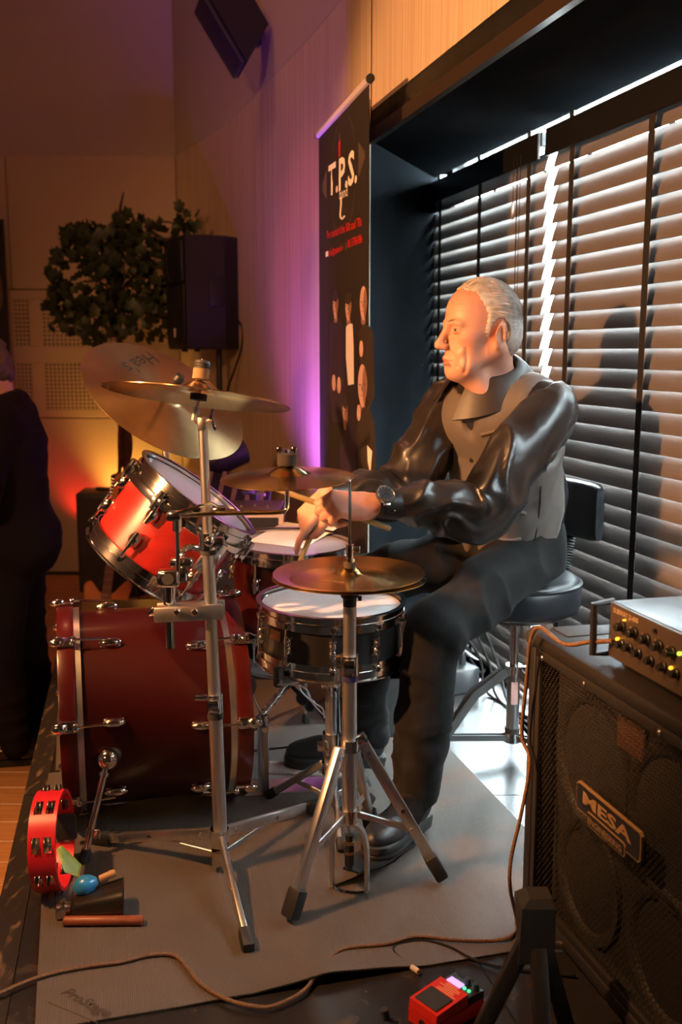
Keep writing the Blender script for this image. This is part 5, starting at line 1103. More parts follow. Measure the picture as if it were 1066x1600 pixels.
# ---- red effects pedal
E0 = onz(668, 1560, .052); pl1 = onz(642, 1557, .05); pl2 = onz(688, 1531, .05); pl3 = onz(679, 1586, .05)
pedx = (pl2 - pl1); pedx.z = 0; pedx.normalize(); pedy = Vector((-pedx.y, pedx.x, 0)); o_p = (pl1 + pl3) / 2; o_p.z = 0
RP = Matrix((pedx, pedy, Vector((0, 0, 1)))).transposed(); TP = Matrix.Translation(o_p) @ RP.to_4x4()
pd_ = thing('effects_pedal', o_p + pedx * .06, 'red compact effects pedal with glowing display on the stage floor', 'pedal')
q = MB(TP); q.rings([[(0, -.036, .001), (.125, -.036, .001), (.125, .036, .001), (0, .036, .001)], [(0, -.036, .026), (.125, -.036, .030), (.125, .036, .030), (0, .036, .026)]]); q.obj('base', M['redmetal'], pd_, 20)
q = MB(TP); q.rings([[(.0, -.035, .029), (.083, -.035, .031), (.083, .035, .031), (.0, .035, .029)], [(.002, -.035, .047), (.083, -.035, .054), (.083, .035, .054), (.002, .035, .047)]]); q.obj('treadle', M['redmetal'], pd_, 20)
q = MB(TP); q.box((.029, 0, .0508), (.044, .056, .003), Matrix.Rotation(-.086, 3, 'Y'), .001, 1); q.obj('rubber_pad', M['rubber'], pd_)
q = MB(TP); q.cyl((-.004, 0, .016), (.002, 0, .016), .006, n=12); q.obj('thumb_screw', M['plastic'], pd_)
q = MB(TP); q.rings([[(.085, -.036, .030), (.125, -.036, .030), (.125, .036, .030), (.085, .036, .030)], [(.085, -.036, .046), (.125, -.036, .044), (.125, .036, .044), (.085, .036, .046)]]); q.obj('control_panel', M['plastic'], pd_, 20)
q = MB(TP); q.box((.099, .012, .0465), (.016, .034, .003), None, .001, 1); q.obj('display', mat('violet_display', (.5, .3, .9), .3, emit=((.60, .35, 1), 1.3)), pd_, label='lit violet display')
for y, c in ((-.012, (.1, .9, .4)), (-.023, (.06, .55, .22))):
    q = MB(TP); q.ell((.094 + .004, y, .0475), (.0036, .0036, .003)); q.obj('indicator_lamp', mat('green_indicator', c, .4, emit=(c, 1.6)), pd_, label='green indicator lamp')
for y in (-.026, -.006): q = MB(TP); q.cyl((.114, y, .044), (.114, y, .058), .0065, .0055, n=14); q.obj('knob', M['plastic'], pd_)
for k, ln in enumerate(('DIGITAL', 'TUNER', 'CHORUS')[:2]):
    pass
for k in range(6):
    q = MB(TP); q.box((.056 + .0045 * k, -.004 + .004 * (k % 2), .0522 + .0004 * k), (.0018, .048 - .010 * (k % 3), .0006), Matrix.Rotation(-.086, 3, 'Y')); q.obj('printed_line', mat('pale_red_print', (.85, .42, .30), .5), pd_, 0)
pj = TP @ Vector((.055, .036, .02)); dv = (onz(657, 1521, .012) - pj).normalized()
q = MB(); q.cyl(pj - dv * .004, pj + dv * .018, .003, n=8); q.cyl(pj + dv * .016, pj + dv * .034, .007, n=12); q.obj('plug', M['steel'], pcab)
q = MB(); q.cyl(onz(655, 1519, .010), onz(644, 1511, .008), .0055, n=10); q.obj('plug_sleeve', mat('pale_sleeve', (.6, .52, .42), .5), pcab)
# ---- black folded tripod stand in front of the cabinet
KB = at(838, 1440, 1.60); KB.z = 0; kz = at(838, 1395, 1.60).z
ks = thing('tripod_stand', KB, 'black folded tripod stand in front of the mesh cabinet', 'stand')
q = MB(); zt, zb2 = kz, at(838, 1492, 1.6).z
q.rings([[(KB.x - .035, KB.y - .028, zb2), (KB.x + .028, KB.y - .028, zb2), (KB.x + .028, KB.y + .03, zb2), (KB.x - .026, KB.y + .03, zb2)], [(KB.x - .030, KB.y - .028, zt - .015), (KB.x + .028, KB.y - .028, zt - .015), (KB.x + .028, KB.y + .03, zt - .015), (KB.x - .034, KB.y + .03, zt - .015)], [(KB.x - .016, KB.y - .02, zt), (KB.x + .022, KB.y - .02, zt), (KB.x + .022, KB.y + .02, zt), (KB.x - .016, KB.y + .02, zt)]]); q.obj('head_block', M['rubber'], ks, 20)
for (dx, dy), n_ in (((-.10, -.03), 0), ((.005, -.09), 1), ((.06, .02), 2)):
    a = Vector((KB.x + dx * .18, KB.y + dy * .2, zb2 + .03)); e = Vector((KB.x + dx * 1.15, KB.y + dy, .012)); q = MB(); d = e - a; q.box(a + d / 2, (.030, .020, d.length), frame((0, 0, 0), d, (1, 0, 0)).to_3x3(), .005); q.obj('leg', M['plastic'], ks)
    q = MB(); q.box(e, (.04, .03, .024), None, .006); q.obj('rubber_foot', M['rubber'], ks)
q = MB(); q.cyl((KB.x + .028, KB.y, zb2 + .015), (KB.x + .046, KB.y, zb2 + .015), .012, n=12); q.obj('knob', M['chrome'], ks)
# ---- power strip by the window
PS = Vector((.425, 3.50, 0)); RS = Matrix.Rotation(math.radians(28), 3, 'Z'); 
ps = thing('power_strip', PS, 'black power box with plugs and tangled leads beside the window', 'power strip')
q = MB(); q.box(PS + Vector((0, 0, .045)), (.13, .10, .088), RS, .006); q.obj('box', M['plastic'], ps)
for k, (x, y) in enumerate(((-.04, .0), (-.005, .01), (.03, .015))):
    p = PS + RS @ Vector((x, y, .088)); q = MB(); q.cyl(p, p + Vector((0, 0, .05)), .016, .012, n=12); q.cyl(p + Vector((0, 0, .05)), p + Vector((0, 0, .066)), .006, n=8); q.obj('plug', M['white'] if k == 0 else M['plastic'], ps)
    q = MB(); q.tube([p + Vector((0, 0, .06)), p + Vector((.01, .02, .11)), p + Vector((.07, .03, .10 + .02 * k)), p + Vector((.12, .02 - .06 * k, .02)), Vector((p.x + .14, p.y - .05 - .07 * k, .008)), Vector((.66 - .02 * k, 3.12 - .05 * k, .008)), Vector((.75, 2.7 - .06 * k, .008))], .005, 7, smooth=5); q.obj('lead', M['cable_black'], ps)
q = MB(); q.tube([onz(x, y, .005) for x, y in ((735, 1030), (752, 1052), (765, 1040), (790, 1062), (812, 1052), (830, 1075))], .005, 7, smooth=5)
single('loose_cable', q, M['cable_black'], 'loose black cable lying on the floor along the foot of the blinds', 'cable', onz(765, 1040))
# ---- tambourine
TMC = Vector((-.662, 2.135, .1165)); ta = Vector((.995, .08, .03)).normalized()
tb = thing('tambourine', Vector((TMC.x, TMC.y, 0)), 'bright red tambourine with paired jingles standing upright on the stage edge', 'tambourine')
F = frame(TMC, ta, (0, 0, 1)); ro, ri, tw = .112, .104, .030
slots = [math.radians(a) for a in (-157, -112, -67, -22, 23, 68, 113, 158)]
q = MB(F); N_ = 96; V, Fc = [], []
for k in range(N_):
    a = 2 * math.pi * k / N_; c, s = math.cos(a), math.sin(a)
    for r, z in ((ro, -tw), (ro, -.022), (ro, -.004), (ro, .004), (ro, .022), (ro, tw), (ri, tw), (ri, .022), (ri, .004), (ri, -.004), (ri, -.022), (ri, -tw)): V.append((c * r, s * r, z))
insl = lambda k: any(abs(((2 * math.pi * (k + .5) / N_ - s + math.pi) % (2 * math.pi)) - math.pi) < .16 for s in slots)
for k in range(N_):
    b0, b1 = k * 12, ((k + 1) % N_) * 12
    for j in range(12):
        if insl(k) and j in (1, 3, 7, 9): continue
        j2 = (j + 1) % 12; Fc.append((b0 + j, b1 + j, b1 + j2, b0 + j2))
    if insl(k) != insl((k + 1) % N_):
        for pr in ((1, 2, 9, 10), (3, 4, 7, 8)): Fc.append(tuple(b1 + j for j in pr))
    if insl(k):
        for pr in ((1, 10), (2, 9), (3, 8), (4, 7)): Fc.append((b0 + pr[0], b1 + pr[0], b1 + pr[1], b0 + pr[1]))
q.raw(V, Fc); q.obj('ring', M['redplastic'], tb, 30)
jm = MB(); jm.lathe([(.002, -.002), (.006, -.003), (.010, .0), (.0155, .0008), (.0155, .0016), (.010, .001), (.006, -.0018), (.002, -.001)], 20); jm = jm.data('jingle', M['steel'], 60)
for s in slots:
    for z in (-.013, .013):
        for dz in (-.0035, .0035):
            put('jingle', jm, tb, F @ rotz(s) @ Matrix.Translation((.108, 0, z + dz)) @ (Matrix() if dz > 0 else Matrix.Rotation(math.pi, 4, 'X')))
        q = MB(F @ rotz(s)); q.cyl((.108, 0, z - .009), (.108, 0, z + .009), .0012, n=6); q.obj('pin', M['steel'], tb)
q = MB(F); q.box((.0, -.106, .0), (.062, .020, .062), None, .008); q.bm.clear()
q = MB(F @ rotz(math.radians(-100))); q.box((.098, 0, .012), (.020, .062, .050), None, .008); q.obj('hand_grip', M['rubber'], tb, label='black rubber hand grip')
q = MB(); a_, b_, c_, d_ = at(88, 1327, 2.13), at(93, 1322, 2.14), at(124, 1352, 2.14), at(121, 1370, 2.12)
e_ = at(101, 1363, 2.11); q.rings([[a_, b_, c_, d_, e_], [p + Vector((.004, .006, -.002)) for p in (a_, b_, c_, d_, e_)]])
for v in q.bm.verts: v.co.z = max(v.co.z, .0062)
single('plastic_tab', q, M['yellow'], 'small yellow-green plastic tab leaning beside the tambourine', 'tab', at(105, 1350, 2.12), smooth=0)
# ---- cowbell, maraca, clave
cA, cB = onz(113, 1412, .036), onz(193, 1400, .042); cx_ = (cB - cA); cx_.z = 0; Lc = cx_.length; cx_.normalize()
cw = thing('cowbell', (cA + cB) / 2 * 1.0, 'black cowbell lying on the mat with its mouth to the right', 'cowbell'); ORG[cw.name].z = cw.location.z = 0
F = frame(Vector((cA.x, cA.y, 0)), cx_, (0, 0, 1)); q = MB(F)
def ovl(w, h, zc, x): return [(zc + h * math.copysign(abs(math.cos(a)) ** .7, math.cos(a)), w * math.copysign(abs(math.sin(a)) ** .7, math.sin(a)), x) for a in [2 * math.pi * k / 32 for k in range(32)]]
q.rings([ovl(.026, .016, .030, .0), ovl(.030, .020, .031, .006), ovl(.046, .033, .040, Lc - .004), ovl(.0475, .0345, .0405, Lc), ovl(.044, .031, .040, Lc - .002), ovl(.028, .018, .031, .010)]); q.obj('bell', mat('black_enamel', (.018, .014, .010), .3, coat=.3), cw, 50)
q = MB(F); q.box((.022, 0, -.018), (.030, .026, .036), None, .006); q.cyl((.045, 0, -.022), (.018, 0, -.022), .006, n=10); q.cyl((.03, -.024, -.020), (.03, .024, -.020), .008, n=10); q.obj('mount_bracket', M['steel'], cw)
mA, mB = onz(132, 1383, .070), onz(178, 1365, .085); F = frame(mA, mB - mA, (0, 0, 1)); 
mrc = thing('maraca', mA, 'small blue maraca with wooden handle resting against the black cowbell', 'maraca')
mA2 = onz(131, 1384, .068); mB2 = onz(178, 1364, .088); F = frame(mA2, mB2 - mA2, (0, 0, 1)); Lm = (mB2 - mA2).length; s_ = Lm / .145
s_ = .74
q = MB(F); q.lathe([(.0005, -.034 * s_), (.018 * s_, -.028 * s_), (.028 * s_, -.010 * s_), (.030 * s_, .006 * s_), (.024 * s_, .026 * s_), (.012 * s_, .038 * s_), (.008 * s_, .042 * s_)], 28, cap=True); q.obj('rattle', M['blue'], mrc, 60)
q = MB(F); q.lathe([(.0075, .036), (.0085, .05), (.0065, .072), (.0095, Lm - .008), (.0075, Lm - .002), (.0005, Lm)], 18, cap=True); q.obj('handle', M['lightwood'], mrc, 60)
kA, kB = onz(99, 1439, .0155), onz(225, 1438, .0155)
q = MB(); dd = (kB - kA).normalized(); q.lathe([(.0005, 0), (.009, .001), (.0105, .004), (.0105, (kB - kA).length - .004), (.009, (kB - kA).length - .001), (.0005, (kB - kA).length)], 18, frame(kA, dd, (0, 0, 1)))
single('clave', q, M['clave'], 'reddish brown wooden clave stick in front of the cowbell', 'clave', (kA + kB) / 2, smooth=60)
# ---- thin cables on the wooden floor at the left edge, and a hall microphone clip stub near the pedal
q = MB(); q.tube([(-1.75, 2.62, FZ + .006), (-1.35, 2.58, FZ + .006), (-1.05, 2.60, FZ + .006), (-.98, 2.75, FZ + .006)], .005, 6, smooth=6)
single('floor_cable', q, M['cable_black'], 'thin black cable lying on the wooden floor beside the stage', 'cable', (-1.35, 2.58, FZ))
jq = onz(604, 1592, .012); q = MB(); q.cyl(jq, jq + Vector((-.004, .0, .02)), .008, n=12); q.cyl(jq, onz(625, 1597, .010), .004, n=8)
single('jack_plug', q, M['plastic'], 'small black jack plug lying on the stage in front of the red pedal', 'plug', jq)

# ================================================================== people: signed distance fields turned into one continuous surface
def axis(lo, hi, coarse, fine):                                         # grid coordinates, dense inside the given ranges
    out = [lo]
    while out[-1] < hi:
        s = coarse; p = out[-1]
        for a, b, f in fine:
            if a - f <= p <= b: s = min(s, f)
            elif p < a < p + s: s = min(s, max(f, a - p))
        out.append(p + s)
    return np.array(out, dtype=np.float32)
def vv(p): return np.array(p, dtype=np.float32)
def sd_rc(a, b, r0, r1): return ('rc', vv(a), vv(b), r0, r1)
def sd_el(c, r, R=None): return ('el', vv(c), vv(r), None if R is None else np.array(R, dtype=np.float32))
def sd_hs(p, n): return ('hs', vv(p), vv(n))                             # half space, inside = against n
def sd_eval(pr, x, y, z):
    if pr[0] == 'rc':
        _, a, b, r0, r1 = pr; ba = b - a; L = float(ba @ ba)
        px, py, pz = x - a[0], y - a[1], z - a[2]; h = np.clip((px * ba[0] + py * ba[1] + pz * ba[2]) / L, 0, 1)
        return np.sqrt((px - ba[0] * h) ** 2 + (py - ba[1] * h) ** 2 + (pz - ba[2] * h) ** 2) - (r0 + (r1 - r0) * h)
    if pr[0] == 'el':
        _, c, r, R = pr; px, py, pz = x - c[0], y - c[1], z - c[2]
        if R is not None: px, py, pz = (R[0, k] * px + R[1, k] * py + R[2, k] * pz for k in range(3))
        k0 = np.sqrt((px / r[0]) ** 2 + (py / r[1]) ** 2 + (pz / r[2]) ** 2) + 1e-6; k1 = np.sqrt((px / r[0] ** 2) ** 2 + (py / r[1] ** 2) ** 2 + (pz / r[2] ** 2) ** 2) + 1e-6
        return k0 * (k0 - 1) / k1
    _, p, n = pr; return (x - p[0]) * n[0] + (y - p[1]) * n[1] + (z - p[2]) * n[2]
def sd_box(pr, m):
    if pr[0] == 'rc':
        _, a, b, r0, r1 = pr; r = max(r0, r1) + m; return np.minimum(a, b) - r, np.maximum(a, b) + r
    if pr[0] == 'el':
        _, c, r, R = pr; r = float(r.max()) + m if R is not None else r + m; return c - r, c + r
    return np.array([-9, -9, -9.]), np.array([9, 9, 9.])
def smin(a, b, k):
    h = np.maximum(k - np.abs(a - b), 0) / k; return np.minimum(a, b) - h * h * k * .25
def sd_field(xs, ys, zs, prims, frame_=None, D=None, k0=None):
    """prims: (op, primitive, k) with op + or -, in order. frame_ (R, c) makes them local to a turned frame."""
    sh = (len(xs), len(ys), len(zs)); D = np.full(sh, .5, dtype=np.float32) if D is None else D
    for op, pr, k in prims:
        m = max(.03, k * 1.2); lo, hi = sd_box(pr, m)
        if frame_ is not None:
            R, c = frame_; cor = np.array([[x, y, z] for x in (lo[0], hi[0]) for y in (lo[1], hi[1]) for z in (lo[2], hi[2])]) @ R.T + c; lo, hi = cor.min(0), cor.max(0)
        i0, i1 = np.searchsorted(xs, lo[0]), np.searchsorted(xs, hi[0]); j0, j1 = np.searchsorted(ys, lo[1]), np.searchsorted(ys, hi[1]); l0, l1 = np.searchsorted(zs, lo[2]), np.searchsorted(zs, hi[2])
        if i1 <= i0 or j1 <= j0 or l1 <= l0: continue
        x, y, z = xs[i0:i1, None, None], ys[None, j0:j1, None], zs[None, None, l0:l1]
        if frame_ is not None:
            R, c = frame_; x, y, z = x - c[0], y - c[1], z - c[2]; s2 = float(R[:, 0] @ R[:, 0]); x, y, z = ((R[0, q] * x + R[1, q] * y + R[2, q] * z) / s2 for q in range(3))
        d = sd_eval(pr, x, y, z).astype(np.float32); s = D[i0:i1, j0:j1, l0:l1]
        if op == '+': D[i0:i1, j0:j1, l0:l1] = smin(s, d, k)
        elif op == '-': D[i0:i1, j0:j1, l0:l1] = -smin(-s, d, k)
        else: D[i0:i1, j0:j1, l0:l1] = -smin(-s, -d, k)                  # '&'
    return D
def surface(D, xs, ys, zs):                                               # naive surface nets
    S = D < 0; nx, ny, nz = D.shape
    acc = np.zeros((nx - 1, ny - 1, nz - 1, 3), np.float32); cnt = np.zeros((nx - 1, ny - 1, nz - 1), np.float32)
    ax = (xs, ys, zs)
    for d in range(3):
        A = [slice(None)] * 3; B = [slice(None)] * 3; A[d] = slice(0, -1); B[d] = slice(1, None); A, B = tuple(A), tuple(B)
        idx = np.argwhere(S[A] != S[B])
        if not len(idx): continue
        i2 = idx.copy(); i2[:, d] += 1; a = D[tuple(idx.T)]; b = D[tuple(i2.T)]; t = a / (a - b)
        P = np.stack([ax[q][idx[:, q]] for q in range(3)], 1); P[:, d] += t * (ax[d][i2[:, d]] - ax[d][idx[:, d]])
        o = [q for q in range(3) if q != d]
        for u in (0, 1):
            for w in (0, 1):
                c = idx.copy(); c[:, o[0]] -= u; c[:, o[1]] -= w
                ok = ((c >= 0) & (c < np.array([nx - 1, ny - 1, nz - 1]))).all(1); cc = tuple(c[ok].T); np.add.at(acc, cc, P[ok]); np.add.at(cnt, cc, 1)
    on = cnt > 0; vid = np.full(cnt.shape, -1, np.int64); vid[on] = np.arange(on.sum()); V = acc[on] / cnt[on][:, None]; F = []
    for d in range(3):
        A = [slice(None)] * 3; B = [slice(None)] * 3; A[d] = slice(0, -1); B[d] = slice(1, None); A, B = tuple(A), tuple(B)
        idx = np.argwhere(S[A] != S[B]); o1, o2 = (d + 1) % 3, (d + 2) % 3
        ok = (idx[:, o1] > 0) & (idx[:, o2] > 0) & (idx[:, o1] < D.shape[o1] - 1) & (idx[:, o2] < D.shape[o2] - 1); idx = idx[ok]
        if not len(idx): continue
        ins = S[A][tuple(idx.T)]; q = []
        for u, w in ((1, 1), (0, 1), (0, 0), (1, 0)):
            c = idx.copy(); c[:, o1] -= u; c[:, o2] -= w; q.append(vid[tuple(c.T)])
        q = np.stack(q, 1); q[~ins] = q[~ins][:, ::-1]; F.append(q)
    return V, np.concatenate(F)
def relax(V, F, n, lam=.5):
    E = np.concatenate([F[:, [k, (k + 1) % 4]] for k in range(4)]); 
    for _ in range(n):
        s = np.zeros_like(V); c = np.zeros(len(V), np.float32)
        for a, b in ((0, 1), (1, 0)): np.add.at(s, E[:, a], V[E[:, b]]); np.add.at(c, E[:, a], 1)
        V = V + lam * (s / np.maximum(c, 1)[:, None] - V)
    return V
def normals(V, F):
    n = np.cross(V[F[:, 2]] - V[F[:, 0]], V[F[:, 3]] - V[F[:, 1]]); N = np.zeros_like(V)
    for k in range(4): np.add.at(N, F[:, k], n)
    return N / (np.linalg.norm(N, axis=1, keepdims=True) + 1e-12)
def meshdata(name, V, F, m):
    me = bpy.data.meshes.new(name); me.vertices.add(len(V)); me.vertices.foreach_set('co', np.ascontiguousarray(V, dtype=np.float32).ravel())
    me.loops.add(F.size); me.loops.foreach_set('vertex_index', np.ascontiguousarray(F, dtype=np.int32).ravel())
    me.polygons.add(len(F)); me.polygons.foreach_set('loop_start', np.arange(0, F.size, 4, dtype=np.int32)); me.polygons.foreach_set('loop_total', np.full(len(F), 4, np.int32))
    me.update(calc_edges=True); me.validate(); me.shade_smooth()
    if m: me.materials.append(m)
    return me
def wob(P, f, seed, warp=.6):                                             # cheap band-limited noise from warped sines
    r = np.random.RandomState(seed); o = np.zeros(len(P), np.float32)
    for _ in range(7):
        k = r.normal(size=3) * f; k2 = r.normal(size=3) * f * .6; o += np.sin(P @ k + r.uniform(0, 6.28) + warp * 2.5 * np.sin(P @ k2 + r.uniform(0, 6.28)))
    return o / 7 ** .5
def creases(P, f, seed, dirv, stretch=.25):                               # sharp fold ridges running across dirv
    dirv = vv(dirv) / np.linalg.norm(dirv); c = (P @ dirv)[:, None] * dirv; Q = P * stretch + c * (1 - stretch)
    w = wob(Q, f, seed, .9); return (1 - np.abs(w).clip(0, 1)) ** 2
def np3(v): return np.array((v[0], v[1], v[2]), dtype=np.float32)

# ---------------- head, in its own frame: x to the face, y to the left, z up, origin between the ears at eye height
def head_prims(old=True):
    P = []; a = lambda p, k=.02: P.append(('+', p, k)); s = lambda p, k=.006: P.append(('-', p, k))
    a(sd_el((-.006, 0, .034), (.097, .077, .090))); a(sd_el((.030, 0, .040), (.060, .063, .062)), .02)
    a(sd_el((.040, 0, -.030), (.053, .058, .070)), .03)
    for y in (-1, 1):
        a(sd_rc((-.020, y * .055, -.052), (.068, y * .020, -.107), .019, .0165), .03); a(sd_el((.052, y * .047, -.024), (.028, .019, .018)), .02); a(sd_el((.046, y * .040, -.068), (.032, .020, .032)), .025)
        a(sd_rc((.094, y * .010, .0145), (.080, y * .047, .0125), .0085, .0070), .014)
    a(sd_el((.080, 0, -.108), (.0185, .024, .0175)), .022); a(sd_el((.074, 0, -.074), (.026, .034, .030)), .025)
    a(sd_el((.030, 0, -.112), (.05, .034, .020)), .03)
    for y in (-1, 1): s(sd_el((.101, y * .032, -.003), (.0190, .0200, .0140)), .011)
    a(sd_rc((.091, 0, .012), (.1185, 0, -.036), .0085, .0105), .012); a(sd_el((.1195, 0, -.0405), (.0118, .0125, .0105)), .008)
    for y in (-1, 1):
        a(sd_el((.1065, y * .0120, -.0445), (.0125, .0072, .0085)), .006); s(sd_el((.1125, y * .0065, -.0535), (.0055, .0032, .0035)), .003)
        a(sd_el((.0790, y * .0315, -.0015), (.0142, .0160, .0128)), .006); s(sd_el((.0925, y * .0345, -.0020), (.0118, .0135, .0036)), .0015)
        s(sd_rc((.0905, y * .022, .0075), (.0855, y * .043, .0045), .0015, .0012), .004)
        s(sd_rc((.0905, y * .020, -.0155), (.083, y * .042, -.0125), .0016, .0012), .005)
        if old: a(sd_el((.060, y * .043, -.094), (.017, .012, .022)), .014)
    a(sd_rc((.0945, -.021, -.0775), (.1030, 0, -.0735), .0042, .0062), .005); a(sd_rc((.0945, .021, -.0775), (.1030, 0, -.0735), .0042, .0062), .005); a(sd_el((.0970, 0, -.0870), (.0090, .0220, .0062)), .005)
    for y in (-1, 1): s(sd_rc((.0915, y * .0270, -.0825), (.1100, 0, -.0800), .0010, .0018), .0030)
    s(sd_rc((.0985, -.016, -.0965), (.0985, .016, -.0965), .0015, .0015), .012)
    for y in (-1, 1):                                                     # ears
        R = np.array(Matrix.Rotation(math.radians(-14), 3, 'Y') @ Matrix.Rotation(math.radians(y * 22), 3, 'Z'))
        a(sd_el((-.020, y * .0790, -.0150), (.0205, .0062, .0335), R), .006); s(sd_el((-.0160, y * .0865, -.0145), (.0120, .0060, .0215), R), .004)
        a(sd_rc((-.028, y * .0850, -.030), (-.024, y * .0865, .004), .0032, .0028), .005); a(sd_el((-.0085, y * .0785, -.0150), (.0045, .0050, .0075)), .004); a(sd_el((-.0105, y * .0760, -.0435), (.0100, .0058, .0115)), .006)
    return P
# ---------------- a hand: x to the knuckles, y to the thumb, z out of the back
def hand_prims(curl, thumb=None, s=1.0, mirror=1):
    P = []; tips = []
    a = lambda p, k: P.append(('+', p, k)); q = lambda x, y, z: (x * s, y * s * mirror, z * s)
    ys_ = (.029, .010, -.010, -.028); xk = (.092, .096, .091, .082); seg = ((.044, .026, .021), (.048, .030, .022), (.045, .028, .021), (.035, .021, .019)); rad = (.0098, .0100, .0095, .0085)
    for j in range(4): a(sd_rc(q(.004, ys_[j] * .62, -.002), q(xk[j], ys_[j], .001), .0145 * s, .0118 * s), .012)
    a(sd_el(q(.045, -.004, -.008), (.048 * s, .036 * s, .016 * s)), .014); a(sd_el(q(.030, .020, -.013), (.030 * s, .016 * s, .014 * s)), .012); a(sd_el(q(.035, -.025, -.012), (.034 * s, .013 * s, .013 * s)), .012)
    for j in range(4):
        p = Vector((xk[j], ys_[j], .001)); t = 0; c = curl[j]; ch = [p.copy()]
        for i in range(3):
            t += math.radians(c[i]); p = p + Vector((math.cos(t), -ys_[j] * .10 * (1 if i == 0 else .4), -math.sin(t))) * seg[j][i]; ch.append(p.copy())
        r = rad[j]
        for i in range(3): a(sd_rc(q(*ch[i]), q(*ch[i + 1]), r * s * (1.06 - .09 * i), r * s * (.99 - .10 * i)), .004 if i else .006)
        tips.append(ch[-1])
    th_ = thumb or ((.020, .026, -.008), (.052, .044, -.020), (.084, .040, -.031), (.108, .029, -.034))
    for i in range(3): a(sd_rc(q(*th_[i]), q(*th_[i + 1]), (.0150, .0118, .0105)[i] * s, (.0122, .0108, .0088)[i] * s), .008 if i == 0 else .004)
    return P
def RF_(x, zhint):                                                        # numpy frame with x axis and approximate z
    x = Vector(x).normalized(); z = Vector(zhint); z = (z - x * z.dot(x)).normalized(); y = z.cross(x)
    return np.array([[x[i], y[i], z[i]] for i in range(3)], dtype=np.float32)
def tube_cloth(path, rad, n_r, n_a, fold, squash=None, hint=(0, 0, 1)):
    """a sleeve or trouser leg: rings along a path, pushed in and out by fold(t, angle)"""
    pts = crom(path, n_r // (len(path) - 1)); V = []; m = len(pts); x = Vector(hint)
    for i, p in enumerate(pts):
        t = (pts[min(i + 1, m - 1)] - pts[max(i - 1, 0)]).normalized(); x = (x - t * x.dot(t)).normalized(); y = t.cross(x); u = i / (m - 1)
        for k in range(n_a):
            a = 2 * math.pi * k / n_a; r = rad(u) + fold(u, a); V.append(p + x * (math.cos(a) * r) + y * (math.sin(a) * r * (squash or 1)))
    F = [(i * n_a + k, i * n_a + (k + 1) % n_a, (i + 1) * n_a + (k + 1) % n_a, (i + 1) * n_a + k) for i in range(m - 1) for k in range(n_a)]
    return np.array([tuple(v) for v in V], np.float32), np.array(F)
def lerp(tab):
    xs_ = [a for a, _ in tab]; ys_ = [b for _, b in tab]; return lambda u: float(np.interp(u, xs_, ys_))

# ================================================================== the drummer
fD, lD = np3(fdir), np3(ldir); RT = np.stack([fD, lD, vv((0, 0, 1))], 1)
HCN = np3(at(752, 514, 2.66)); HS = 1.0; ph = math.radians(17); hx_ = Vector((-math.cos(ph), -math.sin(ph), -.02)); RH = RF_(hx_, (0, 0, 1))
RH = RH * HS; hl = lambda x, y, z: RH @ vv((x, y, z)) + HCN
pel = vv((.485, 2.835, .63)); shL, shR = vv((.545, 2.625, 1.075)), vv((.325, 2.875, 1.09)); nb = vv((.412, 2.742, 1.125))
elL, elR = vv((.362, 2.50, .835)), vv((.175, 2.735, .835)); wrL, wrR = np3(at(592, 787, 2.405)), np3(at(512, 772, 2.635))
hipL, hipR = vv((.535, 2.775, .65)), vv((.425, 2.90, .65)); knL, knR = vv((.232, 2.395, .540)), vv((.065, 2.775, .570)); anL, anR = vv((.190, 2.385, .13)), vv((.075, 2.745, .14))
LX = Vector(((-1, -.18, .02))); RLH = RF_(LX, (-.10, -.62, .78)); cLH = wrL + RLH @ vv((.012, 0, 0))
RX = Vector((-.52, .10, -.60)); RRH = RF_(RX, (-.55, -.62, .48)); cRH = wrR + RRH @ vv((.010, 0, 0))
Pe = lambda c, r: sd_el(c, r, RT)
def torso(o=0.0):
    return [('+', Pe(pel, (.120 + o, .160 + o, .115 + o)), .03), ('+', Pe((.472, 2.805, .80), (.128 + o, .158 + o, .165 + o)), .06), ('+', Pe((.450, 2.765, .985), (.112 + o, .172 + o, .165 + o)), .06),
            ('+', sd_rc(shL * .86 + shR * .14, shR * .86 + shL * .14, .058 + o, .058 + o), .06)]
body = thing('person', (.50, 2.85, 0), 'seated grey-haired drummer in dark waistcoat and black satin shirt', 'person') if False else None
xs = axis(-.22, .74, .011, [(-.17, .125, .0032), (.22, .51, .0027)])
ys = axis(2.14, 3.10, .011, [(2.30, 2.52, .0032), (2.52, 2.80, .0027)])
zs = axis(.01, 1.45, .012, [(.735, .925, .0032), (1.10, 1.44, .0027)])
D = sd_field(xs, ys, zs, torso(-.012) + [
    ('+', sd_rc(shL, elL, .045, .038), .03), ('+', sd_rc(elL, wrL, .038, .026), .01), ('+', sd_rc(shR, elR, .045, .038), .03), ('+', sd_rc(elR, wrR, .038, .026), .01),
    ('+', sd_rc(hipL, knL, .075, .050), .03), ('+', sd_rc(knL, anL, .048, .034), .01), ('+', sd_rc(hipR, knR, .075, .050), .03), ('+', sd_rc(knR, anR, .048, .034), .01),
    ('+', sd_rc(anL + vv((0, 0, -.05)), (.12, 2.28, .060), .034, .022), .02), ('+', sd_rc(anR + vv((0, 0, -.05)), (-.06, 2.705, .076), .034, .022), .02)])
D = sd_field(xs, ys, zs, head_prims(), (RH, HCN), D)
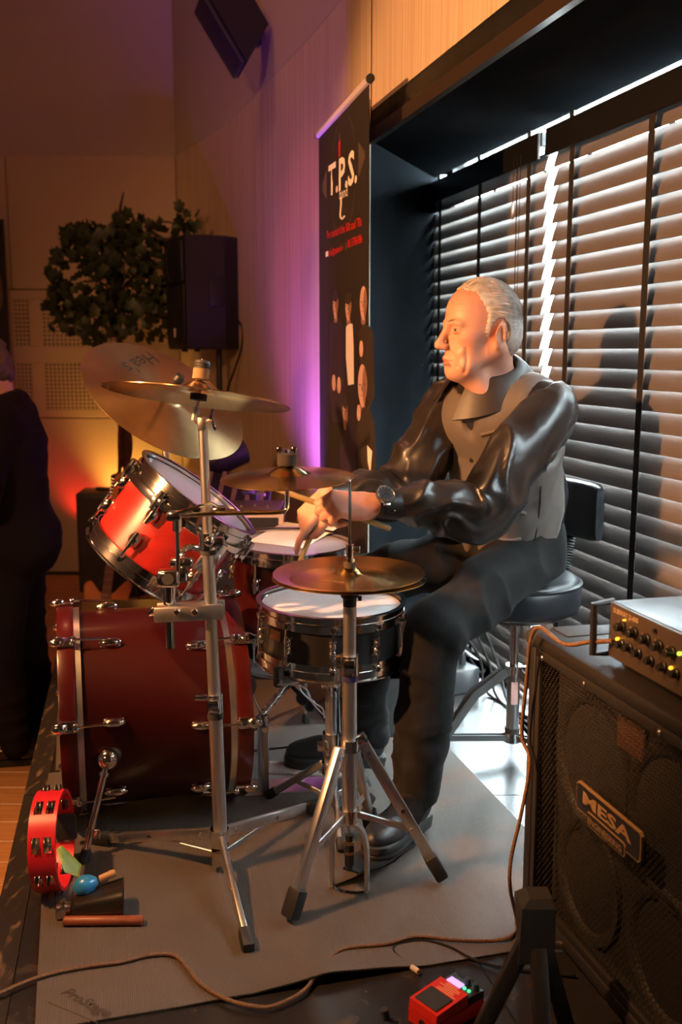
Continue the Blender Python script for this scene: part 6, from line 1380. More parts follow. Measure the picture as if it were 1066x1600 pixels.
D = sd_field(xs, ys, zs, [('+', sd_rc(hl(-.030, 0, -.055), nb, .055, .060), .030), ('+', sd_rc(hl(.036, 0, -.112), hl(-.008, 0, -.165), .022, .042), .035), ('+', sd_rc(hl(.02, .02, -.115), hl(.002, .018, -.16), .010, .012), .02), ('+', sd_rc(nb, nb * .35 + shL * .65, .052, .045), .04), ('+', sd_rc(nb, nb * .35 + shR * .65, .052, .045), .04), ('+', Pe(nb + fD * .012 + vv((0, 0, -.080)), (.062, .10, .075)), .04)], None, D)
grip = ((38, 78, 45), (48, 80, 48), (55, 82, 50), (58, 82, 50))
D = sd_field(xs, ys, zs, hand_prims(grip, s=1.04, mirror=-1), (RLH, cLH), D)
D = sd_field(xs, ys, zs, hand_prims(((12, 18, 12), (52, 70, 40), (60, 80, 45), (64, 82, 45)), s=1.0, mirror=1), (RRH, cRH), D)
V, F = surface(D, xs, ys, zs); V = relax(V, F, 2, .4)
def face_lines(V, F, H0, Rm, sc):                                         # creases, hollows and folds of an older face
    L = (V - H0) @ Rm / sc ** 2; N = normals(V, F); d = np.zeros(len(V), np.float32); ay = np.abs(L[:, 1])
    def seg(pts, depth, width, ymin=.008):
        m = np.full(len(V), 9., np.float32)
        for (x0, z0), (x1, z1) in zip(pts, pts[1:]):
            bx_, bz_ = x1 - x0, z1 - z0; h = np.clip(((L[:, 0] - x0) * bx_ + (L[:, 2] - z0) * bz_) / (bx_ ** 2 + bz_ ** 2), 0, 1); m = np.minimum(m, np.hypot(L[:, 0] - x0 - bx_ * h, L[:, 2] - z0 - bz_ * h))
        return -depth * np.exp(-(m / width) ** 2) * (ay > ymin)
    def spot(x, z, depth, r, ymin=.02): return depth * np.exp(-((L[:, 0] - x) ** 2 + (L[:, 2] - z) ** 2) / r ** 2) * (ay > ymin)
    d += seg(((.100, -.048), (.093, -.064), (.086, -.082), (.084, -.096)), .0034, .0034, .012); d += seg(((.069, -.050), (.066, -.078), (.069, -.112)), .0042, .0042); d += spot(.072, -.068, -.0035, .011); d += spot(.080, -.062, .0030, .010)
    d += spot(.058, -.098, .0030, .014); d += spot(.078, -.094, .0025, .010); d += seg(((.096, -.017), (.084, -.0165), (.072, -.011)), .0022, .0026); d += seg(((.068, .002), (.058, .006)), .0012, .002); d += seg(((.068, -.004), (.058, -.006)), .0012, .002)
    d += seg(((.110, .046), (.04, .052)), .0008, .0025, 0); d += seg(((.110, .062), (.04, .068)), .0008, .0025, 0); d += spot(.050, -.045, .0015, .016); d += spot(.030, -.060, -.003, .020)
    inside = (np.abs(L[:, 0]) < .16) & (ay < .11) & (np.abs(L[:, 2]) < .14) & (L[:, 0] > .015); return V + N * (d * inside)[:, None]
V = face_lines(V, F, HCN, RH, HS); o_d = vv((.50, 2.85, 0))
me = meshdata('person', V - o_d, F, M['skin']); me.materials.append(M['lip']); Q = (V[F].mean(1) - HCN) @ RH / HS ** 2
me.polygons.foreach_set('material_index', ((Q[:, 0] > .089) & (np.abs(Q[:, 1]) < .026) & (np.abs(Q[:, 2] + .0803 + .6 * Q[:, 1] ** 2 / .026) < .0105 - .30 * np.abs(Q[:, 1]))).astype(np.int32))
drummer = bpy.data.objects.new('person', me); COL.objects.link(drummer); drummer.location = tuple(o_d); ORG[drummer.name] = Vector(tuple(o_d))
tag(drummer, 'seated grey-haired drummer in brownish waistcoat and black satin shirt playing', 'person')
def wear(name, V, F, m, label=None, solid=0.0):
    return put(name, meshdata(name, V, F, m), drummer, label=label)
# eyes, brows
for y in (-1, 1):
    c = Vector(hl(.0775, y * .0315, -.0022)); F_ = Matrix.Translation(c) @ Matrix([[float(v) for v in r] for r in RH]).to_4x4()
    q = MB(F_); q.lathe([(.0005, -.0122), (.007, -.0100), (.0115, -.004), (.0122, 0), (.0115, .004), (.0102, .0067), (.0074, .0097)], 24, Matrix.Rotation(math.pi / 2, 4, 'Y')); eye_ = q.obj('eye', M['eye'], drummer, 180)
    q = MB(F_); q.lathe([(.0074, .0097), (.0050, .0113), (.0005, .0123)], 20, Matrix.Rotation(math.pi / 2, 4, 'Y')); q.obj('iris', M['iris'], eye_, 180)
    q = MB()
    for k in range(46):
        u = random.random(); b0 = Vector((.1005 - .020 * u ** 1.6, y * (.012 + .036 * u), .0185 + .004 * math.sin(u * 3) + random.uniform(-.003, .002))); d = Vector((-.003 - .006 * u, y * .006, .003 - .004 * u))
        q.tube([hl(*(b0 - d * .3)), hl(*(b0 + d * .5 + Vector((.0012, 0, 0)))), hl(*(b0 + d * 1.2))], lambda t: .00075 * (1 - t * .6), 4)
    q.obj('eyebrow', mat('grey_brow', (.34, .24, .18), .6), drummer, 180)['kind'] = 'stuff'
# hair: a close mass and swept-back strands over it
hb_lo, hb_hi = HCN - .17, HCN + .18
gx, gy, gz = (np.arange(hb_lo[i], hb_hi[i], .0032, dtype=np.float32) for i in range(3))
Dh = sd_field(gx, gy, gz, [('+', sd_el((-.010, 0, .034), (.0985, .0825, .0940)), .01), ('+', sd_el((-.058, 0, -.022), (.050, .066, .060)), .03), ('+', sd_el((.026, 0, .040), (.068, .069, .070)), .02)], (RH, HCN))
X, Y, Z = gx[:, None, None] - HCN[0], gy[None, :, None] - HCN[1], gz[None, None, :] - HCN[2]
lx, ly, lz = ((RH[0, q] * X + RH[1, q] * Y + RH[2, q] * Z) / HS ** 2 for q in range(3))
hair_line = np.interp(lz.ravel(), [-.10, -.075, -.048, -.046, -.02, .012, .04, .065, .085, .10, .115, .13], [-.060, -.050, -.046, .012, .020, .014, .014, .022, .034, .056, .075, .080]).reshape(lz.shape)
burn = np.where((lz < .012) & (lz > -.05), np.maximum(-.046 - lx, 0), 0)
ear = np.sqrt(((lx + .020) / 1.0) ** 2 + ((lz + .014) / 1.5) ** 2) - .026
Dh = np.maximum(Dh, (lx - hair_line) * .8 + .0035 * np.sin(ly * 160)); Dh = np.maximum(Dh, np.where(np.abs(ly) > .05, -ear, -1)); Dh = np.maximum(Dh, -(lz + .082 + .25 * (lx + .07).clip(0, 1)))
Vh, Fh = surface(Dh.astype(np.float32), gx, gy, gz); Vh = relax(Vh, Fh, 2)
N_ = normals(Vh, Fh); Lq = (Vh - HCN) @ RH / HS ** 2; ang = np.arctan2(Lq[:, 1], Lq[:, 2] + .03); Vh += N_ * (.0012 * np.sin(ang * 62 + 5 * np.sin(Lq[:, 0] * 40)) + .0008 * np.sin(ang * 131 + 3))[:, None]
wear('hair', Vh, Fh, M['hair'], label='swept-back grey hair')
q = MB(); rs_h = random.Random(3)
for k in range(420):
    al = rs_h.uniform(-1.62, 1.62); sd_ = abs(al) > .85; b0 = rs_h.uniform(.95, 1.6) if not sd_ else rs_h.uniform(1.30, 1.9); ln = rs_h.uniform(.7, 1.5); lift = rs_h.uniform(1.005, 1.035); pts = []
    for i in range(7):
        b = b0 + ln * i / 6
        if b > 2.95: break
        dr = max(0, b - 1.5) * .45; a2 = al + (math.copysign(dr * .35, al) if not sd_ else 0)
        p = Vector((-.010 + math.cos(b) * .1005 * lift, math.sin(a2) * math.sin(b) * .0830 * lift, .034 + math.cos(a2) * math.sin(b) * .0970 * lift - (.030 * dr if sd_ else .012 * dr)))
        if abs(p.y) > .05 and math.hypot(p.x + .020, (p.z + .014) / 1.5) < .028: break
        pts.append(hl(*p))
    if len(pts) > 3:
        w = rs_h.uniform(.0005, .0011); q.tube(pts, lambda t: w * (1 - .8 * t), 4)
q.obj('hair_strands', M['hair'], drummer, 180)['kind'] = 'stuff'
# ---- shirt body, collar and sleeves
bx_ = np.arange(.10, .78, .0075, dtype=np.float32); by_ = np.arange(2.50, 3.14, .0075, dtype=np.float32); bz_ = np.arange(.50, 1.24, .0075, dtype=np.float32)
neck_cut = [('-', sd_rc(hl(.03, 0, -.14), hl(.075, 0, -.235), .030, .010), .01), ('-', sd_rc(hl(-.03, 0, -.04), nb, .062, .062), .01)]
Ds = sd_field(bx_, by_, bz_, torso(.004) + [('+', sd_rc(nb + vv((0, 0, -.03)), nb + (hl(-.03, 0, -.05) - nb) * .25, .078, .066), .03), ('+', sd_rc(nb, nb * .3 + shL * .7, .062, .062), .04), ('+', sd_rc(nb, nb * .3 + shR * .7, .062, .062), .04), ('+', Pe(nb + fD * .030 + vv((0, 0, -.080)), (.080, .12, .090)), .04), ('+', sd_rc(shL, shL * .6 + elL * .4, .066, .062), .03), ('+', sd_rc(shR, shR * .6 + elR * .4, .066, .062), .03)] + neck_cut + [('&', sd_hs((0, 0, .62), (0, 0, -1)), .01)])
Vs, Fs = surface(Ds, bx_, by_, bz_); wear('shirt', relax(Vs, Fs, 3), Fs, M['satin'])
rnd = random.Random(5)
def satin_fold(seed, elbow=.5):
    o = Vector((seed * 3.1, seed * 1.7, 0))
    def f(u, a):
        n1 = mnoise.noise(Vector((u * 4.5, math.cos(a) * .9, math.sin(a) * .9)) + o); n2 = mnoise.noise(Vector((u * 9, math.cos(a) * 1.3, math.sin(a) * 1.3)) + o * 2)
        r1 = (1 - abs(math.sin(3.14 * (u * 3.6 + .60 * math.sin(a + seed) + n1 * 1.0)))) ** 2.2; r2 = (1 - abs(math.sin(3.14 * (u * 8.5 - .8 * math.cos(a * 1 + seed * 2) + n2 * .9)))) ** 2
        e = math.exp(-((u - elbow) / .16) ** 2); end = min(1, max(0, u - .05) * 6) * min(1, (1 - u) * 9)
        return end * (.0140 * r1 + .0040 * r2 * (.4 + e) + .008 * n1) + .010 * e * math.sin(a * 2 + seed)
    return f
cuffL = wrL + (elL - wrL) / np.linalg.norm(elL - wrL) * .045; cuffR = wrR + (elR - wrR) / np.linalg.norm(elR - wrR) * .040
def sleeve(sh, el, cu, seed, sag, hint):
    sh, el, cu = Vector(sh), Vector(el), Vector(cu); mid = el + Vector(sag)
    path = [sh + (sh - el).normalized() * .030 + Vector((-.02, .012, -.010)), sh + Vector((0, 0, -.010)), sh * .5 + el * .5 + Vector((0, -.006, .006)), mid, el * .5 + cu * .5 + Vector(sag) * .35, cu]
    V, F = tube_cloth(path, lerp([(0, .030), (.05, .056), (.10, .072), (.18, .080), (.34, .083), (.5, .078), (.62, .074), (.80, .066), (.93, .050), (1, .037)]), 100, 64, satin_fold(seed, .58), .93, hint)
    return V, F
Vl, Fl = sleeve(shL, elL, cuffL, 1.3, (-.012, -.012, -.012), (0, -1, .2)); wear('shirt_sleeve', Vl, Fl, M['satin'], label='shiny black satin sleeve')
Vr, Fr = sleeve(shR, elR, cuffR, 4.2, (-.012, -.01, .0), (0, -1, .2)); wear('shirt_sleeve', Vr, Fr, M['satin'], label='shiny black satin sleeve')
for wr, cu in ((wrL, cuffL), (wrR, cuffR)):
    a, b = Vector(cu), Vector(wr); d = (b - a).normalized(); q = MB(); q.cyl(a - d * .012, a + d * .040, .0385, .0365, n=28, cap=False); q.cyl(a - d * .012, a + d * .040, .0345, .0335, n=28, cap=False); F_ = frame(a + d * .040, d); q.lathe([(.0335, 0), (.035, .001), (.0365, 0)], 28, F_); cuff_ = q.obj('cuff', M['satin'], drummer, 60)
    p = F_ @ Vector((.033, -.019, -.02)); q = MB(); q.ell(p, (.006, .006, .004)); q.obj('cuff_button', M['plastic'], cuff_)
# collar: stand and folded leaves round the neck
cn_ = Vector(nb * .62 + hl(-.03, 0, -.055) * .38) + Vector(fD) * .006; nz_ = (Vector(hl(-.03, 0, -.055) - nb).normalized() + Vector((0, 0, .45))).normalized(); fx_ = Vector((-.93, -.36, 0)); fx_ = (fx_ - nz_ * fx_.dot(nz_)).normalized(); ly_ = nz_.cross(fx_)
def collar(a, r, h): return cn_ + fx_ * (math.cos(a) * r * 1.05) + ly_ * (math.sin(a) * r) + nz_ * h
q = MB(); rr = []; n = 46
for i in range(n + 1):
    a = math.radians(24 + 312 * i / n); e = abs(i / n - .5) * 2; pt = e ** 2.5; lf = .046 + .044 * pt; ro = .122 + .026 * pt; u_ = .026 - .012 * e
    rr.append([collar(a, .066, -.012), collar(a, .067, u_), collar(a, .071, u_ + .009), collar(a, .078, u_ + .008), collar(a, .102 + .010 * pt, u_ - lf * .38), collar(a, ro, u_ - lf), collar(a, ro - .003, u_ - lf - .004), collar(a, .098 + .010 * pt, u_ - .005 - lf * .38), collar(a, .0745, u_ + .002), collar(a, .070, -.012)])
q.rings(rr); q.obj('collar', mat('brown_black_collar', (.030, .022, .017), .45, bump=(.2, 500, O1, .0005)), drummer, 40, label='wide folded shirt collar')
# ---- waistcoat
Dv = sd_field(bx_, by_, bz_, torso(.017) + [('+', sd_rc(nb + vv((0.02, 0.02, -.02)), nb + vv((.02, .02, 0)), .07, .07), .05), ('+', Pe(nb + fD * .030 + vv((0, 0, -.085)), (.090, .13, .095)), .04), ('+', sd_rc(nb + vv((0, 0, -.02)), nb * .4 + shL * .6, .060, .062), .05), ('+', sd_rc(nb + vv((0, 0, -.02)), nb * .4 + shR * .6, .060, .062), .05)])
Dv = sd_field(bx_, by_, bz_, [('-', sd_el(shL + lD * .035 + vv((0, 0, -.045)) + fD * .01, (.098, .075, .125), RT), .012), ('-', sd_el(shR - lD * .035 + vv((0, 0, -.045)) + fD * .01, (.098, .075, .125), RT), .012),
    ('-', sd_rc(hl(-.03, 0, -.03), nb + vv((0, 0, .02)), .100, .098), .01), ('-', sd_rc(np3(at(728, 628, 2.655)), np3(at(735, 712, 2.645)), .024, .004), .006)], None, Dv)
X, Y, Z = bx_[:, None, None], by_[None, :, None], bz_[None, None, :]; fx0 = (X - pel[0]) * fD[0] + (Y - pel[1]) * fD[1]; lx0 = (X - pel[0]) * lD[0] + (Y - pel[1]) * lD[1]
hem = .665 + np.where(fx0 > 0, -.020 * np.exp(-((np.abs(lx0) - .05) / .05) ** 2), 0) + .05 * np.exp(-(lx0 / .022) ** 2) * (fx0 > 0) - .012 * (fx0 < -.03); Dv = -smin(-Dv, -(hem - Z).astype(np.float32) * .9, .006)
gap_ = np.where((fx0 > .05) & (Z < .72), .010 - np.abs(lx0) - (Z - .66).clip(0, 1) * .2, -1)
Dv = np.maximum(Dv, gap_.astype(np.float32))
Vv, Fv = surface(Dv.astype(np.float32), bx_, by_, bz_); Vv = relax(Vv, Fv, 3)
NV = normals(Vv, Fv); Vv += NV * (.0045 * creases(Vv, 26, 11, (0, 0, 1), .45) * (Vv[:, 2] < .93) + .003 * wob(Vv, 18, 5) )[:, None]
lv = (Vv - pel) @ lD; fv = (Vv - pel) @ fD
me = meshdata('waistcoat', Vv, Fv, M['vest']); me.materials.append(M['vestback']); cf = fv[Fv].mean(1); me.polygons.foreach_set('material_index', (cf < -.012).astype(np.int32)); put('waistcoat', me, drummer, label='grey-brown waistcoat with dark satin back')
from mathutils.bvhtree import BVHTree
bvh = BVHTree.FromPolygons([tuple(map(float, v)) for v in Vv], [tuple(map(int, f)) for f in Fv])
def onvest(px, py, up=.002):
    d = ray(px, py).normalized(); h = bvh.ray_cast(Vector((0, 0, CAMZ)), d); 
    return (h[0] - d * up) if h[0] is not None else None
def strip(name, pxs, r, m, flat=None):
    P = [onvest(*p) for p in pxs]; P = [p for p in P if p is not None]
    if len(P) > 1: q = MB(); q.tube(P, r, 6, smooth=3); return q.obj(name, m, drummer, 180)
strip('breast_pocket_welt', ((751, 680), (762, 677), (773, 674), (778, 673)), .0056, M['vest']); strip('pocket_welt', ((766, 797), (785, 800), (805, 802), (822, 802)), .0060, M['vest']); strip('pocket_welt', ((748, 829), (770, 838), (795, 845), (815, 842)), .0056, M['vest'])
strip('side_seam', ((846, 760), (843, 800), (838, 835), (834, 857)), .0018, M['vestback'])
for px, py in ((737, 719), (729, 755), (722, 790), (712, 824)):
    p = onvest(px, py, .001)
    if p is not None: q = MB(); q.lathe([(.0005, .003), (.0055, .003), (.0065, .0015), (.006, 0)], 14, frame(p, (Vector((0, 0, CAMZ)) - p), (0, 0, 1)), cap=True); q.obj('button', M['plastic'], drummer)
# ---- trousers
tx = np.arange(-.06, .74, .0085, dtype=np.float32); ty = np.arange(2.25, 3.10, .0085, dtype=np.float32); tz = np.arange(.085, .86, .0085, dtype=np.float32)
Dt = sd_field(tx, ty, tz, [('+', Pe(pel + vv((-.01, -.01, .02)), (.122, .152, .095)), .03), ('+', Pe((.475, 2.825, .72), (.130, .160, .08)), .05), ('+', sd_rc(hipL, knL, .090, .074), .05), ('+', sd_rc(knL, anL * .55 + knL * .45, .074, .070), .02), ('+', sd_rc(anL * .55 + knL * .45, anL, .070, .060), .02),
    ('+', sd_rc(hipR, knR, .090, .074), .05), ('+', sd_rc(knR, anR * .55 + knR * .45, .074, .068), .02), ('+', sd_rc(anR * .55 + knR * .45, anR, .068, .058), .02)])
dl = lambda p: np.sqrt((tx[:, None, None] - p[0]) ** 2 + (ty[None, :, None] - p[1]) ** 2)
zz_ = tz[None, None, :]; Dt = np.maximum(Dt, np.where(zz_ < .2, .100 - zz_, -1)).astype(np.float32)
Vt, Ft = surface(Dt, tx, ty, tz); Vt = relax(Vt, Ft, 2); NT = normals(Vt, Ft)
low = np.clip((.42 - Vt[:, 2]) / .3, 0, 1); thg = (Vt[:, 2] > .44)
Vt += NT * (low * .013 * creases(Vt, 30, 21, (0, 0, 1), .5) + thg * .014 * creases(Vt, 22, 9, (.55, -.5, .4), .35) + .004 * wob(Vt, 14, 3))[:, None]
wear('trousers', Vt, Ft, M['trouser'])
# ---- socks, shoes
for an_, t_ in ((anL, (.155, 2.33, .078)), (anR, (.03, 2.73, .085))):
    g = [np.arange(an_[i] - .13, an_[i] + .13, .006, dtype=np.float32) for i in range(3)]
    V, F = surface(sd_field(*g, [('+', sd_rc(an_ + vv((0, 0, .06)), an_, .050, .048), .02), ('+', sd_rc(an_ + vv((0, 0, -.01)), t_, .048, .042), .02)]), *g); wear('sock', V, F, M['suit'])
def shoe(heel, toe, lift_roll=0):
    h, t = Vector(heel), Vector(toe); d = (t - h); L = .295; R = RF_(d, (0, 0, 1)); c = np3(h); Fm = Matrix.Translation(h) @ Matrix([[float(v) for v in r] for r in R]).to_4x4()
    def outline(k):
        pts = [(-.006, 0), (.0, -.026), (.025, -.037), (.08, -.037), (.14, -.043), (.20, -.049), (.245, -.044), (.278, -.026), (.290, .002), (.280, .026), (.245, .042), (.20, .045), (.14, .038), (.08, .035), (.025, .036), (.0, .026)]
        return [(.14 + (x - .14) * k, y * k) for x, y in [(p.x, p.y) for p in crom([(x, y, 0) for x, y in pts + pts[:1]], 3)][:-1]]
    q = MB(Fm); q.rings([[(x, y, z) for x, y in outline(k)] for k, z in ((.94, 0.0), (.99, .003), (1.0, .010), (.985, .012), (.985, .014), (1.005, .016), (1.0, .030), (.95, .033))]); q.obj('shoe_sole', M['rubber'], drummer, 50)
    lo, hi = np3(Fm @ Vector((.14, 0, .06))) - .22, np3(Fm @ Vector((.14, 0, .06))) + .22; g = [np.arange(lo[i], hi[i], .0048, dtype=np.float32) for i in range(3)]
    Dq = sd_field(*g, [('+', sd_el((.215, -.002, .040), (.072, .043, .034)), .02), ('+', sd_rc((.075, 0, .064), (.185, 0, .048), .043, .034), .03), ('+', sd_el((.045, 0, .060), (.047, .036, .052)), .02), ('+', sd_rc((.058, 0, .075), (.046, 0, .118), .041, .041), .02), ('&', sd_hs((0, 0, .026), (0, 0, -1)), .004), ('&', sd_hs((.04, 0, .132), (-.25, 0, 1)), .006), ('+', sd_rc((.055, -.030, .112), (.085, -.006, .112), .006, .006), .008), ('+', sd_rc((.055, .030, .112), (.085, .006, .112), .006, .006), .008), ('+', sd_el((-.001, 0, .128), (.008, .010, .014)), .008)], (R, c))
    V, F = surface(Dq, *g); up_ = wear('shoe_upper', relax(V, F, 2), F, M['shoe'])
    for k in range(5):
        x = .092 + .020 * k; z = .1085 - .0085 * k - .0006 * k * k; q = MB(Fm); q.tube([(x, -.026, z - .016), (x + .004, -.010, z + .001), (x + .008, .010, z + .001), (x + .006, .026, z - .016)], .0024, 6, smooth=3); q.obj('lace', M['plastic'], up_, 180)
    for s in (-1, 1):
        q = MB(Fm); q.tube([(.092, 0, .113), (.085, s * .022, .128), (.098, s * .040, .122), (.110, s * .034, .104), (.096, s * .006, .111)], .0021, 6, smooth=5); q.obj('lace', M['plastic'], up_, 180)
shoe((.212, 2.432, .014), (.062, 2.180, .040)); shoe((.122, 2.742, .040), (-.165, 2.690, .060))
# ---- wristwatch on the left wrist
wd_ = Vector(wrL - elL).normalized(); wc = Vector(wrL) - wd_ * .004; wn = (Vector((-.10, -.72, .62)) - wd_ * wd_.dot(Vector((-.10, -.72, .62)))).normalized(); F_ = frame(wc, wd_, wn)
wt = thing('wristwatch', wc, 'large black wristwatch with steel bezel on the left wrist', 'watch')
q = MB(F_); q.rings([[F_.to_3x3().inverted() @ (F_.to_3x3() @ Vector((math.cos(a) * r * 1.0, math.sin(a) * r * 1.06, z))) for r, z in ((.030, -.011), (.0335, -.011), (.0335, .011), (.030, .011))] for a in [2 * math.pi * k / 40 for k in range(40)]], close=True); q.obj('strap', M['rubber'], wt, 40)
Fw = frame(wc + wn * .033, wn, wd_); q = MB(Fw); q.lathe([(.0005, 0), (.0235, 0), (.0245, .003), (.0235, .0095), (.0215, .0115), (.0200, .0105)], 40); q.obj('case', M['steel'], wt, 40)
q = MB(Fw); q.lathe([(.0203, .0102), (.0005, .0102)], 36); dial_ = q.obj('dial', M['plastic'], wt, 40)
for k in range(12): q = MB(Fw @ rotz(math.pi * k / 6)); q.box((.0172, 0, .0106), (.004, .0012, .0008)); q.obj('hour_mark', M['steel'], dial_, 0)
for a, l in ((.7, .011), (2.4, .015)): q = MB(Fw @ rotz(a)); q.box((l / 2, 0, .0112), (l, .0012, .0008)); q.obj('watch_hand', M['steel'], dial_, 0)
for s in (-1, 1): q = MB(Fw); q.box((.0, s * .024, .002), (.018, .010, .006), None, .002); q.obj('lug', M['steel'], wt)
# ---- drumsticks
def stick(a, b, label):
    a, b = Vector(a), Vector(b); L = (b - a).length; q = MB(); q.lathe([(.0005, 0), (.005, .0012), (.0072, .006), (.0072, L * .70), (.0058, L * .86), (.0036, L * .955), (.0033, L * .963), (.0050, L * .975), (.0054, L * .986), (.0035, L * .997), (.0005, L)], 18, frame(a, b - a)); return single('drumstick', q, M['drumstick'], label, 'drumstick', a, smooth=60)
gl = lambda x, y, z: Vector(RLH @ vv((x * 1.04, y * -1.04, z * 1.04)) + cLH)
s0 = gl(-.015, -.028, -.043); s1 = gl(.088, .022, -.040); dv = (s1 - s0).normalized(); stick(s1 - dv * .150, s1 + dv * .235, 'wooden drumstick gripped in the nearer left hand')
gr = lambda x, y, z: Vector(RRH @ vv((x, y, z)) + cRH)
s0 = gr(.01, -.03, -.038); s1 = gr(.085, .010, -.036); dv = (s1 - s0).normalized(); stick(s1 - dv * .14, s1 + dv * .24, 'wooden drumstick held in the farther right hand')

# ================================================================== the guitarist at the left edge, standing on the hall floor
MO = vv((-1.27, 3.80, FZ)); mf = vv((-.93, -.10, 0)); mf /= np.linalg.norm(mf); ml = vv((-mf[1], mf[0], 0)); RM = np.stack([mf, ml, vv((0, 0, 1))], 1)
mp = lambda f, l, z: MO + mf * f + ml * l + vv((0, 0, z))
mh = mp(.080, 0, 1.515); RMH = RF_(tuple(mf * 1 + vv((0, 0, -.42))), (0, 0, 1))
mx_ = axis(-1.80, -.95, .014, [(-1.54, -1.20, .005)]); my_ = axis(3.45, 4.15, .014, [(3.65, 3.95, .005)]); mz_ = axis(FZ + .01, 1.32, .014, [(.95, 1.31, .005)])
sh = (mp(.0, .185, 1.33), mp(.0, -.185, 1.33)); el = (mp(.06, .25, 1.04), mp(.06, -.25, 1.04)); wr = (mp(.28, .14, .98), mp(.28, -.10, 1.02)); hp = (mp(0, .10, .82), mp(0, -.10, .82)); kn = (mp(.05, .12, .44), mp(-.0, -.11, .44)); an = (mp(.0, .12, .09), mp(-.05, -.11, .09))
Em = lambda c, r: sd_el(c, r, RM)
def mtorso(o): return [('+', Em(mp(0, 0, .86), (.12 + o, .17 + o, .14 + o)), .04), ('+', Em(mp(.0, 0, 1.05), (.115 + o, .16 + o, .2 + o)), .06), ('+', Em(mp(.0, 0, 1.22), (.12 + o, .185 + o, .17 + o)), .06), ('+', sd_rc(sh[0] * .9 + sh[1] * .1, sh[1] * .9 + sh[0] * .1, .062 + o, .062 + o), .05)]
Dm = sd_field(mx_, my_, mz_, mtorso(-.01) + sum([[('+', sd_rc(sh[k], el[k], .048, .04), .03), ('+', sd_rc(el[k], wr[k], .04, .027), .01), ('+', sd_rc(hp[k], kn[k], .08, .055), .03), ('+', sd_rc(kn[k], an[k], .052, .036), .01), ('+', sd_rc(an[k], an[k] + mf * .14 + vv((0, 0, -.03)), .036, .03), .02)] for k in (0, 1)], []))
Dm = sd_field(mx_, my_, mz_, head_prims(False), (RMH, mh), Dm); Dm = sd_field(mx_, my_, mz_, [('+', sd_rc(mh + RMH @ vv((-.03, 0, -.06)), mp(.02, 0, 1.36), .054, .062), .03)], None, Dm)
for k in (0, 1):
    Rk = RF_(tuple(mf * .8 + ml * (-.5 if k == 0 else .5)), (0, 0, 1)); Dm = sd_field(mx_, my_, mz_, hand_prims(grip, mirror=-1 if k == 0 else 1), (Rk, wr[k]), Dm)
Vm, Fm_ = surface(Dm, mx_, my_, mz_); me = meshdata('person', relax(Vm, Fm_, 2) - MO, Fm_, M['skin'])
man = bpy.data.objects.new('person', me); COL.objects.link(man); man.location = tuple(MO); ORG[man.name] = Vector(tuple(MO)); tag(man, 'man in dark suit standing on the floor, half cut off at the left edge', 'person')
def mwear(name, V, F, m, label=None): return put(name, meshdata(name, V, F, m), man, label=label)
g = (np.arange(-1.80, -.92, .011, dtype=np.float32), np.arange(3.42, 4.18, .011, dtype=np.float32), np.arange(FZ + .03, 1.25, .011, dtype=np.float32))
Dj = sd_field(*g, mtorso(.018) + [('+', Em(mp(-.02, 0, .86), (.155, .205, .17)), .05), ('-', sd_rc(mh + RMH @ vv((-.02, 0, -.05)), mp(.03, 0, 1.36), .064, .066), .01), ('+', sd_rc(mp(-.035, -.07, 1.40), mp(-.035, .07, 1.40), .03, .03), .04), ('&', sd_hs(mp(0, 0, .74), (0, 0, -1)), .01)] + sum([[('+', sd_rc(sh[k], el[k], .073, .064), .03), ('+', sd_rc(el[k], wr[k] * .93 + el[k] * .07, .064, .046), .02)] for k in (0, 1)], []))
V, F = surface(Dj, *g); V = relax(V, F, 2); V += normals(V, F) * (.006 * creases(V, 22, 31, (0, 0, 1), .4) + .003 * wob(V, 12, 8))[:, None]; mwear('jacket', V, F, M['suit'], 'dark suit jacket')
Dj = sd_field(*g, [('+', Em(mp(0, 0, .84), (.135, .175, .12)), .03)] + sum([[('+', sd_rc(hp[k], kn[k], .098, .078), .03), ('+', sd_rc(kn[k], an[k], .078, .066), .02)] for k in (0, 1)], []))
V, F = surface(Dj, *g); V = relax(V, F, 2); V += normals(V, F) * (.007 * creases(V, 18, 33, (0, 0, 1), .4))[:, None]; mwear('trousers', V, F, M['suit'])
gx, gy, gz = (np.arange(mh[i] - .16, mh[i] + .17, .005, dtype=np.float32) for i in range(3))
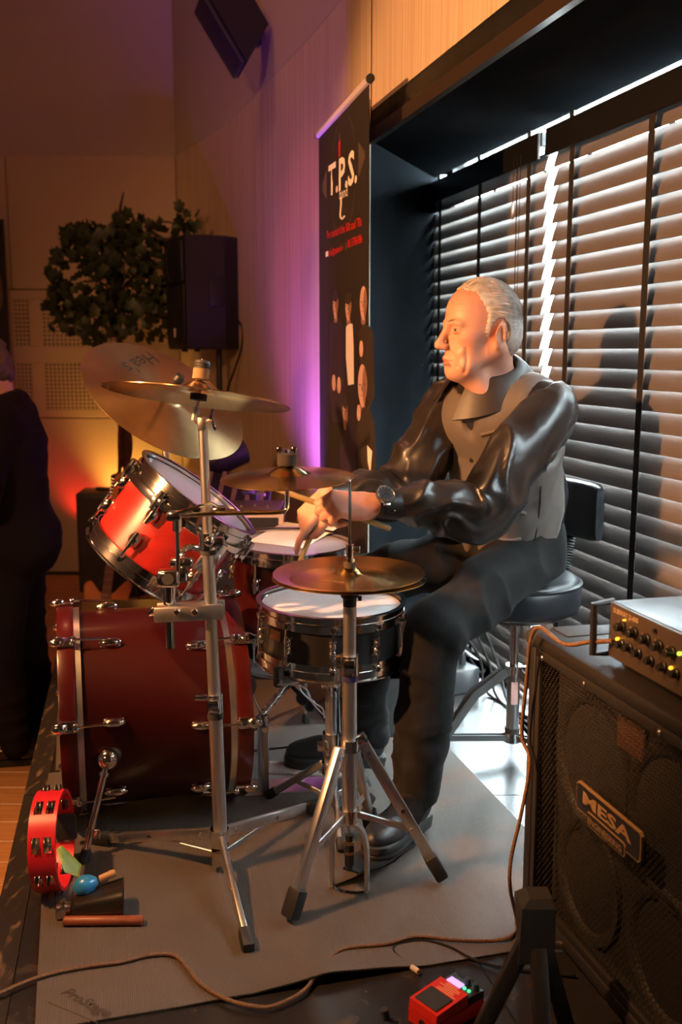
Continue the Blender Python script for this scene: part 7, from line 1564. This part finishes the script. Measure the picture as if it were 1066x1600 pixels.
Dh = sd_field(gx, gy, gz, [('+', sd_el((-.012, 0, .034), (.104, .086, .102)), .01), ('+', sd_el((-.055, 0, -.025), (.052, .068, .062)), .03)], (RMH, mh))
X, Y, Z = gx[:, None, None] - mh[0], gy[None, :, None] - mh[1], gz[None, None, :] - mh[2]; lx, ly, lz = (RMH[0, q] * X + RMH[1, q] * Y + RMH[2, q] * Z for q in range(3))
Dh = np.maximum(Dh, lx - np.interp(lz.ravel(), [-.1, -.05, 0, .05, .09, .13], [-.05, -.045, .02, .035, .06, .075]).reshape(lz.shape)); Dh = np.maximum(Dh, np.where(np.abs(ly) > .05, .027 - np.sqrt((lx + .02) ** 2 + ((lz + .014) / 1.4) ** 2), -1))
V, F = surface(Dh.astype(np.float32), gx, gy, gz); V = relax(V, F, 1); V += normals(V, F) * (.004 * wob(V, 90, 4))[:, None]; mwear('hair', V, F, M['brownhair'])
for k, (hx0, hl0) in enumerate(((-.09, .12), (-.14, -.11))):
    h = Vector(mp(hx0, hl0, .002)); Fq = Matrix.Translation(h) @ Matrix([[float(v) for v in r] for r in RM]).to_4x4()
    o = [(0, -.03), (.06, -.038), (.16, -.046), (.24, -.042), (.285, -.015), (.285, .015), (.24, .042), (.16, .044), (.06, .036), (0, .03)]
    q = MB(Fq); q.rings([[(x, y, z) for x, y in o] for z in (0, .022)]); q.obj('shoe_sole', M['rubber'], man, 30)
    g2 = [np.arange(np3(h)[i] - (.34 if i < 2 else .05), np3(h)[i] + (.34 if i < 2 else .2), .008, dtype=np.float32) for i in range(3)]
    Dq = sd_field(*g2, [('+', sd_el((.20, 0, .040), (.085, .042, .034)), .02), ('+', sd_rc((.07, 0, .06), (.18, 0, .045), .045, .035), .03), ('+', sd_el((.05, 0, .06), (.05, .037, .06)), .02), ('&', sd_hs((0, 0, .02), (0, 0, -1)), .004)], (RM, np3(h)))
    V, F = surface(Dq, *g2); mwear('shoe_upper', relax(V, F, 1), F, mat('polished_shoe', (.02, .016, .014), .22, coat=.4))
